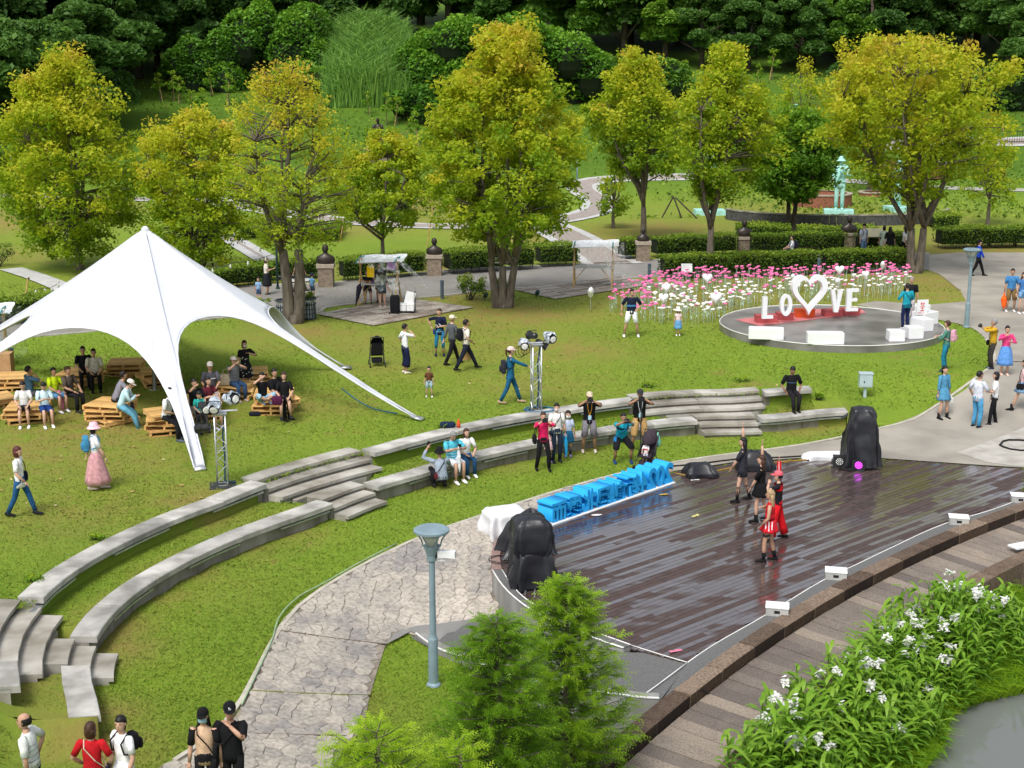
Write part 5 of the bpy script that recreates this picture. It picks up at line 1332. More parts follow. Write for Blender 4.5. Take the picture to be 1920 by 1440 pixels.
m=MB(); m.box((0,0,.15),(.62,.5,.3)); m.build('cabinet',M_black,th)
for k in range(4):
    m=MB(); m.tube([(-.45+.2*k,-.5,.03),(-.3+.2*k,.1,.03)],.02,5); m.build('foot_tube',M_alu,th)
SX,SY=gp(975,1035,0)
drape('covered_speaker','lower black-wrapped gear heap behind the near left speaker','speaker',(SX+.05,SY,0),R(25),[(.02,1.0,.8,0,0),(.35,.85,.6,.08,0),(.75,.5,.42,.15,0),(.95,.2,.16,.2,0),(1.0,.05,.05,.2,0)],M_drape,11,.12)
SX,SY=gp(958,1012,0)
for k,(px_,py_,w_,h_,lab,sd) in enumerate([(1313,893,.78,.34,'first floor monitor under a black cover at the back of the stage',2),(1415,880,1.0,.5,'second larger floor monitor in black cover behind the dancers',6)]):
    SX,SY=gp(px_,py_,0); drape('covered_monitor',lab,'speaker',(SX,SY,0),R(6),[(.02,w_,.55,0,0),(h_*.35,w_*1.02,.56,0,0),(h_*.85,w_*.8,.4,0,.05),(h_,w_*.6,.28,0,.05),(h_+.02,w_*.2,.1,0,.05)],M_drape,sd,.04)
SX,SY=gp(1052,1112,0); drape('covered_monitor','small black covered monitor behind the cypress top','speaker',(SX,SY,0),R(20),[(.02,.7,.5,0,0),(.2,.66,.5,0,0),(.32,.4,.3,0,0),(.34,.1,.1,0,0)],M_drape,4,.04)
SX,SY=gp(968,1000,0); drape('covered_table','white cloth over a low table at the left edge of the stage','table',(SX-.25,SY+.1,0),R(20),[(-.12,.95,.8,0,0),(.2,.98,.82,0,0),(.5,.95,.8,0,0),(.54,.85,.7,0,0),(.55,.3,.3,0,0)],M_drapew,7,.05)
SX,SY=gp(1558,860,.0); drape('covered_table','flat white wrapped bundle beside the tall speaker','bundle',(SX-.1,SY+.05,0),R(4),[(.0,1.25,.5,0,0),(.10,1.2,.48,0,0),(.16,1.0,.34,0,0),(.17,.3,.1,0,0)],M_drapew,9,.04)
def parlight(label,px,py,yaw,glow):
    X,Y=gp(px,py,0); th=thing('stage_light',label,'stage light',(X,Y,0),yaw); m=MB(); m.box((0,0,.16),(.34,.24,.26)); m.build('housing',M_black,th)
    m=MB(); m.box((0,0,.018),(.3,.3,.03)); m.build('foot',M_dark,th)
    m=MB(); m.tube([(-.19,.02,.02),(-.19,0,.2)],.012,4); m.tube([(.19,.02,.02),(.19,0,.2)],.012,4); m.build('bracket',M_dark,th)
    mt=mat('purple_leds',(.5,.05,.6),.4,.2,30,emit=(.75,.05,1.),es=3.) if glow else M_lens
    m=MB()
    for r_,n_ in ((0,1),(.045,6),(.085,11)):
        for k in range(n_): a=6.28*k/n_; m.lathe([(.017,0),(.012,.012)],n=6); m.xf(Matrix.Translation((r_*math.cos(a),-.123,.16+r_*math.sin(a)))@Matrix.Rotation(math.pi/2,4,'X'),len(m.v)-12)
    tag(m.build('leds',mt,th),kind='stuff')
parlight('dark square stage light left of the tall covered speaker',1573,874,R(-10),False)
parlight('glowing purple stage light at the foot of the tall covered speaker',1611,881,R(-25),True)
def coil(nm,label,cat,px,py,r,mt,fn,turns=3,tr=.012,grp=None):
    X,Y,z=gf(px,py,fn); th=thing(nm,label,cat,(X,Y,z+.02),0,grp); P=[]; rg=random.Random(px)
    for k in range(turns*14+1):
        a=k/14*6.283; rr=r*(1+.12*math.sin(a*1.7)+.06*rg.uniform(-1,1)); P.append((rr*math.cos(a)*1.2,rr*math.sin(a),.012+.016*(k//14)))
    m=MB(); m.tube(P,tr,5); m.build('loops',mt,th,smooth=True); return th
zero=lambda x,y:0.
coil('cable_coil','black cable coil on the boards before the purple light','cable',1590,880,.2,M_rubber,zero)
coil('cable_coil','black tangled cable on the stage rim by the near left speaker','cable',938,1052,.22,M_rubber,zero,2,.008)
coil('hose_coil','loop of black hose on the plaza at the right edge','hose',1912,836,.5,M_rubber,lambda x,y:FL(x,y)+.02,1,.03)
coil('hose_coil','loops of blue hose at the end of the right steps','hose',1466,753,.26,mat('blue_hose',(.03,.16,.30),.4),lambda x,y:.41,4,.014)
coil('hose_coil','flat heap of blue hose at the foot of the right light tower','hose',1012,771,.34,MC['blue_hose'],lambda x,y:.8,3,.014)
def line(nm,label,cat,pts,r,mt,fn,off=.01,grp=None):
    o=line_tube(nm,[gf(a,b_,fn)[:2] for a,b_ in pts],lambda x,y:fn(x,y)+off,r,mt); tag(o,label,cat,grp); return o
line('garden_hose','pale green garden hose lying along the lawn edge of the stone path','hose',[(453,1322),(470,1288),(492,1240),(514,1195),(520,1160),(560,1118),(600,1098),(668,1058),(743,1020)],.016,mat('pale_green_hose',(.30,.42,.25),.4),lambda x,y:FL(x,y)+.05)
line('cable','black cable crossing the lower walkway and its kerb','cable',[(1275,1310),(1300,1304),(1335,1308),(1380,1280),(1420,1235)],.014,M_rubber,lambda x,y:-.05 if math.hypot(x-K.x,y-K.y)>RLIP-.05 else -.28,.02)
line('cable','orange-brown cable running at the foot of the kerb along the walkway','cable',[(1140,1452),(1240,1368),(1330,1302),(1400,1250),(1500,1180),(1600,1122),(1700,1062),(1800,1020),(1925,972)],.012,mat('brown_cable',(.30,.16,.04),.6),lambda x,y:-.29)
line('cable','yellow and black cable at the back edge of the stage by the first monitor','cable',[(1266,888),(1300,893),(1340,884),(1400,872),(1470,866),(1540,860)],.014,mat('yellow_cable',(.42,.25,.04),.6),zero)
line('cable','thick black cable along the plaza behind the stage','cable',[(1230,876),(1300,872),(1380,861),(1470,858),(1550,852)],.022,M_rubber,lambda x,y:.03)
line('blue_pole','blue metal pole lying from the white table to the blue letters','pole',[(985,972),(1032,944)],.03,mat('blue_metal',(.01,.05,.5),.3,spec=.6),lambda x,y:.12)
line('hose','dark hose crossing the plaza at the right edge','hose',[(1850,677),(1880,678),(1930,681)],.02,M_rubber,FL,.02)
line('blue_rope','thin blue rope lying in the grass under the long right tent leg','rope',[(640,728),(665,748),(700,768),(745,776)],.02,mat('blue_rope',(.02,.12,.22),.5),T)
line('crack_joint','mossy expansion joint across the stone path, lower one','joint',[(466,1298),(560,1303),(696,1307)],.016,mat('moss_joint',(.14,.15,.03),.9),base,.033)
line('crack_joint','dark expansion joint across the stone path, upper one','joint',[(523,1185),(600,1196),(724,1211)],.014,mat('dark_joint',(.10,.07,.05),.9),base,.033)
line('crack_joint','thin expansion joint across the path near the man in black','joint',[(430,1378),(560,1381),(650,1383)],.012,MC['dark_joint'],base,.033)
# grey sockets / light boxes on the kerb
M_boxg=mat('box_concrete',(.46,.46,.44),.7,.2,3,bump=.2,col2=(.3,.3,.29))
def lightbox(label,px,py,rz,z=0,s=1.):
    X,Y=gp(px,py,z); th=thing('light_box',label,'light box',(X,Y,z),rz,'grey light boxes along the kerb')
    m=MB(); m.box((0,0,.085*s),(.44,.34,.16*s)); m.build('body',M_boxg,th); m=MB(); m.box((0,0,.172*s),(.46,.36,.012)); m.build('lid',M_white,th)
    for a,b_,r_ in((0,-.171,0),(.221,0,R(90))):
        m=MB(); m.box((a,b_,.09*s),(.11,.012,.055),r_); m.build('opening',M_black,th)
for lab,px_,py_ in [('light box nearest the camera, on the kerb beside the lower stage corner',1457,1150),('second light box from the camera along the kerb',1567,1083),('third light box from the camera along the kerb',1797,981),('light box farthest along the kerb, at the right edge',1912,940)]:
    lightbox(lab,px_,py_,R(-12))
X,Y=gp(1914,1024,-.05); th=thing('light_box','flat white plate on the outer kerb at the right edge','light box',(X,Y,-.06),R(25)); m=MB(); m.box((0,0,.02),(.5,.3,.035)); m.build('plate',M_white,th); m=MB(); m.box((0,0,.045),(.3,.12,.012)); m.build('rib',M_white,th)
X,Y=gp(1250,906); 
for lab,px_,py_,c_,r_ in [('pink crumpled petal scrap on the boards near the ramp',1267,1222,(.65,.2,.3),.4),('tiny white paper scrap on the boards left of the dancers',1303,901,(.7,.7,.7),.2),('small yellow stick on the boards before the blue letters',1245,928,(.5,.35,.05),.3),('small white scrap on the boards near the blue letters',1118,967,(.7,.7,.68),.1),('pale leaf scrap in the middle of the stage',1305,968,(.55,.5,.2),.8)]:
    X,Y=gp(px_,py_,0); m=MB(); rg=random.Random(px_)
    m.grid([[(rg.uniform(-.02,.02)+.08*i-.12,.03*j-.04+rg.uniform(-.01,.01),.008+rg.uniform(0,.02)) for j in range(4)] for i in range(4)]); o=m.build('paper_scrap',mat('scrap_%d'%px_,c_,.8),None,loc=(X,Y,0),rz=r_); tag(o,lab,'litter')
# ================================================================ blue foam letters (seen from behind)
M_foam=mat('blue_foam',(.02,.37,.80),.55,.06,2,spec=.3)
def blue_sign():
    a=V2(gp(1034,984)); b_=V2(gp(1262,905)); d=(b_-a); L_=d.length; ang=math.atan2(d.y,d.x)
    th=thing('letter_sign','row of big blue foam letters on a white base, seen from behind','sign',(a.x,a.y,0),ang)
    dep=.48; m=MB(); m.box((L_/2,dep/2-.02,.012),(L_+.04,dep+.1,.024)); m.build('base_board',M_white,th)
    txt='2024新創園北愛而'; n=len(txt); hts=[.60]*4+[.60]*6
    # seen from the back: first character is at the right-hand end
    ws=[.62,.62,.62,.52]+[.98]*6; ws=[w*L_/sum(ws) for w in ws]
    x=L_
    for i,ch in enumerate(txt):
        w=ws[i]; x-=w
        cu=bpy.data.curves.new('t','FONT'); cu.body=ch; cu.size=1.; cu.extrude=.5; cu.resolution_u=3; cu.offset=.034
        to=bpy.data.objects.new('t',cu); COL.objects.link(to); dg=bpy.context.evaluated_depsgraph_get(); me=bpy.data.meshes.new_from_object(to.evaluated_get(dg)); bpy.data.objects.remove(to)
        if not len(me.vertices): continue
        co=np.empty(len(me.vertices)*3,np.float32); me.vertices.foreach_get('co',co); co=co.reshape(-1,3); mn,mx=co.min(0),co.max(0)
        hh=.55 if i<4 else .50+.03*((i*5)%3-1)
        u=(co[:,0]-mn[0])/(mx[0]-mn[0]); v=(co[:,1]-mn[1])/(mx[1]-mn[1]); k=(co[:,2]-mn[2])/(mx[2]-mn[2])
        out=np.stack([x+w*.015+(1-u)*w*.97,.0+k*dep,.026+v*hh],1); me.vertices.foreach_set('co',out.astype(np.float32).ravel()); me.flip_normals() if False else None
        me.materials.clear(); me.materials.append(M_foam); me.update(); obj('character',me,th)
blue_sign()
# ================================================================ LOVE letters on the disc
M_red=mat('red_vinyl',(.42,.08,.085),.55,.12,3); M_orange=mat('orange_red',(.72,.10,.02),.5,.05,3); M_pinkmat=mat('pink_mat',(.50,.17,.17),.75,.12,2)
DZ=discZ
M_gloss=mat('glossy_white',(.80,.81,.83),.3,.02,2,spec=.5)
def zf(px,py): return gp(px,py,DZ)
def wallpiece(nm,label,px0,px1,py,ytop,polys,depth=.14,mt=None,cat='letter',grp=None,base_z=None,angdeg=8):
    z0=DZ if base_z is None else base_z
    a=gp((px0+px1)/2,py,z0); Y=a[1]; xl,zl=zat(px0,py,Y); xr,_=zat(px1,py,Y); _,zt=zat(px0,ytop,Y); w=xr-xl; h=zt-z0
    th=thing(nm,label,cat,(a[0],Y,z0),R(angdeg),grp); m=MB()
    for P in polys:
        if P and isinstance(P[0],list): # ring with hole
            o_,i_=P; n=len(o_); V=[]
            for y in(-depth/2,depth/2):
                V+=[((p[0]-.5)*w,y,p[1]*h) for p in o_]+[((p[0]-.5)*w,y,p[1]*h) for p in i_]
            F=[]
            for k in range(n):
                j=(k+1)%n; F+=[(k,j,n+j,n+k),(2*n+j,2*n+k,3*n+k,3*n+j),(j,k,2*n+k,2*n+j),(n+k,n+j,3*n+j,3*n+k)]
            m.add(V,F)
        else:
            n=len(P); V=[((p[0]-.5)*w,-depth/2,p[1]*h) for p in P]+[((p[0]-.5)*w,depth/2,p[1]*h) for p in P]
            m.add(V,[tuple(range(n)),tuple(range(2*n-1,n-1,-1))]+[((k+1)%n,k,n+k,n+(k+1)%n) for k in range(n)])
    m.build('shape',mt or M_gloss,th); return th
LZ=DZ+.34
def plinth(label,px0,px1,py,h,mt,ang=8,d=.42,nm='plinth'):
    a=gp((px0+px1)/2,py,DZ); xl,_=zat(px0,py,a[1]); xr,_=zat(px1,py,a[1]); th=thing(nm,label,'plinth',(a[0],a[1]+d/2,DZ),R(ang))
    m=MB(); m.box((0,0,h/2+.004),(xr-xl,d,h)); m.build('block',mt,th); m=MB(); m.box((0,0,h+.01),(xr-xl+.03,d+.03,.016)); m.build('top_cover',mt,th); return th
ring=lambda rx,ry,cx,cy,n=28:[(cx+rx*math.cos(6.2832*k/n),cy+ry*math.sin(6.2832*k/n)) for k in range(n)]
def heart(n=44,s=1.,cy=0.):
    out=[]
    for k in range(n):
        t=6.2832*k/n; x=16*math.sin(t)**3; y=13*math.cos(t)-5*math.cos(2*t)-2*math.cos(3*t)-math.cos(4*t); out.append((.5+x/32*s,.585+y/29*s+cy))
    return out
q=[gp(*p,DZ) for p in [(1378,600),(1425,612),(1600,590),(1625,587),(1608,577),(1530,580)]]
sheet('pink_floor_mat',q,lambda x,y:DZ+.01,.004,M_pinkmat,.6)
o=bpy.data.objects['pink_floor_mat']; tag(o,'pink mat on the platform under the LOVE letters','mat',kind='stuff'); 
plinth('dark red block under the letter L',1418,1457,606,.27,M_red); plinth('dark red block under the letter O',1458,1487,601,.26,M_red); plinth('bright orange block under the heart',1493,1527,596,.30,M_orange); plinth('dark red block under the letter V',1544,1580,594,.24,M_red); plinth('dark red block under the letter E',1581,1612,592,.24,M_red)
wallpiece('letter_l','upright white letter L at the left of the word','1428' and 1428,1449,597,556,[[(0,0),(1,0),(1,.14),(.42,.14),(.42,1),(0,1)]],base_z=LZ-.06)
wallpiece('letter_o','upright white letter O left of the heart',1461,1484,592,551,[[ring(.5,.5,.5,.5),ring(.2,.34,.5,.5)]],base_z=LZ-.06)
wallpiece('heart_sign','tall open white heart in the middle of the LOVE word',1480,1549,590,515,[[heart(),heart(s=.70,cy=.0)]],depth=.26,cat='heart sign',base_z=LZ-.16)
wallpiece('letter_v','upright white letter V right of the heart',1555,1578,585,543,[[(.33,0),(.67,0),(1,1),(.68,1),(.5,.36),(.32,1),(0,1)]],base_z=LZ-.06)
wallpiece('letter_e','upright white letter E at the right of the word',1585,1608,583,541,[[(0,0),(1,0),(1,.14),(.42,.14),(.42,.44),(.9,.44),(.9,.57),(.42,.57),(.42,.86),(1,.86),(1,1),(0,1)]],base_z=LZ-.06)
def block(label,px_,py_,w,d,h,rz,bev=True):
    X,Y=gp(px_,py_,DZ); th=thing('white_seat_block',label,'seat block',(X,Y+d/2,DZ),R(rz),'white seat blocks on the platform'); m=MB(); m.box((0,0,h/2),(w,d,h)); o=m.build('block',M_gloss,th)
    bv=o.modifiers.new('b','BEVEL'); bv.width=.02; bv.segments=2
    m=MB(); m.box((0,0,h+.003),(w*.9,d*.86,.004)); m.build('top_panel',M_gloss,th)
block('long white seat block at the front left rim of the platform',1438,637,1.22,.42,.40,-9)
block('long white seat block at the front centre rim of the platform',1549,646,1.26,.42,.40,-3)
block('small white cube seat, leftmost at the right rim',1682,641,.55,.5,.38,0)
block('small white cube seat, second from left at the right rim',1716,636,.55,.5,.42,8)
block('white block with a sunken top at the right rim',1733,622,.5,.7,.45,25)
block('large white block at the right rim behind the cubes',1738,610,.8,.6,.48,35)
block('long low white block behind the seats at the right rim',1722,592,.9,.5,.40,20)
th=wallpiece('notice_board','white board with red marks leaning on the white blocks','1' and 1716,1740,590,562,[[(0,0),(.92,0),(1,1),(.08,1)]],depth=.04,cat='sign',base_z=DZ+.42,angdeg=10)
m=MB()
for a in ((0,.42,.16,.02),(0,.36,.1,.02),(0,.30,.2,.02),(0,.24,.06,.05),(0,.16,.14,.03),(-.1,.08,.14,.02),(.08,.06,.12,.02),(-.05,.42,.02,.1),(.05,.42,.02,.1)): m.box((a[0],-.026,a[1]),(a[2],.006,a[3]))
m.build('red_print',mat('red_print',(.7,.03,.03),.5),th)
# white heart balloons on sticks
def hballoon(label,px_,py_,yb,w,rz=0):
    X,Y,z=gf(px_,yb,T); zc=zat(px_,py_,Y)[1]; s=w/CF*Y
    th=thing('heart_lantern',label,'heart lantern',(X,Y,z),R(rz),'white heart lanterns among the flowers'); m=MB(); rs=[]
    N_=24
    for k in range(9):
        t=-1+2*k/8; sc=math.sqrt(max(.02,1-t*t)); rs.append([((p[0]-.5)*s*sc,t*s*.30,(p[1]-.5)*s*1.05*sc+zc-z) for p in heart(N_,.98)])
    m.rings(rs,(1,1)); m.build('heart',M_gloss,th,smooth=True)
    m=MB(); m.tube([(0,0,-.1),(0,0,zc-z)],.012,5); m.build('stick',M_boxg,th)
for lab,px_,py_,yb,w,r_ in [('white heart lantern standing alone on the lawn left of the flowers, edge-on',1107,548,582,19,80),('white heart lantern left in the flowers, upper of two',1248,541,580,19,10),('white heart lantern left in the flowers, lower of two',1243,560,603,20,-10),('white heart lantern near the hedge, centre left',1325,523,566,20,0),('white heart lantern at the front centre of the flowers',1341,560,600,23,0),('white heart lantern right beside the big heart frame, edge-on',1484,520,570,13,65),('white heart lantern highest behind the letter V',1571,507,565,18,0),('narrow white heart lantern just above the letter V',1568,529,572,16,60),('white heart lantern right of the letter E',1620,516,560,16,20),('white heart lantern at the right end near the tree, edge-on',1652,497,545,14,75)]:
    hballoon(lab,px_,py_,yb,w,r_)
# artificial flowers on sticks
M_pinkf=mat('pink_flower',(.84,.19,.44),.7,.2,9); M_whitef=mat('white_flower',(.82,.80,.78),.7,.05,9); M_stem=mat('pale_stem',(.42,.55,.46),.5,.25,9)
def flowermesh(nm,mf,seed):
    rg=random.Random(seed); m=MB(); m.mi=0; hh=.62; m.tube([(0,0,-.05),(rg.uniform(-.02,.02),0,hh)],.007,4)
    for k in range(7):
        a=6.28*k/6; c=(.045*math.cos(a)*(k<6),.045*math.sin(a)*(k<6),hh+.02+rg.uniform(-.01,.02)); m.ell(c,(.045,.045,.03),5,3,mi=1)
    for k in range(2): m.add([(0,0,.2+.1*k),(.07*(-1)**k,.02,.28+.1*k),(.06*(-1)**k,-.02,.30+.1*k)],[(0,1,2)],mi=0)
    return m.mesh(nm,[M_stem,mf])
FPm=[flowermesh('pink_flower',M_pinkf,i) for i in range(3)]; FWm=[flowermesh('white_flower',M_whitef,i) for i in range(3)]
fp=unp([(1140,585),(1150,560),(1240,535),(1330,528),(1450,526),(1560,524),(1700,520),(1706,545),(1690,560),(1640,566),(1600,571),(1500,570),(1440,576),(1380,592),(1350,605),(1290,612),(1200,608)],T)
def flowers():
    rg=random.Random(12); xs=[p[0] for p in fp];ys=[p[1] for p in fp]; pts=[]
    while len(pts)<640:
        x,y=rg.uniform(min(xs),max(xs)),rg.uniform(min(ys),max(ys))
        if not inpoly([x],[y],fp)[0]: continue
        if math.hypot(x-discC[0],y-discC[1])<discR+.15: continue
        pts.append((x,y))
    pts.sort(key=lambda p:p[1]); rest={0:MB(),1:MB()}
    # the pink ones fill the back and the left end, the white ones the front
    n=0;cn=[0,0]
    for x,y in pts:
        back=y-( np.interp(x,[3.8,6,9,12,20],[55.5,57.2,58.4,59.6,60.4])); pink=(back+rg.gauss(0,.5))>0 or x<5.6 or rg.random()<.16
        me=(FPm if pink else FWm)[rg.randrange(3)]; z=T(x,y); s=rg.uniform(.8,1.25)
        if n<300:
            o=obj('artificial_flower',me,None,(x,y,z)); o.rotation_euler=(rg.uniform(-.05,.05),rg.uniform(-.05,.05),rg.uniform(0,6)); o.scale=(1,1,s)
            tag(o,'pink artificial flower on a stick in the flower field behind the platform' if pink else 'white artificial flower on a stick in the flower field behind the platform','artificial flower','pink artificial flowers' if pink else 'white artificial flowers'); n+=1
        else:
            k=0 if pink else 1; m=rest[k]; st=len(m.v); m.v+=[(v.co.x+x,v.co.y+y,v.co.z*s+z) for v in me.vertices]; m.t+=[.5]*len(me.vertices)
            for p in me.polygons: m.f.append(tuple(i+st for i in p.vertices)); m.m.append(p.material_index)
    tag(rest[0].build('more_pink_flowers',[M_stem,M_pinkf]),'rest of the pink artificial flowers on sticks','artificial flowers',kind='stuff')
    tag(rest[1].build('more_white_flowers',[M_stem,M_whitef]),'rest of the white artificial flowers on sticks','artificial flowers',kind='stuff')
flowers()
# ================================================================ lamp posts, bollards, bins, benches
M_lamp=mat('lamp_blue_grey',(.20,.28,.32),.45,.1,4,spec=.4); M_glassy=mat('lamp_glass',(.55,.56,.50),.15,.1,6,spec=.8)
def lamp(label,X,Y,z,H,s=1.):
    th=thing('street_lamp',label,'lamp post',(X,Y,z),0,'tall blue-grey lamp posts'); 
    m=MB(); m.lathe([(.14*s,0),(.13*s,.03),(.095*s,.06),(.09*s,H*.30),(.075*s,H*.31),(.062*s,H*.33),(.055*s,H*.80)],n=14); m.build('pole',M_lamp,th,smooth=False)
    m=MB(); m.lathe([(.085*s,H*.80),(.09*s,H*.83),(.16*s,H*.89)],n=14); m.build('neck_cone',M_lamp,th)
    m=MB(); m.lathe([(.10*s,H*.89),(.13*s,H*.93),(.20*s,H*.975)],n=14); m.build('glass',M_glassy,th,smooth=True)
    m=MB(); m.lathe([(.29*s,H*.972),(.33*s,H*.98),(.33*s,H*.992),(.28*s,H),(.02,H)],n=20); m.build('cap',M_lamp,th)
    for k in range(6):
        a=6.28*k/6; m=MB(); m.tube([(.155*s*math.cos(a),.155*s*math.sin(a),H*.885),(.19*s*math.cos(a),.19*s*math.sin(a),H*.93),(.29*s*math.cos(a),.29*s*math.sin(a),H*.975)],.014*s,4); m.build('rib',M_lamp,th)
    return th
X,Y,z=gf(813,1284,base); Hl=zat(811,990,Y)[1]-z; lamp('blue-grey lamp post in front, between stone path and ramp wall',X,Y,z,Hl); LX,LY,LZ_=X,Y,z
th=thing('security_camera','white bullet camera with dark lens on an arm of the near lamp post','camera',(X+.10,Y,z+Hl*.80),R(-10))
m=MB(); m.box((.17,0,.13),(.34,.12,.12)); m.build('housing',M_white,th); m=MB(); m.box((-.03,0,.12),(.09,.13,.12)); m.build('hood',M_black,th); m=MB(); m.tube([(-.04,0,0),(.14,0,0),(.17,0,.07)],.018,5); m.build('arm',M_white,th)
X,Y,z=gf(1812,613,FL); lamp('blue-grey lamp post standing on the lawn corner at the right',X,Y,z,zat(1822,466,Y)[1]-z)
def pole(nm,label,px,py,ytop,r,mt,cat='post',arms=False,grp=None):
    X,Y,z=gf(px,py,T); H=zat(px,ytop,Y)[1]-z; th=thing(nm,label,cat,(X,Y,z),0,grp); m=MB(); m.tube([(0,0,-.1),(0,0,H)],r,8); m.build('shaft',mt,th,smooth=True); m=MB(); m.lathe([(r*2,0),(r*1.6,.12)],n=10); m.build('foot',mt,th); return th,H,X,Y,z
M_pgreen=mat('dark_green_post',(.02,.05,.05),.5,.2,5)
th,H,X,Y,z=pole('utility_post','thin dark green post left of the leaning maple trunk',521,543,408,.05,M_pgreen)
m=MB(); m.lathe([(.05,H),(.14,H+.2),(.15,H+.24),(.03,H+.26)],n=10); m.build('lantern',M_pgreen,th)
th,H,X,Y,z=pole('camera_post','dark post strapped to the tallest maple carrying a white camera',941,572,402,.06,M_dark)
m=MB(); m.box((.12,-.1,H-.05),(.30,.12,.10)); m.build('camera_box',M_white,th)
for zz in (.42,.60):
    m=MB(); m.box((.0,0,H*.36+zz),(1.1,.05,.05)); m.build('strap_bar',M_white,th)
m=MB(); m.box((.1,-.1,H*.36+.5),(.26,.12,.3)); m.build('junction_box',M_boxg,th)
th,H,X,Y,z=pole('street_lamp','thin far lamp post with a pale mint head behind the golden maple',1486,300,204,.05,M_lamp,'lamp post')
m=MB(); m.lathe([(.06,H),(.3,H+.3),(.3,H+.36),(.04,H+.4)],n=10); m.build('head',mat('mint',(.35,.6,.52),.6),th)
pole('utility_post','thin far pole right of the tallest maple near the winding path',1082,338,288,.06,M_lamp)
M_boll=mat('bollard',(.07,.10,.13),.5,.15,5)
for lab,px_,py_,yt in [('dark bollard between draped stall and round shrub',829,560,525),('dark bollard between the empty stall and the flowers',1217,531,494),('dark bollard half hidden at the tent shoulder',459,598,565),('dark bollard inside the left notch of the tent',23,680,652),('dark bollard among the flowers in front of the hedge',1534,525,484)]:
    X,Y,z=gf(px_,py_,T); H=zat(px_,yt,Y)[1]-z; th=thing('bollard',lab,'bollard',(X,Y,z),0,'dark bollards'); m=MB(); m.lathe([(.075,-.05),(.075,H*.9)],n=10); m.build('post',M_boll,th); m=MB(); m.lathe([(.085,H*.9),(.085,H*.97),(.05,H)],n=10); m.build('cap',M_boll,th)
M_bin=mat('bin_dark',(.045,.06,.08),.5,.2,5)
def bin_(label,px_,py_):
    X,Y,z=gf(px_,py_,T); th=thing('trash_bin',label,'trash bin',(X,Y,z),0,'round slotted trash bins'); m=MB(); m.lathe([(.26,.04),(.30,.8)],n=20,caps=(1,0)); m.build('liner',mat('bin_liner',(.45,.46,.46),.7,.15,6),th)
    for k in range(18):
        a=6.28*k/18; m=MB(); m.box((0,0,0),(.055,.012,.82)); m.xf(Matrix.Rotation(a,4,'Z')@Matrix.Translation((0,-.30,.43))@Matrix.Rotation(-.05,4,'X')); m.build('slat',M_bin,th)
    for zz,r_ in ((.06,.29),(.24,.30),(.42,.31),(.60,.32),(.82,.335)):
        m=MB(); m.tube([(r_*math.cos(6.2832*k/20),r_*math.sin(6.2832*k/20),zz) for k in range(21)],.018 if zz<.8 else .03,4); m.build('hoop',M_bin,th)
bin_('left slotted trash bin with a paper notice by the leaning maple',534,602); bin_('right slotted trash bin behind the bushy shrub',578,598)
def parkbench(label,px_,py_,wpx,lv=T):
    X,Y,z=gf(px_,py_,lv); w=wpx/CF*Y; th=thing('park_bench',label,'bench',(X,Y,z),0,'dark brown slatted benches')
    for k in range(5): m=MB(); m.box((0,.25,.45+.075*k),(w,.03,.062)); m.build('back_slat',M_hbrown,th)
    for k in range(4): m=MB(); m.box((0,-.2+.11*k,.40),(w,.095,.03)); m.build('seat_slat',M_hbrown,th)
    for s in(-1,1):
        m=MB(); m.box((s*w*.4,0,.19),(.06,.42,.38)); m.build('leg',M_dark,th); m=MB(); m.box((s*w*.4,.27,.55),(.05,.03,.5)); m.build('back_post',M_dark,th)
parkbench('brown slatted bench at the far right before the bright hedge',1878,460,62); parkbench('dark bench behind the front hedge beside the seated visitor',1498,478,66)
# utility box on the lawn
X,Y,z=gf(1621,745,FL); th=thing('utility_box','pale blue-grey metal box on a short post in the lawn','electric box',(X,Y,z),R(-4))
M_ub=mat('box_paint',(.40,.50,.53),.45,.06,4); m=MB(); m.box((0,0,.17),(.09,.09,.34)); m.build('post',M_ub,th); m=MB(); m.box((0,0,.56),(.40,.26,.42)); m.build('cabinet',M_ub,th); m=MB(); m.box((0,-.138,.56),(.35,.014,.37)); m.build('door',M_ub,th); m=MB(); m.box((0,0,.785),(.44,.31,.03)); m.build('hood',M_ub,th); m=MB(); m.box((-.06,-.15,.53),(.03,.02,.06)); m.build('latch',M_dark,th)
# info lectern sign by the walkers
X,Y,z=gf(1638,478,T); th=thing('info_sign','slanted cream information panel on dark legs beside the walkers','sign',(X,Y,z)); m=MB(); m.box((0,0,0),(1.1,.04,.6)); m.xf(Matrix.Translation((0,0,1.15))@Matrix.Rotation(R(-50),4,'X')); m.build('panel',mat('cream_panel',(.55,.50,.33),.5,.1,4),th)
for s in(-1,1): m=MB(); m.box((s*.35,.05,.5),(.06,.06,1.)); m.build('leg',M_dark,th)
X,Y,z=gf(1287,528,T); th=thing('info_sign','small grey-white panel standing before the hedge in the pink flowers','sign',(X,Y,z)); m=MB(); m.box((0,0,0),(.5,.03,.42)); m.xf(Matrix.Translation((0,0,.62))@Matrix.Rotation(R(-25),4,'X')); m.build('panel',mat('grey_panel',(.5,.52,.52),.5,.1,4),th); m=MB(); m.box((0,.05,.22),(.05,.05,.5)); m.build('leg',M_dark,th)
# spotlights in the grass
for lab,px_,py_ in [('tiny green ground spotlight by the patio',1006,558),('small grey floodlight at the foot of the tallest maple',955,562),('tiny ground spotlight right of the thin shrub',909,563)]:
    X,Y,z=gf(px_,py_,T); th=thing('ground_spotlight',lab,'ground light',(X,Y,z),R(30)); m=MB(); m.lathe([(.02,0),(.02,.14)],n=6); m.build('stake',M_dark,th); m=MB(); m.lathe([(.05,0),(.09,.04),(.09,.2),(.07,.22)],n=10); m.xf(Matrix.Translation((0,0,.14))@Matrix.Rotation(R(40),4,'X')); m.build('head',M_pgreen if px_!=955 else M_metal,th)
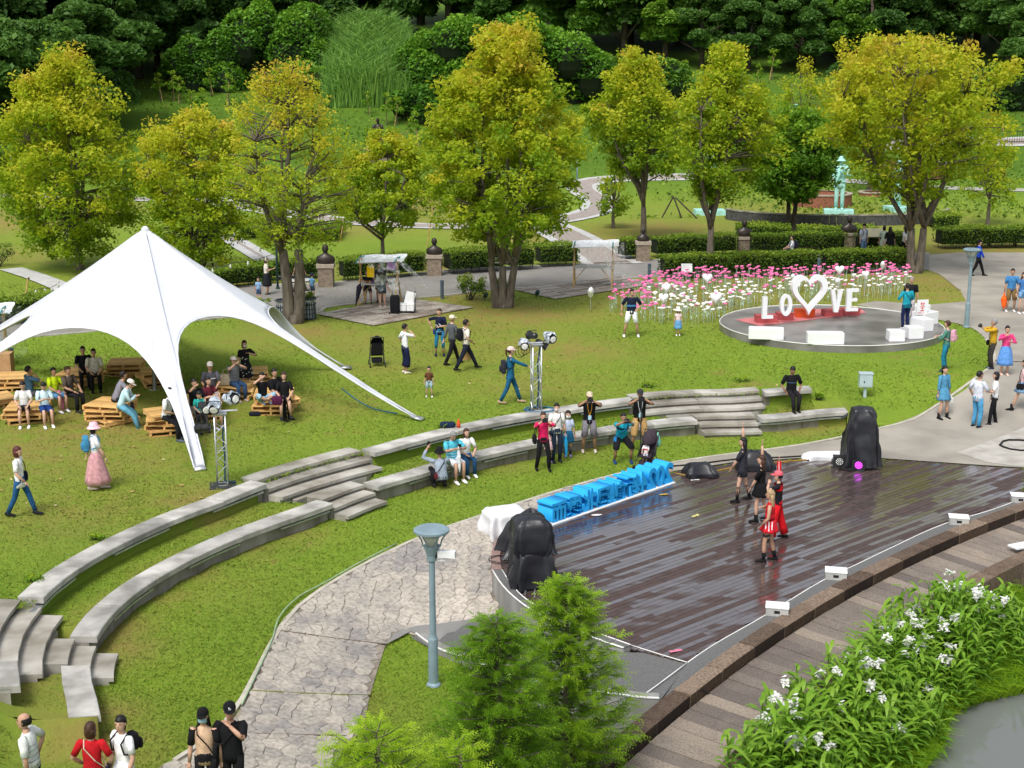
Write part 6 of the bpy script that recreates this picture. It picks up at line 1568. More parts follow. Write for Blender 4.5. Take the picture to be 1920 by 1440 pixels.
# ================================================================ busts, statues
M_ped=mat('pedestal_stone',(.27,.215,.16),.85,.2,8,bump=.4,col2=(.17,.135,.10)); M_pedc=mat('pedestal_cap',(.36,.31,.24),.8,.15,6)
def bust(label,px_,py_,ytop,ymid,rz=0):
    X,Y,z=gf(px_,py_,T); zt=zat(px_,ymid,Y)[1]-z; Hb=zat(px_,ytop,Y)[1]-z-zt; s=Hb/.95
    th=thing('bronze_bust',label,'bust',(X,Y,z+zt),R(180+rz),'bronze busts on pedestals'); m=MB()
    P=[(0,.40,.22),(.10,.46,.26),(.24,.47,.24),(.36,.40,.20),(.44,.24,.15),(.50,.12,.12),(.58,.105,.11)]
    m.rings([[(w*s*math.cos(a),d*s*math.sin(a),h*s) for a in [6.2832*k/14 for k in range(14)]] for h,w,d in P])
    m.build('shoulders',M_bronze,th,smooth=True)
    m=MB(); P=[(.54,.08,.09,.02),(.60,.12,.14,.03),(.68,.15,.175,.02),(.78,.155,.18,.0),(.87,.14,.165,0),(.93,.09,.11,0),(.95,.03,.04,0)]
    m.rings([[(w*s*math.cos(a),(d*math.sin(a)+o)*s,h*s) for a in [6.2832*k/12 for k in range(12)]] for h,w,d,o in P]); m.ell((0,.19*s,.70*s),(.022*s,.05*s,.045*s),6,4)
    for q in(-1,1): m.ell((q*.155*s,0,.72*s),(.02*s,.03*s,.05*s),5,3)
    m.build('head',M_bronze,th,smooth=True)
    t2=thing('pedestal','brown stone pedestal under '+label.replace('bronze ','the '),'pedestal',(X,Y,z),0,'stone pedestals'); w=.66
    m=MB(); m.box((0,0,zt*.42),(w,w*.9,zt*.84)); m.build('shaft',M_ped,t2); m=MB(); m.box((0,0,zt*.92),(w+.12,w+.02,zt*.155)); m.build('cap',M_pedc,t2)
bust('bronze bust nearest the trash bins, leftmost of the row',612,538,458,494); bust('bronze bust right of the draped stall',815,517,446,477); bust('bronze bust half hidden below the green maple',1205,490,428,452); bust('bronze bust above the left half of the front hedge',1394,476,412,443); bust('bronze bust beside the walkers with backpacks',1590,466,404,436)
# ================================================================ people
SKIN={'l':(.56,.34,.24),'m':(.46,.27,.18),'t':(.36,.20,.125),'d':(.28,.155,.095)}
def skinmat(k): return mat('skin_'+k,SKIN[k],.55,.06,20,spec=.35)
M_hair={'k':mat('black_hair',(.012,.010,.010),.45,.3,30,bump=.3),'b':mat('brown_hair',(.05,.022,.014),.45,.3,30,bump=.3),'g':mat('grey_hair',(.25,.25,.25),.6,.2,30,bump=.3),'r':mat('auburn_hair',(.09,.022,.02),.45,.3,30,bump=.3),'y':mat('blonde_hair',(.35,.24,.13),.5,.3,30,bump=.3)}
def ik(a,b,l1,l2,pole):
    a=Vector(a);b=Vector(b);d=b-a;L_=d.length
    if L_>(l1+l2)*.999: b=a+d*((l1+l2)*.999/L_); d=b-a; L_=d.length
    L_=max(L_,abs(l1-l2)+.02)
    x=(l1*l1-l2*l2+L_*L_)/(2*L_); h=math.sqrt(max(0,l1*l1-x*x)); u=d.normalized(); p=Vector(pole); p=p-u*p.dot(u)
    if p.length<1e-5: p=u.orthogonal()
    return a+u*x+p.normalized()*h, b
def elr(c,ax,ay,n=12,ph=0.): return [c+ax*math.cos(6.28318*k/n+ph)+ay*math.sin(6.28318*k/n+ph) for k in range(n)]
FACE={'B':0,'F':180,'L':90,'R':-90,'FR':-145,'FL':145,'BR':-40,'BL':40}
EXTRA=[]
def person(label,x,y,z,h=1.65,face='F',pose='stand',sk='l',top=('ffffff',.3),bot=('trousers','20242c',1.),shoe='202020',hair=('k','short'),hat=None,mask=None,fem=False,rh=None,lh=None,lean=0,feet=None,turn=0,tilt=0,seat=.56,pz=None,py_=None,socks=None,hi=False,stripe=None,kid=False,statue=None,group=None,extras=()):
    s=h/1.7; yaw=R(FACE[face] if isinstance(face,str) else face)
    root=thing('person' if not statue else 'statue',label,'person' if not statue else 'statue',(x,y,z),yaw,group)
    MO=statue
    nn=14 if hi else 10
    # ---- skeleton
    ln=R(lean); P=Vector((0,0,.93)); F=[Vector((-.10,.0,.07)),Vector((.10,.0,.07))]; hands=[Vector((-.26,.04,.80)),Vector((.26,.04,.80))]
    if pose=='walk': P.z=.91; F=[Vector((-.08,.30,.07)),Vector((.08,-.30,.10))]; hands=[Vector((-.25,-.18,.84)),Vector((.25,.22,.86))]
    if pose=='walk2': P.z=.91; F=[Vector((-.08,-.30,.10)),Vector((.08,.30,.07))]; hands=[Vector((-.25,.22,.86)),Vector((.25,-.18,.84))]
    if pose=='wide': P.z=.90; F=[Vector((-.25,.0,.07)),Vector((.25,0,.07))]
    if pose=='sit': P=Vector((0,0,seat/s+.10)); F=[Vector((-.12,.40,.07)),Vector((.12,.43,.07))]; hands=[Vector((-.13,.34,seat/s+.20)),Vector((.13,.34,seat/s+.20))]
    if pose=='cross': P=Vector((0,0,seat/s+.10)); F=[Vector((.10,.30,seat/s+.05)),Vector((-.10,.34,seat/s+.05))]; hands=[Vector((-.13,.30,seat/s+.22)),Vector((.13,.30,seat/s+.22))]
    if pose=='squat': P=Vector((0,-.12,.30)); F=[Vector((-.14,.12,.07)),Vector((.14,.06,.07))]; hands=[Vector((-.15,.34,.55)),Vector((.15,.34,.55))]
    if pose=='crouch': P=Vector((0,-.22,.66)); F=[Vector((-.22,.06,.07)),Vector((.22,.0,.07))]; hands=[Vector((-.1,.42,1.2)),Vector((.1,.42,1.2))]
    if pz: P.z=pz
    if feet: F=[Vector(feet[0]),Vector(feet[1])]
    if lh: hands[0]=Vector(lh)
    if rh: hands[1]=Vector(rh)
    u=Vector((0,math.sin(ln),math.cos(ln))); f=Vector((0,math.cos(ln),-math.sin(ln))); X=Vector((1,0,0))
    kw=.92 if fem else 1.
    if kid: kw=.95
    nk=P+u*.50; sh=.165 if fem else .185
    if kid: sh=.15
    S=[nk-u*.055-X*sh,nk-u*.055+X*sh]; Hp=[P-X*.085-u*.02,P+X*.085-u*.02]
    tz=R(turn); tl=R(tilt)
    hx=Vector((math.cos(tz),math.sin(tz),0)); hy0=Vector((-math.sin(tz),math.cos(tz),0)); hy=hy0*math.cos(tl)+Vector((0,0,math.sin(tl)))
    hz=hx.cross(hy).normalized(); hs=1.0 if not kid else 1.28
    HC=nk+u*.05+hz*.115*hs+hy*.015
    arms=[];legs=[]
    for k,sg in((0,-1),(1,1)):
        up=hands[k].z>S[k].z-.15
        e,w=ik(S[k],hands[k],.285,.255,(sg*.7,-.35 if not up else .1,-.6 if not up else -.4)); arms.append((S[k],e,w))
        kn,an=ik(Hp[k],F[k],.43,.42,(sg*(.25 if pose in('squat','crouch','cross') else .05),1,.35 if pose in('sit','cross') else .1)); legs.append((Hp[k],kn,an))
    def V(c): return Vector(c)*s
    def build(m,name,mt,smooth=True,parent=root):
        m.v=[(a*s,b*s,c*s) for a,b,c in m.v]; return m.build(name,MO or mt,parent,smooth=smooth)
    sm_=skinmat(sk)
    # ---- body: one mesh
    m=MB(); rs=[]
    for t,rx,ry in ((-.09,.12,.085),(.0,.150,.098),(.12,.125,.09),(.28,.145,.10),(.40,.150,.09),(.455,.105,.07),(.50,.052,.052),(.545,.048,.05)):
        rs.append(elr(P+u*t,X*rx*kw,f*ry*kw,nn))
    for t,rx,ry,oy in ((-.112,.034,.040,.022),(-.09,.052,.064,.018),(-.05,.066,.082,.008),(.0,.073,.091,.0),(.05,.073,.090,-.003),(.09,.058,.072,-.006),(.118,.025,.032,-.008)):
        rs.append(elr(HC+hz*t*hs+hy*oy*hs,hx*rx*hs,hy*ry*hs,nn))
    m.rings(rs,(1,1))
    hm=Matrix((( *hx,0),(*hy,0),(*hz,0),(0,0,0,1))).transposed(); hm.translation=HC
    m.tube([HC+hy*.08*hs+hz*.02*hs,HC+hy*.105*hs-hz*.018*hs,HC+hy*.085*hs-hz*.03*hs],[.008*hs,.014*hs,.008*hs],5)
    for sg in(-1,1): m.ell(HC+hx*sg*.074*hs-hz*.005,(.012,.02,.03),5,4)
    for (a,e,w) in arms:
        m.tube([a-(e-a)*.05,a.lerp(e,.4),e,e.lerp(w,.35),w],[.047,.045,.037,.037,.027],8 if hi else 7)
        d=(w-e).normalized(); sd=d.cross(Vector((0,0,1))) if abs(d.z)<.9 else d.cross(Vector((0,1,0))); sd.normalize(); nm_=sd.cross(d)
        pm=w+d*.05; m.rings([elr(w+d*q,sd*wx,nm_*.014,6) for q,wx in ((-.01,.022),(.03,.034),(.08,.038),(.095,.03))],(1,1))
        for k in range(4):
            b0=w+d*.088+sd*(-.027+.018*k); l=(.062,.072,.066,.052)[k]; m.tube([b0,b0+d*l*.55-nm_*.006,b0+d*l-nm_*.022],[.0085,.0078,.005],4)
        b0=w+d*.03+sd*.03; m.tube([b0,b0+sd*.028+d*.025,b0+sd*.03+d*.055-nm_*.01],[.010,.009,.006],4)
    for (a,k_,an) in legs:
        m.tube([a,a.lerp(k_,.4),k_,k_.lerp(an,.35),an],[.075*kw,.068*kw,.048,.05,.033],8 if hi else 7)
    build(m,'body',sm_)
    # ---- face
    if not statue:
        if hi:
            for sg in(-1,1):
                m=MB(); m.ell(HC+hx*sg*.03+hy*.083+hz*.012,(.011,.006,.006),6,4); build(m,'eye',M_black)
                m=MB(); m.tube([HC+hx*sg*.045+hy*.078+hz*.030,HC+hx*sg*.018+hy*.088+hz*.032],.004,4); build(m,'eyebrow',M_hair['k'])
            if not mask: m=MB(); m.tube([HC-hx*.022+hy*.082-hz*.060,HC+hy*.088-hz*.061,HC+hx*.022+hy*.082-hz*.060],[.003,.006,.003],5); build(m,'mouth',mat('lips',(.35,.11,.10),.5))
        else:
            m=MB()
            for sg in(-1,1): m.ell(HC+hx*sg*.03*hs+hy*.083*hs+hz*.014*hs,(.013*hs,.007*hs,.007*hs),5,3)
            tag(build(m,'eyes',M_black),kind='stuff')
    # ---- hair
    hc,hst=hair if hair else (None,None); 
    if hc:
        hm_=M_hair[hc]; m=MB(); rs=[]; N2=14; R_=(.088*hs,.106*hs,.118*hs)
        for i in range(8):
            th_=math.pi*(.03+.62*i/7) if hst!='bald' else math.pi*(.35+.3*i/7); row=[]
            for k in range(N2):
                q=6.28318*k/N2; v=Vector((R_[0]*math.sin(th_)*math.cos(q),R_[1]*math.sin(th_)*math.sin(q)-.010*hs,R_[2]*math.cos(th_)+.012*hs))
                kf=sm(.052*hs,.022*hs,v.z)*sm(-.01*hs,.035*hs,v.y)*(hst!='bald'); v=Vector((v.x*(1-.14*kf),v.y*(1-.42*kf),v.z))
                if hst=='bald' and v.y>-.02*hs: v=Vector((v.x*(.9 if v.y>.02 else 1),v.y*.6,v.z-.01))
                row.append(HC+hx*v.x+hy*v.y+hz*v.z)
            rs.append(row)
        m.rings(rs[::-1],(1,1) if hst!='bald' else (0,0))
        if hst in('bob','long','pony','bun'):
            if hst=='bob':
                m.rings([elr(HC-hy*.028*hs+hz*q*hs,hx*wx*hs,hy*wy*hs,12) for q,wx,wy in ((.02,.088,.085),(-.04,.094,.082),(-.10,.088,.072),(-.135,.07,.055))],(1,1))
            if hst=='long':
                m.rings([elr(HC-hy*oy*hs+hz*q,hx*wx*hs,hy*wy*hs,10) for q,wx,wy,oy in ((.02,.086,.07,.035),(-.08,.096,.06,.05),(-.18,.11,.05,.06),(-.28,.10,.042,.07),(-.38,.06,.03,.075),(-.43,.02,.012,.075))],(1,1))
            if hst=='pony': m.tube([HC-hy*.085+hz*.04,HC-hy*.14+hz*.02,HC-hy*.13-hz*.09,HC-hy*.11-hz*.2],[.025,.032,.028,.008],6)
            if hst=='bun': m.ell(HC-hy*.10+hz*.03,(.04,.04,.04),6,4)
        build(m,'hair',hm_)
    if hat:
        kind,col=hat; m=MB()
        if kind=='cap':
            m.rings([elr(HC+hz*q*hs-hy*.005*hs,hx*a*hs,hy*b*hs,14) for q,a,b in ((.035,.091,.110),(.07,.089,.107),(.105,.072,.088),(.128,.04,.05),(.134,.008,.008))],(0,1))
            rows=[]
            for i in range(7):
                q=R(30+20*i); rows.append([HC+hz*.042*hs+hx*.09*hs*math.cos(q)+hy*.105*hs*math.sin(q),HC+hz*.032*hs+hx*.086*hs*math.cos(q)+hy*(.105*math.sin(q)+.075*math.sin(q)**.8)*hs])
            m.grid(rows); m.grid([[p+hz*-.006 for p in r] for r in rows][::-1])
        elif kind=='bucket':
            m.rings([elr(HC+hz*q*hs-hy*.005,hx*a*hs,hy*b*hs,16) for q,a,b in ((-.005,.155,.17),(.045,.098,.115),(.05,.095,.112),(.13,.078,.094),(.145,.05,.06),(.147,.01,.01))],(0,1))
        o=build(m,'cap' if kind=='cap' else 'bucket_hat',cloth(col))
        if 'logo' in extras:
            for k in range(3):
                m=MB(); c=HC+hy*.108+hz*(.068+.0)+hx*(.013*(k-1)); hgt=.010+.010*k
                m.rings([elr(c-hz*.012+hy*.003,hx*.005,hy*.003,4),elr(c-hz*.012+hz*hgt*1.3-hx*.006-hy*.004,hx*.005,hy*.003,4)]); build(m,'logo_bar',M_white)
    if mask:
        m=MB(); rows=[]
        for i in range(4):
            zz=-.088+.024*i; rows.append([HC+hx*.076*hs*math.sin(q)+hy*(.098-.004*abs(i-1.5))*hs*math.cos(q)*(1.0 if i>0 else .82)+hz*zz*hs for q in [R(-62+24.8*k) for k in range(6)]])
        m.grid(rows); build(m,'face_mask',cloth(mask))
    # ---- top
    if top:
        col,sl=top[0],top[1]; hem=top[2] if len(top)>2 else .10; m=MB(); rs=[]
        sit=pose in('sit','cross','squat','crouch'); hem=min(hem,.06) if sit else hem
        wob=lambda p,k: 1+.05*noise.noise((p.x*9+k,p.y*9,p.z*9+x))
        def rr_(c,ax,ay): 
            L_=elr(c,ax,ay,nn+4); return [c+(p-c)*wob(p,y) for p in L_]
        if hem>.12:
            rs.append(rr_(P-u*hem,X*(.165+hem*.12)*kw,f*(.115+hem*.1))); rs.append(rr_(P-u*hem*.5,X*.170*kw,f*.118))
        else: rs.append(rr_(P-u*hem,X*.167*kw,f*.118))
        for t,rx,ry in ((.04,.162,.112),(.14,.148 if fem else .158,.108),(.26,.160,.118),(.37,.172,.112),(.425,.160,.095),(.463,.115,.076),(.495,.068,.062)): rs.append(rr_(P+u*t,X*rx*kw*(sh/.185 if t>.3 else 1)**.6,f*ry*kw))
        m.rings(rs,(1,1))
        for (a,e,w) in arms:
            if sl<=0: continue
            pts=[(nk-u*.06).lerp(a,.45),a+(a-nk).normalized()*.004,a.lerp(e,.10)]; rad=[.040,.066,.068]
            L1=(e-a).length
            if sl<=.5: q=a.lerp(e,sl*2); pts+= [a.lerp(q,.5),q]; rad+=[.062,.060]
            else:
                q=e.lerp(w,(sl-.5)*2); pts+=[a.lerp(e,.5),e,e.lerp(q,.5),q]; rad+=[.058,.050,.047,.040]
            m.tube([p for p in pts],[r*(.92 if fem else 1.) for r in rad],9)
        nm='dress_top' if bot and bot[0]=='dress' else ('shirt' if sl<.6 else 'jacket')
        build(m,nm,cloth(col))
        if stripe:
            for k,(t0,t1,cc) in enumerate(stripe):
                m=MB(); m.rings([elr(P+u*t0,X*.176*kw,f*.124*kw,nn+4),elr(P+u*t1,X*.176*kw,f*.124*kw,nn+4)],(0,0)); build(m,'stripe',cloth(cc))
    # ---- bottom
    if bot:
        kind,col,ln_=bot; m=MB()
        if kind in('trousers','shorts','wide'):
            m.rings([elr(P+u*.07,X*.148*kw,f*.104,nn+2),elr(P+u*.0,X*.162*kw,f*.115,nn+2),elr(P-u*.07,X*.165*kw,f*.115,nn+2),elr(P-u*.12,X*.13*kw,f*.10,nn+2)],(1,1))
            for (a,k_,an) in legs:
                wd={'trousers':(.094,.070,.056),'shorts':(.098,.092,.09),'wide':(.10,.10,.11)}[kind]
                if ln_<=.5: q=a.lerp(k_,ln_*2); pts=[a,a.lerp(q,.5),q]; rad=[wd[0],wd[0]*.97,wd[0]*.92]
                else: q=k_.lerp(an,(ln_-.5)*2-.04); pts=[a,a.lerp(k_,.5),k_,k_.lerp(q,.5),q]; rad=[wd[0],.5*(wd[0]+wd[1]),wd[1],.5*(wd[1]+wd[2]),wd[2]]
                m.tube(pts,[r*kw for r in rad],9)
            build(m,'trousers' if kind!='shorts' else 'shorts',cloth(col))
        else:
            # skirt / dress lower part: follows the knees
            km=(legs[0][1]+legs[1][1])/2; am=(legs[0][2]+legs[1][2])/2; n2=22; rs=[]
            if pose in('sit','cross'):
                rs=[elr(P+u*.08,X*.15,f*.11,n2),elr(P.lerp(km,.1),X*.18,Vector((0,.05,.11)),n2),elr(P.lerp(km,.45),X*.19,Vector((0,.02,.10)),n2),elr(P.lerp(km,min(.98,ln_*1.7)),X*.19,Vector((0,.02,.09)),n2)]
            else:
                L_=ln_*.86; fl=.10 if 'flare' in extras else .07; spread=abs(F[0].y-F[1].y)*.5
                for i in range(7):
                    t=i/6; c=P+u*.09-Vector((0,0,1))*(L_+.09)*t; c=c+Vector((0,((am.y+km.y)/2-P.y)*t*.6,0)); wx=.135+.05*min(1,t*4)+fl*t*.75; wy=.10+.035*min(1,t*4)+(fl*.8+spread*.7*ln_)*t
                    rs.append([c+X*wx*math.cos(q)*(1+.12*t*math.sin(q*7+t*2))+f*wy*math.sin(q)*(1+.12*t*math.sin(q*7+t*2)) for q in [6.28318*k/n2 for k in range(n2)]])
            m.rings(rs[::-1],(1,1)); build(m,'dress_skirt' if kind=='dress' else 'skirt',cloth(col))
    # ---- socks, shoes
    for k,(a,k_,an) in enumerate(legs):
        if socks: q=k_.lerp(an,1-socks[1]); m=MB(); m.tube([q,q.lerp(an,.5),an],[.052,.046,.038],8); build(m,'sock',cloth(socks[0]))
        if shoe:
            m=MB(); gx=X; gy=Vector((0,1,0)); tip=0
            c0=Vector((an.x,an.y,an.z-.07))
            rise=.05 if (pose.startswith('walk') and an.z>.08) else 0
            m.rings([elr(c0+gy*q+Vector((0,0,hh/2+rise*(q<0)*(-q*6))),gx*w_,Vector((0,0,hh/2)),8) for q,w_,hh in ((-.075,.018,.05),(-.06,.036,.085),(.0,.04,.095),(.06,.044,.075),(.12,.045,.055),(.16,.034,.045),(.18,.012,.025))],(1,1))
            build(m,'shoe',cloth(shoe))
            if hi or 'boots' in extras:
                pass
            if 'boots' in extras: m=MB(); m.tube([an+Vector((0,0,.14)),an,an-Vector((0,0,.04))],[.052,.047,.05],8); build(m,'boot_shaft',cloth(shoe))
    info=dict(root=root,s=s,P=P,u=u,f=f,HC=HC,hx=hx,hy=hy,hz=hz,arms=arms,legs=legs,yaw=yaw,S=S,loc=Vector((x,y,z)),nk=nk)
    return info
def attach(info,nm,label,cat,fn,smooth=False,group=None):
    """a carried thing: top level, built in the person's frame"""
    th=thing(nm,label,cat,info['loc'],info['yaw'],group); s=info['s']
    for part,m,mt in fn(info):
        m.v=[(a*s,b*s,c*s) for a,b,c in m.v]; m.build(part,mt,th,smooth=smooth)
    return th
def rbox(m,c,ax,ay,az,bul=.12,mi=None):
    """soft box"""
    rs=[]
    for t,k in((-1,.82),(-.8,1),(0,1+bul),(.8,1),(1,.82)):
        rs.append([c+az*t+(ax*math.copysign(abs(math.cos(q))**.5,math.cos(q))+ay*math.copysign(abs(math.sin(q))**.5,math.sin(q)))*k for q in [6.28318*j/12 for j in range(12)]])
    m.rings(rs,(1,1)); return m
def backpack(col,dx=0,size=1.,lowz=.10):
    def fn(i):
        P,u,f=i['P'],i['u'],i['f']; c=P+u*(.20+lowz)-f*.20; m=MB(); rbox(m,c,Vector((.135*size,0,0)),f*.075*size,u*.19*size); st=MB(); pk=MB(); rbox(pk,c-f*.09-u*.06,Vector((.09,0,0)),f*.03,u*.08)
        out=[('sack',m,cloth(col)),('pocket',pk,cloth(col))]
        for sg in(-1,1):
            q=MB(); q.tube([P+u*.47+Vector((sg*.10,0,0))-f*.10,P+u*.49+Vector((sg*.105,0,0)),P+u*.40+Vector((sg*.12,0,0))+f*.125,P+u*.22+Vector((sg*.14,0,0))+f*.09,P+u*.16+Vector((sg*.15,0,0))-f*.1],.014,5); out.append(('strap',q,cloth(col)))
        return out
    return fn
def crossbag(col,side=1,size=1.,strap=None,front=.06,drop=-.06):
    def fn(i):
        P,u,f=i['P'],i['u'],i['f']; c=P+u*drop+Vector((side*.19,0,0))+f*front; m=MB(); rbox(m,c,f*.09*size,Vector((.035,0,0)),u*.075*size)
        q=MB(); q.tube([c+u*.07,P+u*.22+Vector((side*.08,0,0))+f*.13,P+u*.40+Vector((-side*.08,0,0))+f*.12,P+u*.49+Vector((-side*.11,0,0)),P+u*.40+Vector((-side*.08,0,0))-f*.12,P+u*.2+Vector((side*.08,0,0))-f*.12,c+u*.06-f*.03],.011,4)
        return [('pouch',m,cloth(col)),('strap',q,cloth(strap or col))]
    return fn
def shoulderbag(col,side=1,size=1.):
    def fn(i):
        P,u,f=i['P'],i['u'],i['f']; c=P+u*.0+Vector((side*.24,0,0))-f*.02; m=MB(); rbox(m,c,f*.13*size,Vector((.05,0,0)),u*.12*size); q=MB(); q.tube([c+u*.11+f*.09,P+u*.3+Vector((side*.2,0,0))+f*.08,P+u*.49+Vector((side*.14,0,0)),P+u*.3+Vector((side*.2,0,0))-f*.08,c+u*.11-f*.09],.012,4)
        return [('sack',m,cloth(col)),('strap',q,cloth(col))]
    return fn
def hand_item(k,kind,col,size=1.):
    def fn(i):
        a,e,w=i['arms'][k]; d=(w-e).normalized(); h=w+d*.09; out=[]; f=Vector((0,1,0))
        if kind=='bag':
            m=MB(); c=h-Vector((0,0,.26*size)); m.box(tuple(c),(.12,.30*size,.28*size)); out.append(('bag_body',m,mat('paper_'+col,srgb(col),.8,.08,5)))
            q=MB(); q.tube([c+Vector((0,.08,.13*size)),h+Vector((0,.03,0)),h-Vector((0,.03,0)),c+Vector((0,-.08,.13*size))],.008,4); out.append(('handle',q,mat('paper_'+col,srgb(col),.8,.08,5)))
        if kind=='umbrella':
            m=MB(); t=h+Vector((0,.06,-.62)); m.tube([h+Vector((0,0,.06)),h.lerp(t,.1),h.lerp(t,.35),h.lerp(t,.8),t],[.012,.03,.055*size,.035*size,.005],8); out.append(('folded_canopy',m,cloth(col))); q=MB(); q.tube([h+Vector((0,0,.12)),h+Vector((0,.0,.02))],.014,5); q.tube([t+Vector((0,.01,.02)),t+Vector((0,.01,-.06))],.006,4); out.append(('shaft',q,M_dark))
        if kind=='phone':
            m=MB(); m.box(tuple(h+Vector((0,.01,.03))),(.075,.012,.15)); out.append(('phone_body',m,M_black))
        if kind=='fan':
            m=MB(); m.box(tuple(h+Vector((0,.02,.03))),(.13,.01,.17)); out.append(('sheet',m,cloth(col)))
        return out
    return fn
def camera_(tele=True,mono=False,col=None):
    def fn(i):
        c=(i['arms'][0][2]+i['arms'][1][2])/2+Vector((0,.05,.03)); d=i['hy']; m=MB(); m.box(tuple(c),(.15,.07,.10)); m.box(tuple(c+Vector((0,0,.06))),(.05,.05,.03)); out=[('camera_body',m,M_black)]
        q=MB(); q.tube([c+d*.02,c+d*(.16 if tele else .08)],[.035,.042],10); out.append(('lens',q,M_black))
        if mono:
            g=MB(); g.tube([c-Vector((0,0,.05)),Vector((c.x,c.y,.03))],[.018,.012],6); out.append(('monopod',g,M_dark))
        return out
    return fn
def tophead(px,ytop,Y,h):
    """stand position of someone whose head top is seen at (px,ytop) at distance Y"""
    for Y_ in np.arange(12,26,.05):
        X,z=zat(px,ytop,Y_)
        if z-h<=base(X,Y_)+.0: break
    return X,Y_,base(X,Y_)
def at_(px,py,fn=FL): return gf(px,py,fn)
PEO=at_
# ---- bottom edge group
W1=tophead(52,1342,20.0,1.66); I=person('elderly man in white striped polo, hand on his hip, at the bottom left corner',W1[0],W1[1],W1[2],1.66,'L','stand','m',('d6dad6',.42,.05),('trousers','141c33',1),'202020',('k','bald'),rh=(-.0,0,0) and (.24,-.02,.98),lh=(-.2,.0,.86),hi=True,turn=5,stripe=[(.08,.095,'8b97a0'),(.16,.17,'8b97a0'),(.24,.25,'7fae9a'),(.32,.33,'8b97a0')],lean=5)
W1=tophead(168,1356,18.6,1.58); I=person('woman in a red top seen from behind, at the bottom edge',W1[0],W1[1],W1[2],1.58,'B','stand','l',('b0121c',.40,.1),('trousers','202020',1),'202020',('b','bob'),fem=True,hi=True,rh=(.2,.15,.95),lh=(-.2,.15,.95)); attach(I,'crossbody_bag','patterned dark bag on a beige strap worn by the woman in red','bag',crossbag('2a2433',1,1.1,'c9b3a0'))
W1=tophead(226,1345,18.8,1.62); I=person('woman with a ponytail in white blouse and black vest, looking left',W1[0],W1[1],W1[2],1.62,'FL','stand','l',('e8e8ea',.38,.1),('dress','d8dadd',.75),'202020',('k','pony'),fem=True,hi=True,turn=25,lh=(-.22,.1,.86)); attach(I,'backpack','small black bag straps on the woman in the white blouse','bag',backpack('16161c',size=.7))
W1=tophead(380,1331,18.6,1.62); I=person('woman in beige vest, black cap and blue face mask, at the bottom edge',W1[0],W1[1],W1[2],1.62,'F','stand','l',('c9a98c',0,.12),('trousers','101012',1),'101012',('k','long'),hat=('cap','0c0c0e'),mask='9fc6d8',fem=True,hi=True,rh=(.24,.06,.80)); attach(I,'crossbody_bag','black bag on a wide black strap across the beige vest','bag',crossbag('0e0e10',-1,1.2,front=.12))
for sg in (-1,1):
    m=MB(); a,e,w=I['arms'][0 if sg<0 else 1]; s=I['s']; m.tube([a*s,a.lerp(e,.5)*s,a.lerp(e,.9)*s],[.06,.056,.054],8); m.build('sleeve',cloth('0e0e10'),I['root'],smooth=True)
W1=tophead(430,1321,17.9,1.76); I=person('man in black T-shirt and black cap with white bars, hand at his chin',W1[0],W1[1],W1[2],1.76,'F','stand','m',('0d0e12',.42,.1),('trousers','0c0d10',1),'101012',('k','short'),hat=('cap','0a0b10'),hi=True,lh=(-.03,.16,1.42),rh=(.26,.05,.8),turn=12,extras=('logo',)); attach(I,'crossbody_bag','black sling bag on the chest of the man in the black cap','bag',crossbag('101015',1,1.2,front=.12,drop=.12))
# ---- left lawn
x,y,z=PEO(42,968); I=person('woman in white T-shirt and blue jeans walking right at the left edge',x,y,z,1.62,'R','walk','l',('e2e2e0',.42,.18),('trousers','1d4f7a',1),'1a1a22',('r','bob'),fem=True,rh=(.27,.22,.92)); attach(I,'shoulder_bag','dark navy bag on the shoulder of the woman in white T-shirt','bag',shoulderbag('121a30',-1))
x,y,z=PEO(183,918); I=person('woman in pink bucket hat, white top and long pink tulle skirt walking right',x,y,z,1.63,-70,'walk','l',('e9e9ee',.45,.05),('skirt','c9969c',.86),'d9c8c0',('k','bob'),hat=('bucket','e9b8c4'),fem=True,feet=((-.08,.14,.07),(.08,-.16,.10)),extras=('flare',)); attach(I,'backpack','light blue backpack on the woman in the pink bucket hat','backpack',backpack('3f86b0',lowz=.08))
# ---- lawn middle
x,y,z=PEO(760,700); I=person('woman in white T-shirt and navy culottes with a beige bag, hand at her face',x,y,z,1.62,-60,'stand','l',('e6e8ec',.42,.04),('wide','0f1838',.82),'d8d0c0',('k','short'),fem=True,rh=(.08,.20,1.42),lh=(-.2,.1,1.0)); attach(I,'crossbody_bag','beige patterned bag on the woman in navy culottes','bag',crossbag('b5a98f',-1,1.2,'101018',front=.1))
x,y,z=PEO(825,667); I=person('woman in navy printed T-shirt and teal cropped trousers, hand on hip',x,y,z,1.66,'F','wide','l',('121b38',.42,.14),('trousers','1f6f93',.72),'14203a',('b','bun'),fem=True,feet=((-.14,0,.07),(.14,0,.07)),rh=(.30,-.05,1.05),lh=(-.02,.2,1.08),turn=-15,stripe=[(-.10,-.07,'d8dce0'),(-.03,-.01,'c8ccd4')]); attach(I,'crossbody_bag','blue pouch on the woman in the navy printed T-shirt','bag',crossbag('1c3f78',1,1.1,'14203a',front=.1,drop=-.02))
m=MB(); s=I['s']
for k in range(9): 
    c=(I['P']+I['u']*(.14+.03*(k%5))+I['f']*.132+Vector((-.09+.025*k,0,0)))*s; m.box(tuple(c),(.03,.01,.016+.02*(k%2)))
m.build('shirt_print',cloth('d8dce0'),I['root'])
x,y,z=PEO(848,684); I=person('man in grey shirt and black trousers walking, partly behind the man with the paper bag',x,y,z,1.68,-60,'walk','l',('55595e',.9,.1),('trousers','121318',1),'101018',('y','short'),hat=('cap','d8cfb8'))
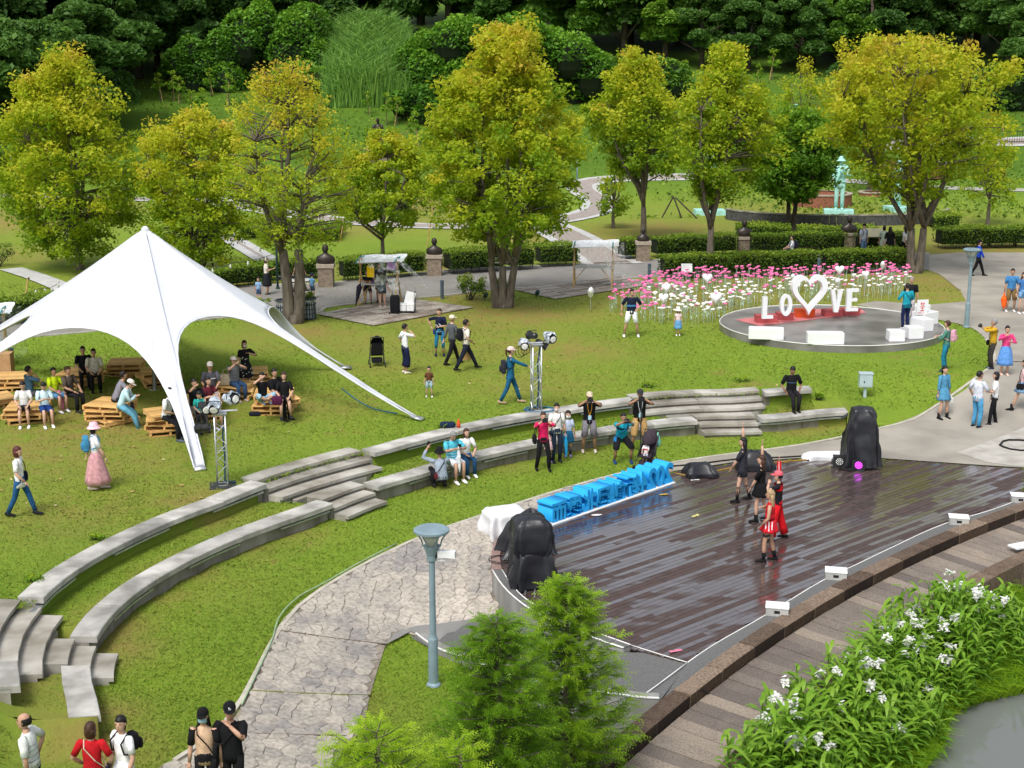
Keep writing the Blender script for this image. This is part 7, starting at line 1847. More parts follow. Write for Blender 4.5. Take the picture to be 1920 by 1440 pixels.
x,y,z=PEO(874,696); I=person('man in white shirt striding right with a kraft paper bag',x,y,z,1.72,-70,'walk','m',('d6cfc4',.42,.02),('trousers','141a2c',1),'14161c',('k','short'),feet=((-.08,.42,.07),(.08,-.38,.12)),rh=(.24,.12,1.0),lh=(-.26,.05,.85)); attach(I,'backpack','black backpack on the man with the paper bag','backpack',backpack('15161c')); attach(I,'paper_bag','brown kraft paper bag carried by the striding man','paper bag',hand_item(0,'bag','c09a68',1.1))
x,y,z=PEO(805,744); I=person('toddler in brown T-shirt and pale shorts standing alone on the lawn',x,y,z,.92,'F','wide','l',('5e3a26',.42,.06),('shorts','8fa6b0',.45),'e8e8e8',('k','short'),kid=True,feet=((-.16,.05,.07),(.16,0,.07)))
x,y,z=PEO(957,757); I=person('person in teal denim with pale pink cap walking right and pointing ahead',x,y,z,1.72,-85,'walk','l',('155a7c',.95,.16),('trousers','17567a',1),'b89a84',('b','pony'),hat=('cap','e2c8c6'),fem=True,rh=(.18,.52,1.14)); attach(I,'backpack','black and white patterned backpack on the person in teal denim','backpack',backpack('2a2c34',lowz=.0))
x,y,z=PEO(1183,631); I=person('man in navy striped T-shirt and white shorts standing with legs apart',x,y,z,1.78,'F','wide','m',('141b30',.42,.08),('shorts','e4e6e8',.46),'e8e8ea',('k','short'),turn=20,rh=(.34,.05,.86),lh=(-.2,.14,1.0),stripe=[(.18,.24,'3f78a8')])
x,y,z=PEO(1271,629); I=person('small girl in light blue dress and white hat in front of the flowers',x,y,z,.98,'F','stand','l',('e0c8cc',.3,.0),('dress','5f93bd',.55),'e6e6e6',('k','bob'),hat=('bucket','e8e4da'),fem=True,kid=True,extras=('flare',))
# ---- stroller
def stroller(label,px,py,face,col,h=1.02,fn=FL,hood=True):
    X,Y,z=gf(px,py,fn); th=thing('stroller',label,'stroller',(X,Y,z),R(face)); M_c=cloth(col)
    m=MB()
    for sg in(-1,1):
        for yy in (.30,-.28):
            w=MB(); w.tube([(sg*.25-.015,yy,.075),(sg*.25+.015,yy,.075)],.075,12); w.build('wheel',M_rubber,th,smooth=False)
        m.tube([(sg*.24,.30,.09),(sg*.22,.0,.52),(sg*.21,-.30,h)],.013,6); m.tube([(sg*.24,-.28,.09),(sg*.22,.02,.50),(sg*.21,.2,.60)],.013,6)
    m.tube([(-.21,-.30,h),(.21,-.30,h)],.018,6); m.tube([(-.23,.1,.36),(.23,.1,.36)],.012,5); m.build('frame',M_dark,th)
    m=MB(); rs=[[(-.19,.24,.40),(.19,.24,.40)],[(-.19,.0,.38),(.19,.0,.38)],[(-.19,-.12,.45),(.19,-.12,.45)],[(-.18,-.22,.82),(.18,-.22,.82)]]; m.grid(rs); m.grid([[ (a,b-.03,c-.03) for a,b,c in r] for r in rs][::-1]); m.build('seat',M_c,th)
    for sg in(-1,1): m=MB(); m.add([(sg*.19,.24,.40),(sg*.19,0,.38),(sg*.19,-.12,.45),(sg*.18,-.2,.8),(sg*.19,.05,.58)],[(0,1,2,3,4)]); m.build('side_panel',M_c,th)
    if hood:
        m=MB(); rows=[]
        for i in range(8):
            a=R(-10+16*i); rows.append([(.21*math.sin(q),-.20+.30*math.cos(q)*math.sin(a)*1.0,.78+.28*math.cos(a)*math.cos(q)) for q in [R(-88+22*k) for k in range(9)]])
        m.grid(rows); m.grid([[ (a*.97,b,c-.01) for a,b,c in r] for r in rows][::-1]); m.build('hood',M_c,th,smooth=True)
    m=MB(); m.box((0,0,.2),(.34,.36,.12)); m.build('basket',M_c,th); return th
stroller('empty black stroller standing on the lawn, hood toward the camera',707,686,10,'16171b')
# ---- amphitheatre people
def onbench(px,py,z): X,Y=gp(px,py,z); return X,Y
X,Y=onbench(848,868,.42); I=person('man in cyan T-shirt and white shorts on the lower bench with a phone',X,Y-.05,0,1.72,-150,'sit','m',('4fb3c8',.42),('shorts','d8dde4',.44),'eceef0',('g','short'),seat=.44,rh=(.05,.34,.90),lh=(-.05,.36,.90),tilt=-30,stripe=[(.1,.11,'d6ecf0'),(.17,.18,'d6ecf0'),(.24,.25,'d6ecf0'),(.31,.32,'d6ecf0')]); attach(I,'phone','phone held by the man sitting in cyan','phone',hand_item(1,'phone',''))
I2=attach(I,'folded_umbrella','white folded umbrella leaning at the knees of the man in cyan','umbrella',hand_item(0,'umbrella','d8dade'))
X,Y=onbench(872,858,.42); I=person('woman in white T-shirt and jeans sitting beside the man in cyan',X,Y-.05,0,1.60,-155,'sit','l',('ececec',.42),('trousers','1a4466',1.),'eceef0',('b','bob'),seat=.44,fem=True,lean=12,tilt=5)
x,y,z=PEO(826,914,base); I=person('squatting photographer in grey shirt and black hat lifting a phone on a gimbal',x,y,z,1.68,20,'squat','m',('8d99a6',.9),('trousers','14161c',1),'202228',('k','short'),hat=('bucket','101014'),lh=(-.28,.22,1.02),rh=(.1,.35,.6),lean=18); attach(I,'phone_gimbal','phone on a white gimbal stick held up by the squatting person','phone',hand_item(0,'phone',''))
attach(I,'waist_bag','red and black waist bag on the squatting person','bag',crossbag('5a1620',-1,1.,'101014',front=-.12,drop=.05))
x,y,z=PEO(1018,881,base); I=person('woman in a hot pink top and black leggings taking a photo with a camera',x,y,z,1.62,-170,'wide','l',('d81f5e',.72,.06),('trousers','0c0d11',1),'0e0e14',('b','bun'),fem=True,rh=(.06,.20,1.46),lh=(-.06,.20,1.46),feet=((-.16,.08,.07),(.18,-.05,.07))); attach(I,'camera','small black camera held by the woman in hot pink','camera',camera_(False)); attach(I,'shoulder_bag','black handbag hanging from the arm of the woman in hot pink','bag',shoulderbag('0e0e12',1))
x,y,z=PEO(1043,866,base); I=person('woman in white T-shirt and white face mask with a child on each side',x,y,z,1.64,-165,'stand','l',('e4e2de',.42,.08),('trousers','1c2a3c',1),'202028',('k','bun'),mask='e9dcd8',fem=True,turn=-10); attach(I,'crossbody_bag','dark strap and small bag on the mother in the white mask','bag',crossbag('14202c',1,.8))
attach(I,'folded_umbrella','bright blue closed umbrella between the mother and the girl','umbrella',hand_item(0,'umbrella','1d8fc0'))
x,y,z=PEO(1057,860,base); I=person('girl in pale blue T-shirt and denim skirt with a white mask beside her mother',x+.12,y+.25,z,1.25,-175,'stand','l',('b9c4dc',.42,.04),('skirt','1d5d80',.42),'8a7ab0',('k','bun'),mask='e8e8ec',fem=True,kid=True,socks=('202838',.8))
x,y,z=PEO(1031,862,base); I=person('small girl in pale pink dress and pale mask in front of her mother',x-.02,y-.25,z,1.02,-165,'stand','l',('dfb8bc',.3,.05),('dress','dfb8bc',.36),'8a7ab0',('b','bun'),mask='a8cfd0',fem=True,kid=True,socks=('14161c',.9),rh=(.22,.15,.9))
x,y,z=PEO(1104,847,base); I=person('photographer in black T-shirt, beige cap and grey shorts',x,y,z,1.74,-178,'wide','t',('0f1014',.42,.08),('shorts','76727a',.52),'c0b8a8',('k','short'),hat=('cap','cdb9a0'),rh=(.09,.24,1.50),lh=(-.07,.24,1.50),feet=((-.17,0,.07),(.17,0,.07))); attach(I,'camera','camera with a long lens held by the photographer in beige cap','camera',camera_(True))
def lanyard(col,tagc):
    def fn(i):
        P,u,f=i['P'],i['u'],i['f']; m=MB()
        for sg in(-1,1): m.tube([P+u*.47+Vector((sg*.06,0,0))+f*.07,P+u*.34+Vector((sg*.05,0,0))+f*.135,P+u*.14+f*.14],.008,4)
        q=MB(); c=P+u*.10+f*.145; q.box(tuple(c),(.085,.008,.12)); return [('cord',m,cloth(col)),('badge',q,cloth(tagc))]
    return fn
attach(I,'name_badge','yellow lanyard with a pale blue badge on the photographer in beige cap','badge',lanyard('c8931a','a8cfe0'))
x,y,z=PEO(1198,843,base); I=person('photographer in black vest top and khaki shorts with camera on a monopod',x,y,z,1.76,-178,'wide','t',('0e0f13',.25,.08),('shorts','b08d5a',.54),'303440',('k','short'),hat=('cap','303236'),rh=(.10,.26,1.47),lh=(-.10,.26,1.47),feet=((-.18,0,.07),(.20,0,.07))); attach(I,'camera','camera on a black monopod held by the photographer in khaki shorts','camera',camera_(True,True)); attach(I,'name_badge','pale blue badge on the chest of the photographer in khaki shorts','badge',lanyard('d8d8d8','a8cfe0'))
x,y,z=PEO(1167,867,base); I=person('crouching photographer in teal and navy sports shirt with a camera',x,y,z,1.72,-172,'crouch','t',('169cb4',.45),('shorts','101218',.56),'1a3d6a',('k','short'),rh=(.09,.44,1.24),lh=(-.09,.44,1.24),lean=26,stripe=[(.33,.40,'0e2a4a')]); attach(I,'camera','silver camera held by the crouching photographer','camera',camera_(False)); attach(I,'crossbody_bag','blue pouch hanging before the crouching photographer','bag',crossbag('1d6fa6',1,1.2,front=.16,drop=-.02))
stroller('occupied stroller with a baby beside the crouching photographer',1213,880,150,'3a3038',hood=True); sx,sy,sz=PEO(1212,879)
I=person('baby in white T-shirt with a red print sitting in the stroller',sx-.02,sy-.02,sz+.05,.70,150,'sit','l',('e6e2e2',.42),('shorts','b8bcc8',.4),None,('k','short'),seat=.36,kid=True,stripe=[(.2,.3,'c02030')])
x,y,z=sx+.30,sy+.12,sz; th=thing('plastic_bag','pale green plastic bag hanging from the occupied stroller','bag',(x,y,z)); m=MB(); m.tube([(0,0,.98),(0,0,.88),(.02,0,.7),(.01,0,.58)],[.01,.05,.075,.03],8); m.build('bag_body',cloth('7fc9b4'),th,smooth=True)
# bundle on the upper bench
X,Y=gp(846,803,.85); th=thing('bundle','dark blue bundle lying on the upper bench above the seated couple','bag',(X-.1,Y+.1,.86)); m=MB(); rbox(m,Vector((0,0,.07)),Vector((.2,0,0)),Vector((0,.1,0)),Vector((0,0,.07))); m.build('sack',cloth('12233e'),th,smooth=True)
th=thing('bottle','small orange and red toy bottle beside the blue bundle on the bench','bottle',(X+.2,Y+.05,.86)); m=MB(); m.lathe([(.05,0),(.055,.1),(.03,.18),(.02,.24)],n=8); m.build('bottle_body',cloth('d4582a'),th,smooth=True)
X,Y=gp(1484,740,.85); I=person('man in black printed T-shirt sitting on the short upper bench',X,Y+.05,.4,1.72,-170,'sit','d',('0d0e12',.42),('trousers','17151b',1),'0c0c10',('k','short'),seat=.45,tilt=-22,turn=-5,lh=(-.2,.12,.55),rh=(.2,.12,.55),feet=((-.06,.45,.07),(.1,.52,.07)),stripe=[(.27,.285,'4a6a90')])
# ---- right plaza people
x,y,z=PEO(1771,697); I=person('person in green cardigan with a pink backpack on the lawn edge, hands together',x,y,z,1.68,10 and 60,'stand','l',('4c7f70',.9,.1),('trousers','1d7590',1),'2a4a58',('b','short'),fem=True,lh=(-.12,.3,1.15),rh=(.1,.3,1.15)); attach(I,'backpack','pale pink backpack on the person in green cardigan','backpack',backpack('c99aa8'))
x,y,z=PEO(1858,692); I=person('grey-haired person in mustard shirt lifting a camera',x,y,z,1.66,85,'stand','m',('c29a26',.72,.1),('trousers','37332f',1),'22304a',('g','short'),rh=(.16,.36,1.42),lh=(.06,.38,1.42),turn=-10); attach(I,'camera','small black camera held up by the person in mustard shirt','camera',camera_(False)); attach(I,'crossbody_bag','black bag on a thin strap across the mustard shirt','bag',crossbag('101014',1,1.2))
x,y,z=PEO(1882,703); I=person('woman in bright pink cardigan and flowing light blue skirt',x,y,z,1.60,175,'stand','l',('d8437e',.95,.05),('skirt','5d8fd0',.66),'d8b8a8',('k','bun'),fem=True,hat=None,rh=(.08,.18,1.4),lh=(-.12,.18,1.2),extras=('flare',))
x,y,z=PEO(1765,785); I=person('woman in a light blue denim shirt dress and black boots',x,y,z,1.63,-150,'stand','l',('4f8db0',.8,.05),('dress','4f8db0',.34),'141418',('k','pony'),fem=True,turn=-10,feet=((-.17,.06,.07),(.12,0,.07)),socks=None,extras=('boots',)); attach(I,'handbag','white bag hanging at the side of the woman in the denim dress','bag',hand_item(0,'bag','dfe0e0',.6))
x,y,z=PEO(1829,802); I=person('man in pale hoodie and light jeans talking, back half turned',x,y,z,1.72,-60,'stand','m',('ccd0dc',.45,.1),('trousers','4a93bd',1),'16181e',('k','short'),turn=-20,rh=(.10,.34,1.12),lh=(-.25,.1,.9))
x,y,z=PEO(1861,797); I=person('woman in white T-shirt and black trousers talking to the man in the hoodie',x,y,z,1.62,75,'stand','l',('e6e6ea',.42,.04),('trousers','101116',1),'1c1c22',('k','bob'),fem=True,feet=((-.12,.12,.07),(.12,-.1,.07)),lh=(-.14,.28,1.1),rh=(.2,.1,.85))
x,y,z=PEO(1915,772); I=person('woman in pale pink T-shirt and denim skirt at the right edge',x,y,z,1.62,60,'walk','l',('d8b0b4',.42,.04),('skirt','6f93b4',.3),'141418',('k','bob'),fem=True,extras=('boots',)); attach(I,'crossbody_bag','black handbag on the woman at the right edge','bag',crossbag('101014',-1,1.3)); attach(I,'folded_umbrella','thin green closed umbrella of the woman at the right edge','umbrella',hand_item(0,'umbrella','1f7a3a'))
x,y,z=PEO(1832,518); I=person('guard in royal blue shirt and black trousers walking on the far plaza',x,y,z,1.72,-100,'walk','m',('1240b0',.9,.04),('trousers','0e0f13',1),'0e0e10',('k','short'),hat=('cap','14161e'))
x,y,z=PEO(1893,584); I=person('man in blue T-shirt and brown shorts carrying an orange umbrella',x,y,z,1.76,175,'wide','m',('3e7cb0',.42,.08),('shorts','7a6038',.5),'e6e6e6',('k','short'),feet=((-.15,0,.07),(.15,0,.07)),turn=-15); attach(I,'folded_umbrella','bright orange half-folded umbrella held by the man in blue','umbrella',hand_item(1,'umbrella','f2601a',2.2))
x,y,z=PEO(1914,588); I=person('woman in blue top and denim shorts beside the man with the orange umbrella',x,y,z,1.66,185,'stand','l',('3f6fa8',.3,.04),('shorts','6f9ac4',.3),'e6e6e6',('b','long'),fem=True)
# ---- on the round platform
x,y=gp(1697,617,DZ); I=person('person in turquoise jacket and navy trousers standing on the platform with back to the camera',x,y,DZ,1.68,15,'stand','m',('1b93a6',.95,.12),('trousers','16224a',1),'c8c8cc',('k','short'),rh=(.15,.25,1.1),lh=(-.2,.2,1.1)); attach(I,'crossbody_bag','black strap bag on the turquoise jacket','bag',crossbag('14161c',1,.8))
x,y=gp(1701,603,DZ); I=person('white-haired person in black T-shirt behind the turquoise jacket',x+.1,y+.1,DZ,1.68,160,'stand','m',('121318',.42,.1),('trousers','b0a8a8',1),'2a3040',('g','short'))
# ---- far walkway people
for lab,px_,py_,kw in [('woman in a white blouse with a navy backpack behind the front hedge',1484,488,dict(h=1.62,face='L',pose='sit',top=('dfe3ea',.5),bot=('trousers','28303c',1),hair=('k','bun'),fem=True,seat=.42)),
    ('man in black cap and pale shirt looking at the information panel',1617,482,dict(h=1.7,face=-150,top=('b8c0cc',.5,.1),bot=('trousers','5a7896',1),hair=('k','short'),hat=('cap','101014'))),
    ('woman in a black dress walking behind the front hedge',1666,486,dict(h=1.66,face=-20,top=('101014',.6,.05),bot=('dress','101014',.4),hair=('k','long'),fem=True,pose='walk')),
    ('woman in pale green blouse just behind the black dress',1655,482,dict(h=1.6,face=-20,top=('b9c8b8',.5,.05),bot=('skirt','b0b8a8',.5),hair=('k','bob'),fem=True)),
    ('woman in white T-shirt and black shorts by the golden maple trunk',1694,485,dict(h=1.66,face=50,top=('dcdcdc',.42,.05),bot=('shorts','111116',.35),hair=('k','long'),fem=True,pose='walk')),
    ('woman in a white dress with a beige bag on the path left of the maple',501,553,dict(h=1.62,face='R',top=('d8d0c4',.42,.1),bot=('skirt','1a1c22',.6),hair=('b','bob'),fem=True,rh=(.1,.3,1.2))),
    ('child in light blue in front of the woman in the white dress',486,566,dict(h=1.0,face='F',top=('86a8cc',.42,.05),bot=('shorts','3a5070',.4),hair=('k','short'),kid=True)),
    ('man in black T-shirt walking right behind the leaning maple trunk',562,548,dict(h=1.74,face=-70,top=('101216',.42,.1),bot=('trousers','6a6258',1),hair=('k','short'),pose='walk',sk='m')),
    ('child in a blue cap right behind the trash bins',586,560,dict(h=1.05,face=-30,top=('5f8fb0',.42,.05),bot=('shorts','38485a',.4),hair=('k','short'),hat=('cap','1c2a48'),kid=True)),
    ('person in a pale hooded jacket far away at the left edge',23,336,dict(h=1.9,face='R',top=('a8bcc8',.95,.1),bot=('trousers','9aa8b0',1),hair=('g','short'),pose='walk'))]:
    x,y,z=PEO(px_,py_,T); I=person(lab,x,y,z,**kw)
    if 'backpack' in lab or 'black cap' in lab: attach(I,'backpack','dark backpack of the '+lab.split(' behind')[0].split(' looking')[0],'backpack',backpack('1a2030'))
# ---- dancers
x,y=gp(1390,940); I=person('dancer in long dark grey T-shirt with one arm raised, leftmost on the stage',x,y,0,1.64,75,'stand','l',('2e2e38',.5,.24),('shorts','24242c',.2),'101012',('k','long'),fem=True,rh=(.16,.05,1.98),lh=(-.1,.28,.88),feet=((-.15,.1,.07),(.15,-.2,.07)),socks=('0e0e12',.85),turn=0)
x,y=gp(1424,977); I=person('dancer in short black dress and laced boots with one arm raised',x,y,0,1.62,75,'stand','l',('0d0d10',.5,.05),('dress','0d0d10',.30),'0e0e10',('b','long'),fem=True,rh=(.16,.02,1.96),lh=(-.12,.25,.85),feet=((-.14,.08,.07),(.14,-.18,.07)),extras=('boots',))
x,y=gp(1455,1012); I=person('dancer in a red outfit and pink cap with one arm raised',x,y,0,1.62,75,'stand','l',('15141a',.3,.04),('wide','c40d18',.95),'101012',('k','short'),hat=('cap','d8606c'),fem=True,rh=(.16,.02,1.96),lh=(-.08,.22,1.42),feet=((-.16,.1,.07),(.16,-.2,.07)))
for k,(a,e,w) in enumerate(I['arms'][1:]):
    m=MB(); s=I['s']; m.tube([a*s,e*s,w*s],[.058,.05,.044],8); m.build('red_sleeve',cloth('c40d18'),I['root'],smooth=True); m=MB(); m.tube([(a+Vector((-.05,0,0)))*s,(e+Vector((-.045,0,0)))*s,(w+Vector((-.035,0,0)))*s],.014,4); m.build('white_trim',cloth('e6e6ea'),I['root'])
m=MB(); s=I['s']; m.rings([elr((I['P']+I['u']*t)*s,Vector((.165*s,0,0)),I['f']*.11*s,12) for t in (.33,.47)],(0,0)); m.build('red_collar',cloth('c40d18'),I['root'],smooth=True)
x,y=gp(1440,1052); I=person('dancer in red and white striped cheer skirt with long blonde-tipped hair, nearest the camera',x,y,0,1.62,75,'stand','m',('b41420',0,-.22),('skirt','c81c2c',.22),'141418',('y','long'),fem=True,lh=(-.2,.16,.92),rh=(.1,.2,1.25),feet=((-.1,.1,.07),(.12,-.14,.07)),socks=('101014',.4))
m=MB(); s=I['s']
for k in range(3): m.box((-.2*s,(-.07+.07*k)*s,.90*s),(.02,.022,.22))
tag(m.build('white_stripes',cloth('ececf2'),I['root']),kind='stuff')
m=MB(); a,k_,an=I['legs'][0]; q=a.lerp(k_,.62); m.tube([q*s+Vector((0,0,.02)),q*s-Vector((0,0,.02))],.083*s,10); m.build('leg_band',M_black,I['root'])
# ---- under the tent
def seated(label,px,py,zs,h,face,ground=.8,**kw):
    X,Y=gp(px,py,zs); k=dict(pose='sit',seat=zs-ground); k.update(kw); return person(label,X,Y,ground,h,face,**k)
ZA=.8+.142*3+.005; ZB=.8+.142*4+.005
I=seated('girl in white T-shirt with black straps sitting on the pallets at the left edge',46,768,ZA,1.58,-165,top=('dcdcdc',.42),bot=('shorts','2a2428',.35),shoe='e8e8ea',hair=('k','pony'),fem=True,tilt=-15)
I=seated('girl in white and cyan T-shirt and blue shorts looking at her hands',84,768,ZA,1.58,-150,top=('c8e4ec',.45),bot=('shorts','173a7c',.42),shoe='eceef0',hair=('k','pony'),fem=True,tilt=-30,rh=(.04,.3,.85),lh=(-.04,.3,.85))
I=seated('man in blue-grey T-shirt sitting behind the two girls, drinking',56,742,ZA,1.7,-50,top=('42627c',.42),bot=('trousers','5a5a60',1),shoe='303038',hair=('k','short'),sk='m',rh=(.08,.2,1.0))
I=seated('woman in neon yellow T-shirt and denim shorts',103,742,ZA,1.62,-130,top=('c6e21a',.42),bot=('shorts','4f7ea6',.45),shoe='c8c8cc',hair=('k','short'),fem=True,sk='m')
I=seated('man in brown-grey shirt and black trousers with a bag across his chest',130,742,ZA,1.68,-120,top=('5a5048',.42),bot=('trousers','14131a',1),shoe='2a2a2e',hair=('b','short'),sk='m'); attach(I,'crossbody_bag','black bag on the chest of the man in brown-grey shirt','bag',crossbag('101014',1,1.,front=.12,drop=.15))
X,Y=gp(118,772,.8); th=thing('folded_umbrella','closed pink patterned umbrella leaning beside the neon yellow woman','umbrella',(X,Y,.8)); m=MB(); m.tube([(-.12,.1,.62),(-.1,.08,.55),(-.05,.04,.35),(.05,-.04,.03)],[.02,.07,.075,.01],8); m.build('folded_canopy',cloth('c06a8c'),th); m=MB(); m.tube([(-.12,.1,.62),(-.14,.12,.74)],.012,5); m.build('handle',M_dark,th)
I=seated('person in white shirt and black trousers sitting in the shade, head hidden by the tent',178,705,ZA,1.66,-160,top=('d8d4cc',.42),bot=('trousers','101014',1),shoe='14141a',hair=('k','short'))
I=seated('person in dark clothes beside the shaded white shirt, half hidden by the tent hem',158,700,ZA,1.66,-160,top=('1a1a22',.42),bot=('trousers','101014',1),shoe='14141a',hair=('k','short'))
I=seated('person in pale blue hoodie, white cap and light jeans on the pallet stack, facing right',228,765,ZB,1.66,-85,top=('b4d4de',.95),bot=('trousers','5f9ab4',1),shoe='dcdcdc',hair=('k','short'),hat=('cap','e8e2dc'),lean=22,tilt=-30,rh=(.05,.42,.92),lh=(-.05,.42,.92),feet=((-.12,.42,.0),(.12,.46,.0)))
I=seated('man in grey T-shirt sitting behind the pale blue hoodie',218,752,ZB,1.72,-70,top=('7c7c86',.42),bot=('trousers','1c1c24',1),shoe='202028',hair=('k','short'),lean=24,sk='m',rh=(.1,.42,.95))
I=seated('man in white T-shirt and black trousers sitting behind the front tent leg',312,785,ZB,1.7,-110,top=('d8dade',.42),bot=('trousers','14151b',1),shoe='5a6472',hair=('k','short'),lean=15,sk='m'); attach(I,'waist_bag','olive grey bag on the lap of the man behind the tent leg','bag',crossbag('5c5a4c',-1,1.3,'202020',front=.14,drop=.06))
I=seated('man in black shirt right of the front tent leg, hand at his face',366,768,ZB,1.68,-140,top=('121318',.42),bot=('trousers','6a6460',1),shoe='303038',hair=('k','short'),rh=(.04,.16,1.28),sk='m')
I=seated('boy in teal printed T-shirt and black trousers on the pallet stack',374,775,ZB,1.15,-155,top=('2fa8a2',.42),bot=('trousers','101118',1),shoe='14141a',hair=('k','short'),kid=True,tilt=-20,feet=((-.1,.4,.25),(.1,.42,.25)),stripe=[(.12,.2,'2a4fa0')])
I=seated('woman in dark red with bare legs holding papers beside the boy',392,762,ZB,1.62,-130,top=('5c1c2a',.42),bot=('shorts','3a1a24',.25),shoe='b8b8c0',hair=('k','long'),fem=True,rh=(.1,.36,.98)); attach(I,'paper','folded white and red leaflet in the hands of the woman in dark red','paper',hand_item(1,'fan','e0c8cc'))
I=seated('man in grey T-shirt and pale cap sitting behind the family',396,735,ZA+.1,1.72,-165,top=('4e4e56',.42),bot=('trousers','2a2024',1),shoe='303038',hair=('k','short'),hat=('cap','b8b0ac'),sk='m',stripe=[(.3,.33,'d8d8d8')])
I=seated('person in grey T-shirt, white cap and jeans with raised hands, on the back pallet stack',440,722,ZA,1.68,-140,top=('70727a',.42),bot=('trousers','2a4668',1),shoe='a09088',hair=('k','short'),hat=('cap','d8ccc8'),rh=(.08,.26,1.14),lh=(-.04,.28,1.10),tilt=5)
X,Y=gp(424,722,ZA); th=thing('tote_bag','big cream tote bag on the pallets beside the person in jeans','bag',(X,Y,ZA)); m=MB(); rbox(m,Vector((0,0,.17)),Vector((.2,0,0)),Vector((0,.09,0)),Vector((0,0,.17))); m.build('sack',cloth('b4a890'),th,smooth=True); m=MB(); m.tube([(-.1,0,.33),(-.05,0,.48),(.06,0,.47),(.1,0,.33)],.012,4); m.build('handle',cloth('b4a890'),th)
X,Y=gp(462,735,.8); I=person('woman in a black polka-dot dress standing behind the pallets, wearing a mask',X,Y,.8,1.6,-150,'stand','l',('15151a',.35,.05),('dress','15151a',.5),'c8c8cc',('b','bob'),mask='d8d0d0',fem=True,lh=(-.1,.2,1.3))
m=MB(); s=I['s']
for k in range(46):
    a=random.uniform(0,6.28); zz=random.uniform(.5,1.25); t=(1.02-zz)/.52; rx=(.168+.1*max(0,t))*s; ry=(.122+.1*max(0,t))*s; m.box((rx*math.cos(a)*1.02,ry*math.sin(a)*1.02,zz*s),(.022,.022,.022),a)
tag(m.build('white_dots',cloth('e0e0e0'),I['root']),kind='stuff')
I=seated('woman in black T-shirt and pale blue shorts sitting cross-legged, hand shading her eyes',493,752,ZB,1.6,-150,pose='cross',top=('101015',.42),bot=('shorts','8fb8cc',.6),shoe='5a6470',hair=('k','pony'),fem=True,turn=-40,rh=(.1,.2,1.36))
I=seated('man in black T-shirt in the middle of the three, leaning to the woman in black',516,748,ZB,1.7,-120,top=('0f1014',.42),bot=('trousers','14151b',1),shoe='1c1c22',hair=('k','short'),sk='m',turn=-25)
I=seated('woman in black top at the right of the three with legs hanging',534,752,ZB,1.62,-170,top=('101014',.42),bot=('shorts','121218',.4),shoe='1c2028',hair=('b','bob'),fem=True,feet=((-.16,.36,.25),(.12,.38,.22)))
X,Y=gp(521,757,ZB); th=thing('handbag','purple round handbag on the pallets between the man and woman in black','bag',(X,Y-.1,ZB)); m=MB(); rbox(m,Vector((0,0,.12)),Vector((.14,0,0)),Vector((0,.07,0)),Vector((0,0,.12))); m.build('sack',cloth('4a1438'),th,smooth=True)
X,Y=gp(478,780,ZB-.14); th=thing('shoulder_bag','black strap bag lying on the pallet edge under the cross-legged woman','bag',(X,Y,ZB-.14)); m=MB(); rbox(m,Vector((0,0,.06)),Vector((.15,0,0)),Vector((0,.06,0)),Vector((0,0,.06))); m.build('sack',cloth('141722'),th,smooth=True)
# ---- stalls
def plasticmat():
    m,nt,N,L,b=nodes('clear_plastic'); b.inputs['Base Color'].default_value=(.80,.83,.86,1); b.inputs['Roughness'].default_value=.18; b.inputs['Specular IOR Level'].default_value=.7
    tr=N.new('ShaderNodeBsdfTransparent'); ms=N.new('ShaderNodeMixShader'); at=N.new('ShaderNodeAttribute'); at.attribute_name='tone'
    nz=N.new('ShaderNodeTexNoise'); nz.inputs['Scale'].default_value=5; nz.inputs['Detail'].default_value=5; tc=N.new('ShaderNodeTexCoord'); L.new(tc.outputs['Object'],nz.inputs['Vector'])
    mr=N.new('ShaderNodeMapRange'); mr.inputs[1].default_value=.45; mr.inputs[2].default_value=.75; mr.inputs[3].default_value=-.08; mr.inputs[4].default_value=.45; L.new(nz.outputs['Fac'],mr.inputs[0])
    ad=N.new('ShaderNodeMath'); ad.operation='ADD'; ad.use_clamp=True; L.new(mr.outputs[0],ad.inputs[0]); L.new(at.outputs['Fac'],ad.inputs[1]); L.new(ad.outputs[0],ms.inputs[0])
    L.new(tr.outputs[0],ms.inputs[1]); L.new(b.outputs[0],ms.inputs[2]); L.new(ms.outputs[0],N['Material Output'].inputs[0]); return m
M_plas=plasticmat()
def sheetgrid(m,c,nu,nv,tone,amp=.03,seed=0,sag=0.):
    a,b_,c2,d=[Vector(p) for p in c]; rows=[]
    for i in range(nu+1):
        row=[]
        for j in range(nv+1):
            u_,v_=i/nu,j/nv; p=a.lerp(b_,u_).lerp(d.lerp(c2,u_),v_); e=4*min(u_*(1-u_),v_*(1-v_))
            p=p+Vector((noise.noise((u_*7+seed,v_*2.2,0)),noise.noise((u_*7,v_*2,seed+5)),noise.noise((u_*6,v_*2.3,seed))))*amp; p.z-=sag*4*u_*(1-u_); row.append(p)
        rows.append(row)
    st=len(m.v); m.grid(rows,tone=tone); return m
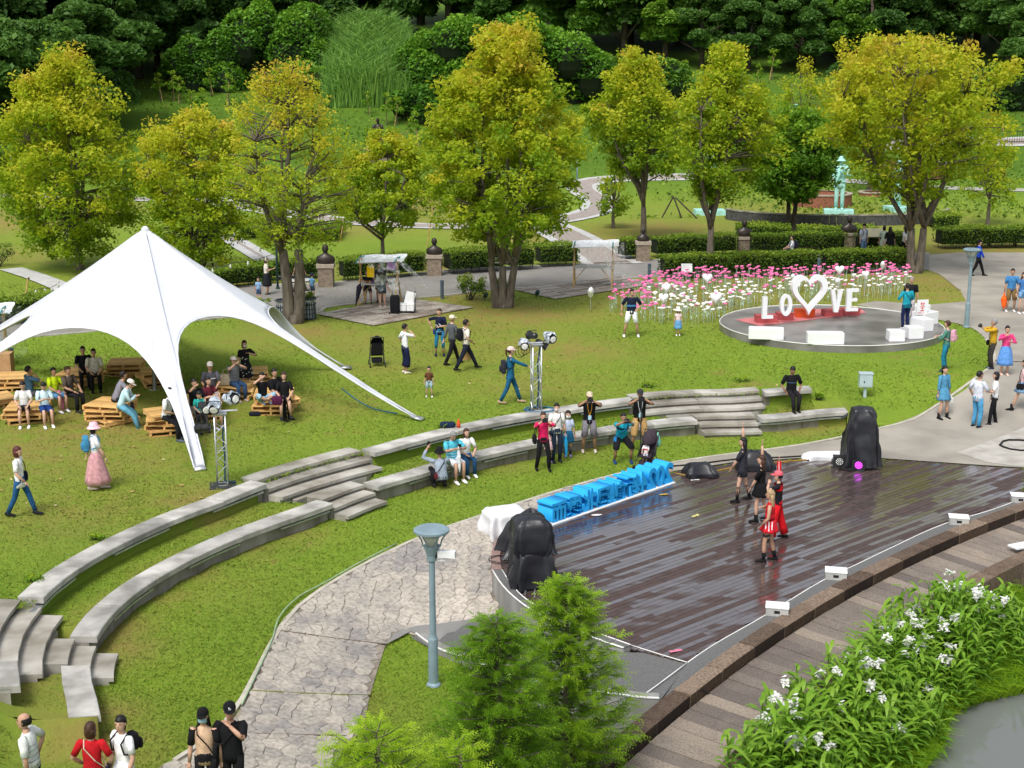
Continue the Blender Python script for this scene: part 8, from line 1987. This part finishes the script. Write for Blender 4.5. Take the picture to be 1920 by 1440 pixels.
def stall(label,px,py,rz,goods,table=True,wid=1.55,right=True):
    X,Y,z=gf(px,py,T); th=thing('market_stall',label,'stall',(X,Y,z),R(rz),'wooden market stalls with plastic covers'); w=wid; H=1.95; d=.62
    for x0 in (-w/2,w/2):
        for a,b_ in (((x0,-d,0),(x0,.22,H)),((x0,d,0),(x0,-.22,H))):
            m=MB(); m.tube([a,b_],.032,6); m.build('pole',M_pole,th)
        m=MB(); m.tube([(x0,-d,.06),(x0,d,.06)],.026,6); m.build('foot_rail',M_pole,th)
        m=MB(); m.tube([(x0,-.34,.86),(x0,.34,.86)],.024,6); m.build('table_rail',M_pole,th)
        m=MB(); m.tube([(x0,-.75,H-.1),(x0,.0,H+.04),(x0,.75,H-.02)],.022,6); m.build('roof_pole',mat('teal_pole',(.02,.28,.33),.5),th)
    m=MB(); m.box((0,0,.90),(w+.1,.72,.035)); m.build('table_top',mat('grey_table',(.42,.43,.42),.5,.1,4),th)
    m=MB(); m.tube([(-w/2,-.5,.3),(-w/5,0,.86)],.018,5); m.tube([(w/2,-.5,.3),(w/5,0,.86)],.018,5) ; tag(m.build('cross_brace',M_pole,th),kind='stuff')
    m=MB(); x1,x2=-w/2-.1,w/2+.25
    sheetgrid(m,[(x1,-.8,H-.1),(x1,.8,H-.0),(x2,.8,H+.10),(x2,-.8,H-.02)],10,14,.82,.07,1,.10)
    m.build('roof_sheet',M_plas,th,smooth=True)
    if goods:
        m=MB(); sheetgrid(m,[(x2-.1,-.75,H-.05),(x2-.3,.7,H),(x2+.95,.6,.75),(x2+1.15,-.75,.85)],12,10,.16,.09,3); m.build('side_sheet',M_plas,th,smooth=True)
        m=MB(); sheetgrid(m,[(x1+.55,-.8,H-.12),(x2-.1,-.8,H-.05),(x2+.2,-.95,.85),(x1+1.1,-1.,.7)],12,10,.10,.09,7); m.build('front_sheet',M_plas,th,smooth=True)
    else:
        m=MB(); sheetgrid(m,[(w/2-.35,-.72,H-.1),(x2+.25,.5,H),(x2+.35,.4,.35),(w/2-.1,-.7,.25)],12,10,.14,.09,3); m.build('side_sheet',M_plas,th,smooth=True)
        m=MB(); sheetgrid(m,[(-w/2+.55,-.75,H-.12),(w/2+.1,-.75,H-.1),(w/2,-.72,.95),(-w/2+.6,-.72,.95)],12,10,.04,.05,7); m.build('front_sheet',M_plas,th,smooth=True)
    return th,X,Y,z
th,SXX,SYY,SZZ=stall('draped market stall with goods, sellers and hanging bags on the left patio',712,572,-8,True)
def inworld(px_,dx,dy): return SXX+dx,SYY+dy
m=MB(); m.box((-.25,-.42,1.45),(.30,.02,.46)); 
t3=thing('yellow_bag','bright yellow bag hanging at the front of the draped stall','bag',(SXX,SYY,SZZ),R(-8)); m.build('bag_body',cloth('f0c400'),t3); m=MB(); m.tube([(-.33,-.42,1.68),(-.25,-.42,1.84),(-.17,-.42,1.68)],.01,4); m.build('handle',cloth('f0c400'),t3)
t3=thing('purple_cloth','lilac cloth hanging inside the draped stall','cloth',(SXX,SYY,SZZ),R(-8)); m=MB(); sheetgrid(m,[(.28,.2,1.82),(.68,.2,1.84),(.66,.2,1.45),(.30,.2,1.42)],6,5,.5,.03); m.build('cloth_sheet',cloth('b07fc8'),t3,smooth=True)
t3=thing('folded_umbrella','dark navy umbrella leaning at the left leg of the draped stall','umbrella',(SXX-.88,SYY-.55,SZZ)); m=MB(); m.tube([(.16,0,.98),(.12,0,.85),(.05,0,.5),(-.06,0,.03)],[.02,.12,.08,.008],8); m.build('folded_canopy',cloth('2a2638'),t3); m=MB(); m.tube([(.16,0,.95),(.18,0,1.08)],.012,5); m.build('handle',M_dark,t3)
for k,(dx,col) in enumerate([(-.5,'8a5a3a'),(-.38,'c09060'),(-.26,'6a4a8c'),(-.12,'4a8c6a'),(.02,'b08050'),(.14,'5a7ab0')]):
    t3=thing('merchandise','small goods on the stall table: %s item'%(['dark brown','tan','violet','green','light brown','blue'][k]),'goods',(SXX+dx,SYY+.05*(k%2)-.1,SZZ+.92)); m=MB(); m.lathe([(.045,0),(.05,.06),(.03,.11)],n=8); m.build('item_body',cloth(col),t3)
X,Y,z=gf(741,590,T); t3=thing('shopping_trolley','tall black wheeled shopping bag beside the draped stall','trolley bag',(X,Y,z),R(-10)); m=MB(); rbox(m,Vector((0,0,.42)),Vector((.19,0,0)),Vector((0,.13,0)),Vector((0,0,.36)),.03); m.build('bag_body',cloth('111217'),t3,smooth=True)
for sg in(-1,1): m=MB(); m.tube([(sg*.18-.02,-.16,.06),(sg*.18+.02,-.16,.06)],.065,10); m.build('wheel',M_rubber,t3)
m=MB(); m.tube([(-.14,.12,.2),(-.14,.14,.98),(.14,.14,.98),(.14,.12,.2)],.012,5); m.build('handle',M_dark,t3)
X,Y,z=gf(762,588,T); t3=thing('hand_cart','folding cart loaded with white foam boxes','cart',(X,Y,z),R(-5)); m=MB(); m.box((0,0,.12),(.72,.42,.03)); m.build('deck',M_dark,t3)
for a in(-.28,.28):
    for b_ in(-.16,.16): m=MB(); m.tube([(a-.015,b_,.05),(a+.015,b_,.05)],.05,10); m.build('wheel',M_rubber,t3)
m=MB(); m.tube([(.34,-.18,.12),(.36,-.18,.9),(.36,.18,.9),(.34,.18,.12)],.012,5); m.build('handle',M_dark,t3)
M_foamw=mat('foam_white',(.80,.81,.82),.6,.04,6)
for lab,dx,dz,sz,tl in [('left white foam box lying on the cart',-.17,.26,(.34,.38,.24),0),('right white foam box lying on the cart',.18,.26,(.32,.38,.24),0)]:
    t4=thing('foam_box',lab,'foam box',(X+dx,Y,z+dz)); m=MB(); m.box((0,0,0),sz); m.build('box_body',M_foamw,t4); m=MB(); m.box((0,0,sz[2]/2+.015),(sz[0]+.02,sz[1]+.02,.03)); m.build('lid',M_foamw,t4)
t4=thing('foam_slab','white foam lid standing tilted on the boxes of the cart','foam lid',(X+.1,Y-.02,z+.41),0); m=MB(); m.box((0,0,.24),(.38,.05,.48)); m.xf(Matrix.Rotation(R(14),4,'Y')); m.build('lid_panel',M_foamw,t4); m=MB(); m.box((0,-.03,.24),(.30,.012,.40)); m.xf(Matrix.Rotation(R(14),4,'Y')); m.build('inner_face',M_foamw,t4)
person('seller with dark hair sitting behind the draped stall table',SXX-.55,SYY+.55,SZZ,1.62,-170,'sit','m',('1c1a26',.42),('shorts','303038',.4),'202028',('k','bob'),fem=True,seat=.55,rh=(.1,.34,1.0))
person('customer in khaki shirt and patterned shorts leaning over the stall table',SXX+.18,SYY-.62,SZZ,1.62,15,'stand','l',('59604a',.5,.1),('shorts','3d4c55',.32),'d8d8d8',('k','bob'),fem=True,lean=24,lh=(-.12,.4,1.02))
person('second seller in black in the middle behind the stall table',SXX-.05,SYY+.62,SZZ,1.66,-175,'stand','m',('14151b',.42,.1),('shorts','3a2a24',.4),'15151a',('k','short'),lh=(-.15,.3,1.0))
stall('empty market stall with fluttering clear sheet on the right patio',1112,538,-6,False,wid=1.7)
X,Y,z=gf(-22,700,T); stall('third stall half outside the left edge behind the tent',-30,690,10,False,wid=1.5)
# ---- mint soldier statues and others
M_mint=mat('mint_statue',(.36,.66,.60),.6,.1,5)
def soldier(label,px_,py_,ytop,face,pose='stand',**kw):
    X,Y,z=gf(px_,py_,T); H=zat(px_,ytop,Y)[1]-z; bh=.32; I=person(label,X,Y,z+bh,(H-bh)/1.07,face,pose,statue=M_mint,top=('77ccbb',.95,.22),bot=('trousers','77ccbb',1),shoe='77ccbb',hair=None,hat=('bucket','77ccbb'),group='mint-green soldier statues',**kw)
    s=I['s']; m=MB(); m.box((0,0,-bh/2),(.95*s,.7*s,bh)); m.build('plinth',M_mint,I['root'])
    m=MB(); m.box((0,.0,.93*s),(.36*s,.27*s,.05*s)); m.build('belt',M_mint,I['root']); m=MB(); m.box((0,-.2*s,1.22*s),(.30*s,.16*s,.36*s)); m.build('pack',M_mint,I['root'])
    m=MB(); m.tube([(.2*s,.12*s,.75*s),(-.12*s,.2*s,1.5*s)],.03*s,6); m.build('rifle',M_mint,I['root']); return I
soldier('mint-green soldier statue with rifle on the left grass ring, fully visible',1572,402,288,170,rh=(.12,.2,.95),lh=(-.1,.2,1.2),extras=('x',))
soldier('slim mint-green statue seen from the side behind the golden maple',1683,396,290,100,rh=(.1,.3,1.1),lh=(-.1,.25,1.25))
soldier('mint-green statue hidden behind the green maple leaves',1330,402,285,180,rh=(.12,.2,.95),lh=(-.1,.2,1.2))
X,Y,z=gf(710,300,T); zz=zat(710,222,Y)[1]; Hs=3.0; I=person('large dark bronze statue of a man in a long gown on the hill lawn',X,Y,zz-Hs,Hs,175,'stand',statue=M_bronze,top=('222222',.95,.3),bot=('dress','222222',.9),shoe='222222',hair=('k','short'),rh=(.1,.2,1.0),lh=(-.1,.2,1.0))
t3=thing('statue_plinth','stone plinth under the dark gown statue on the hill','plinth',(X,Y,z)); ph=max(.3,zz-Hs-z); m=MB(); m.box((0,0,ph/2-.2),(2.0,1.6,ph+.4)); m.build('block',M_ped,t3); m=MB(); m.box((0,0,ph-.08),(2.2,1.8,.14)); m.build('cap',M_pedc,t3)
# ring wall and planters around the statues
cx,cy,cz=gf(1545,376,T); 
th=thing('ring_wall','low dark stone ring wall around the statue lawn','wall',(cx,cy,cz)); a_,b_=gf(1345,402,T),gf(1745,398,T); RW=(b_[0]-a_[0])/2; cxx=(a_[0]+b_[0])/2; fr_=gf(1545,424,T); cyy=fr_[1]+RW*.62
M_dwall=mat('dark_wall_stone',(.075,.075,.075),.75,.3,6,bump=.5)
for k in range(46):
    a=R(190+160*k/46); b2=R(190+160*(k+.96)/46); rs=[]
    for q in (a,b2): rs.append([(cxx+RW*math.cos(q)*r-cx,cyy+RW*.62*math.sin(q)*r-cy,zz_) for r,zz_ in ((1,-.1),(.985,-.1),(.985,.62),(1,.62))])
    m=MB(); m.rings(rs,tone=random.random()); m.build('wall_stone',M_dwall,th)
    rs=[]
    for q in (a,b2): rs.append([(cxx+RW*math.cos(q)*r-cx,cyy+RW*.62*math.sin(q)*r-cy,zz_) for r,zz_ in ((1.006,.62),(.975,.62),(.975,.70),(1.006,.70))])
    m=MB(); m.rings(rs); m.build('coping',M_concs,th)
for lab,px_,py_,wpx,hh in [('round red brick planter behind the mint statue',1540,385,110,.8),('low stone kerb ring around the thick dark trunk',1637,366,54,.2),('brick terrace far behind the golden maple',1700,325,150,.8)]:
    X,Y,z=gf(px_,py_,T); r_=wpx/2/CF*Y; th=thing('round_planter',lab,'planter',(X,Y,z)); m=MB(); m.lathe([(r_,-.2),(r_,hh),(r_-.3,hh),(r_-.3,hh-.15)],n=36,caps=(0,1)); m.build('brick_ring',mat('red_brick',(.25,.10,.06),.85,.3,8,bump=.4),th); m=MB(); m.lathe([(r_+.05,hh),(r_+.05,hh+.08),(r_-.32,hh+.08)],n=36,caps=(0,0)); m.build('coping',M_pedc,th)
# far black railing
X,Y,z=gf(1870,268,T); th=thing('railing','low black metal railing at the far right path','railing',(X,Y,z))
for k in range(40): m=MB(); m.box((k*.22,0,.55),(.03,.03,1.1)); m.build('picket',M_black,th)
for zz_ in(.12,1.05): m=MB(); m.box((4.3,0,zz_),(8.8,.04,.05)); m.build('rail',M_black,th)
# dark timber props and bamboo stakes near the hedges
for i,(lab,pts) in enumerate([('dark tripod prop by the maple right of the draped stall',[((1232,408),(1262,368)),((1268,404),(1262,368)),((1296,410),(1266,370))]),('dark leaning prop under the tree behind the tent',[((412,498),(393,462)),((380,510),(398,462)),((400,505),(396,460))]),('dark prop set around the far thin tree at the right',[((1826,345),(1838,318)),((1846,345),(1838,318)),((1836,348),(1840,318))])]):
    X,Y,z=gf(*pts[0][0],T); th=thing('tree_prop',lab,'tree prop',(X,Y,z))
    for k,(a,b_) in enumerate(pts):
        xa=(a[0]-960)/CF*Y*1.03; xb,zb=zat(b_[0],b_[1],Y); m=MB(); m.tube([(xa-X,-.3*k,-.05),(xb-X,-.2,zb-z)],.05,6); m.build('pole',M_barkd,th)
for k,(a,b_) in enumerate([((637,452),(612,400) if 0 else (645,410)),((800,462),(812,388)),((487,-1),(0,0)),((410,472),(424,440)),((47,555),(53,520))]):
    if a[1]<0: continue
    X,Y,z=gf(*a,T); xb,zb=zat(b_[0],b_[1],Y); th=thing('bamboo_stake',['bamboo stake leaning behind the first bust','long bamboo stake leaning left of the second bust','','bamboo stake behind the tent peak','thin bamboo stake left of the tent'][k],'stake',(X,Y,z)); m=MB(); m.tube([(0,0,-.1),(xb-X,0,zb-z)],.035,5); m.build('cane',M_pole,th); m=MB(); m.tube([(xb-X,-.02,(zb-z)*.98),(xb-X+.05,-.02,(zb-z)*.93)],.045,5); m.build('tie',M_barkd,th)
# string lights
def strings(label,pts):
    X,Y=pts[0][2],0; P=[]
    for (px_,py_,Yd) in pts: x_,z_=zat(px_,py_,Yd); P.append(Vector((x_,Yd,z_)))
    th=thing('string_lights',label,'string lights',tuple(P[0])); o=P[0]; L_=[]
    for a,b_ in zip(P,P[1:]):
        for k in range(12):
            t=k/12; p=a.lerp(b_,t); p.z-=.25*4*t*(1-t)*.5; L_.append(p-o)
    L_.append(P[-1]-o); m=MB(); m.tube(L_,.012,4); m.build('wire',M_black,th)
    for k in range(3,len(L_)-1,4): m=MB(); m.lathe([(.02,0),(.03,-.05),(.055,-.11),(.04,-.17),(.01,-.19)],tuple(L_[k]),8); m.build('bulb',M_glassy,th,smooth=True)
strings('string of bulbs behind the tent, from its left side to the frame edge',[(-20,562,60),(75,540,58),(112,528,57)])
strings('string of bulbs from the tent peak to the leaning maple',[(340,506,56),(440,492,56),(540,464,55)])
# fallen leaves on the lawn
lf=[]
n=900; rn=np.random.default_rng(3); 
YY=1/rn.uniform(1/66.,1/30.,n); XX=rn.uniform(-.4,.36,n)*YY; k=np.array([pol(a,b)[0]>rU(pol(a,b)[1])+.5 for a,b in zip(XX,YY)])&~inpoly(XX,YY,pl)&(np.hypot(XX-discC[0],YY-discC[1])>4.3)
dd=dirtat(np.stack([XX,YY],1)); k&=rn.random(n)<(.25+dd); XX,YY=XX[k],YY[k]
C=np.stack([XX,YY,np.array([T(a,b) for a,b in zip(XX,YY)])+.03],1); V,t=leafquads(C,.07*np.ones(len(C)),rn.random(len(C)),2.)
o=obj('fallen_leaves',npmesh('fallen_leaves',V,4,leafmat('dry_leaves',[(.25,.15,.06),(.45,.33,.12),(.5,.42,.25)],.1),t)); tag(o,'dry fallen leaves scattered over the upper lawn and under the trees','leaves',kind='stuff')
# individual labels by place for repeated far trees
ORD=['first','second','third','fourth','fifth','sixth','seventh','eighth','ninth','tenth','eleventh','twelfth','thirteenth','fourteenth','fifteenth','sixteenth','seventeenth','eighteenth','nineteenth','twentieth']
def ordw(i): return ORD[i] if i<20 else {2:'twenty-',3:'thirty-',4:'forty-',5:'fifty-'}[(i+1)//10]+ORD[(i+1)%10-1] if (i+1)%10 else {3:'thirtieth',4:'fortieth',5:'fiftieth'}[(i+1)//10]
for grp,txt in (('dark trees at the left forest edge','dark evergreen overhanging the left hill lawn'),('trees of the right forest edge','rounded dark green tree of the right forest edge'),('paler forest-edge trees','paler green rounded tree among the dark crowns'),('deep forest trees','tall dark tree in the forest along the picture top'),('staked saplings on the grassy hill','thin staked sapling on the grassy hill')):
    L_=[o for o in bpy.data.objects if o.get('group')==grp and o.parent is None]; L_.sort(key=lambda o:o.location.x/o.location.y)
    for i,o in enumerate(L_): o['label']='%s, %s from the left'%(txt,ordw(i))
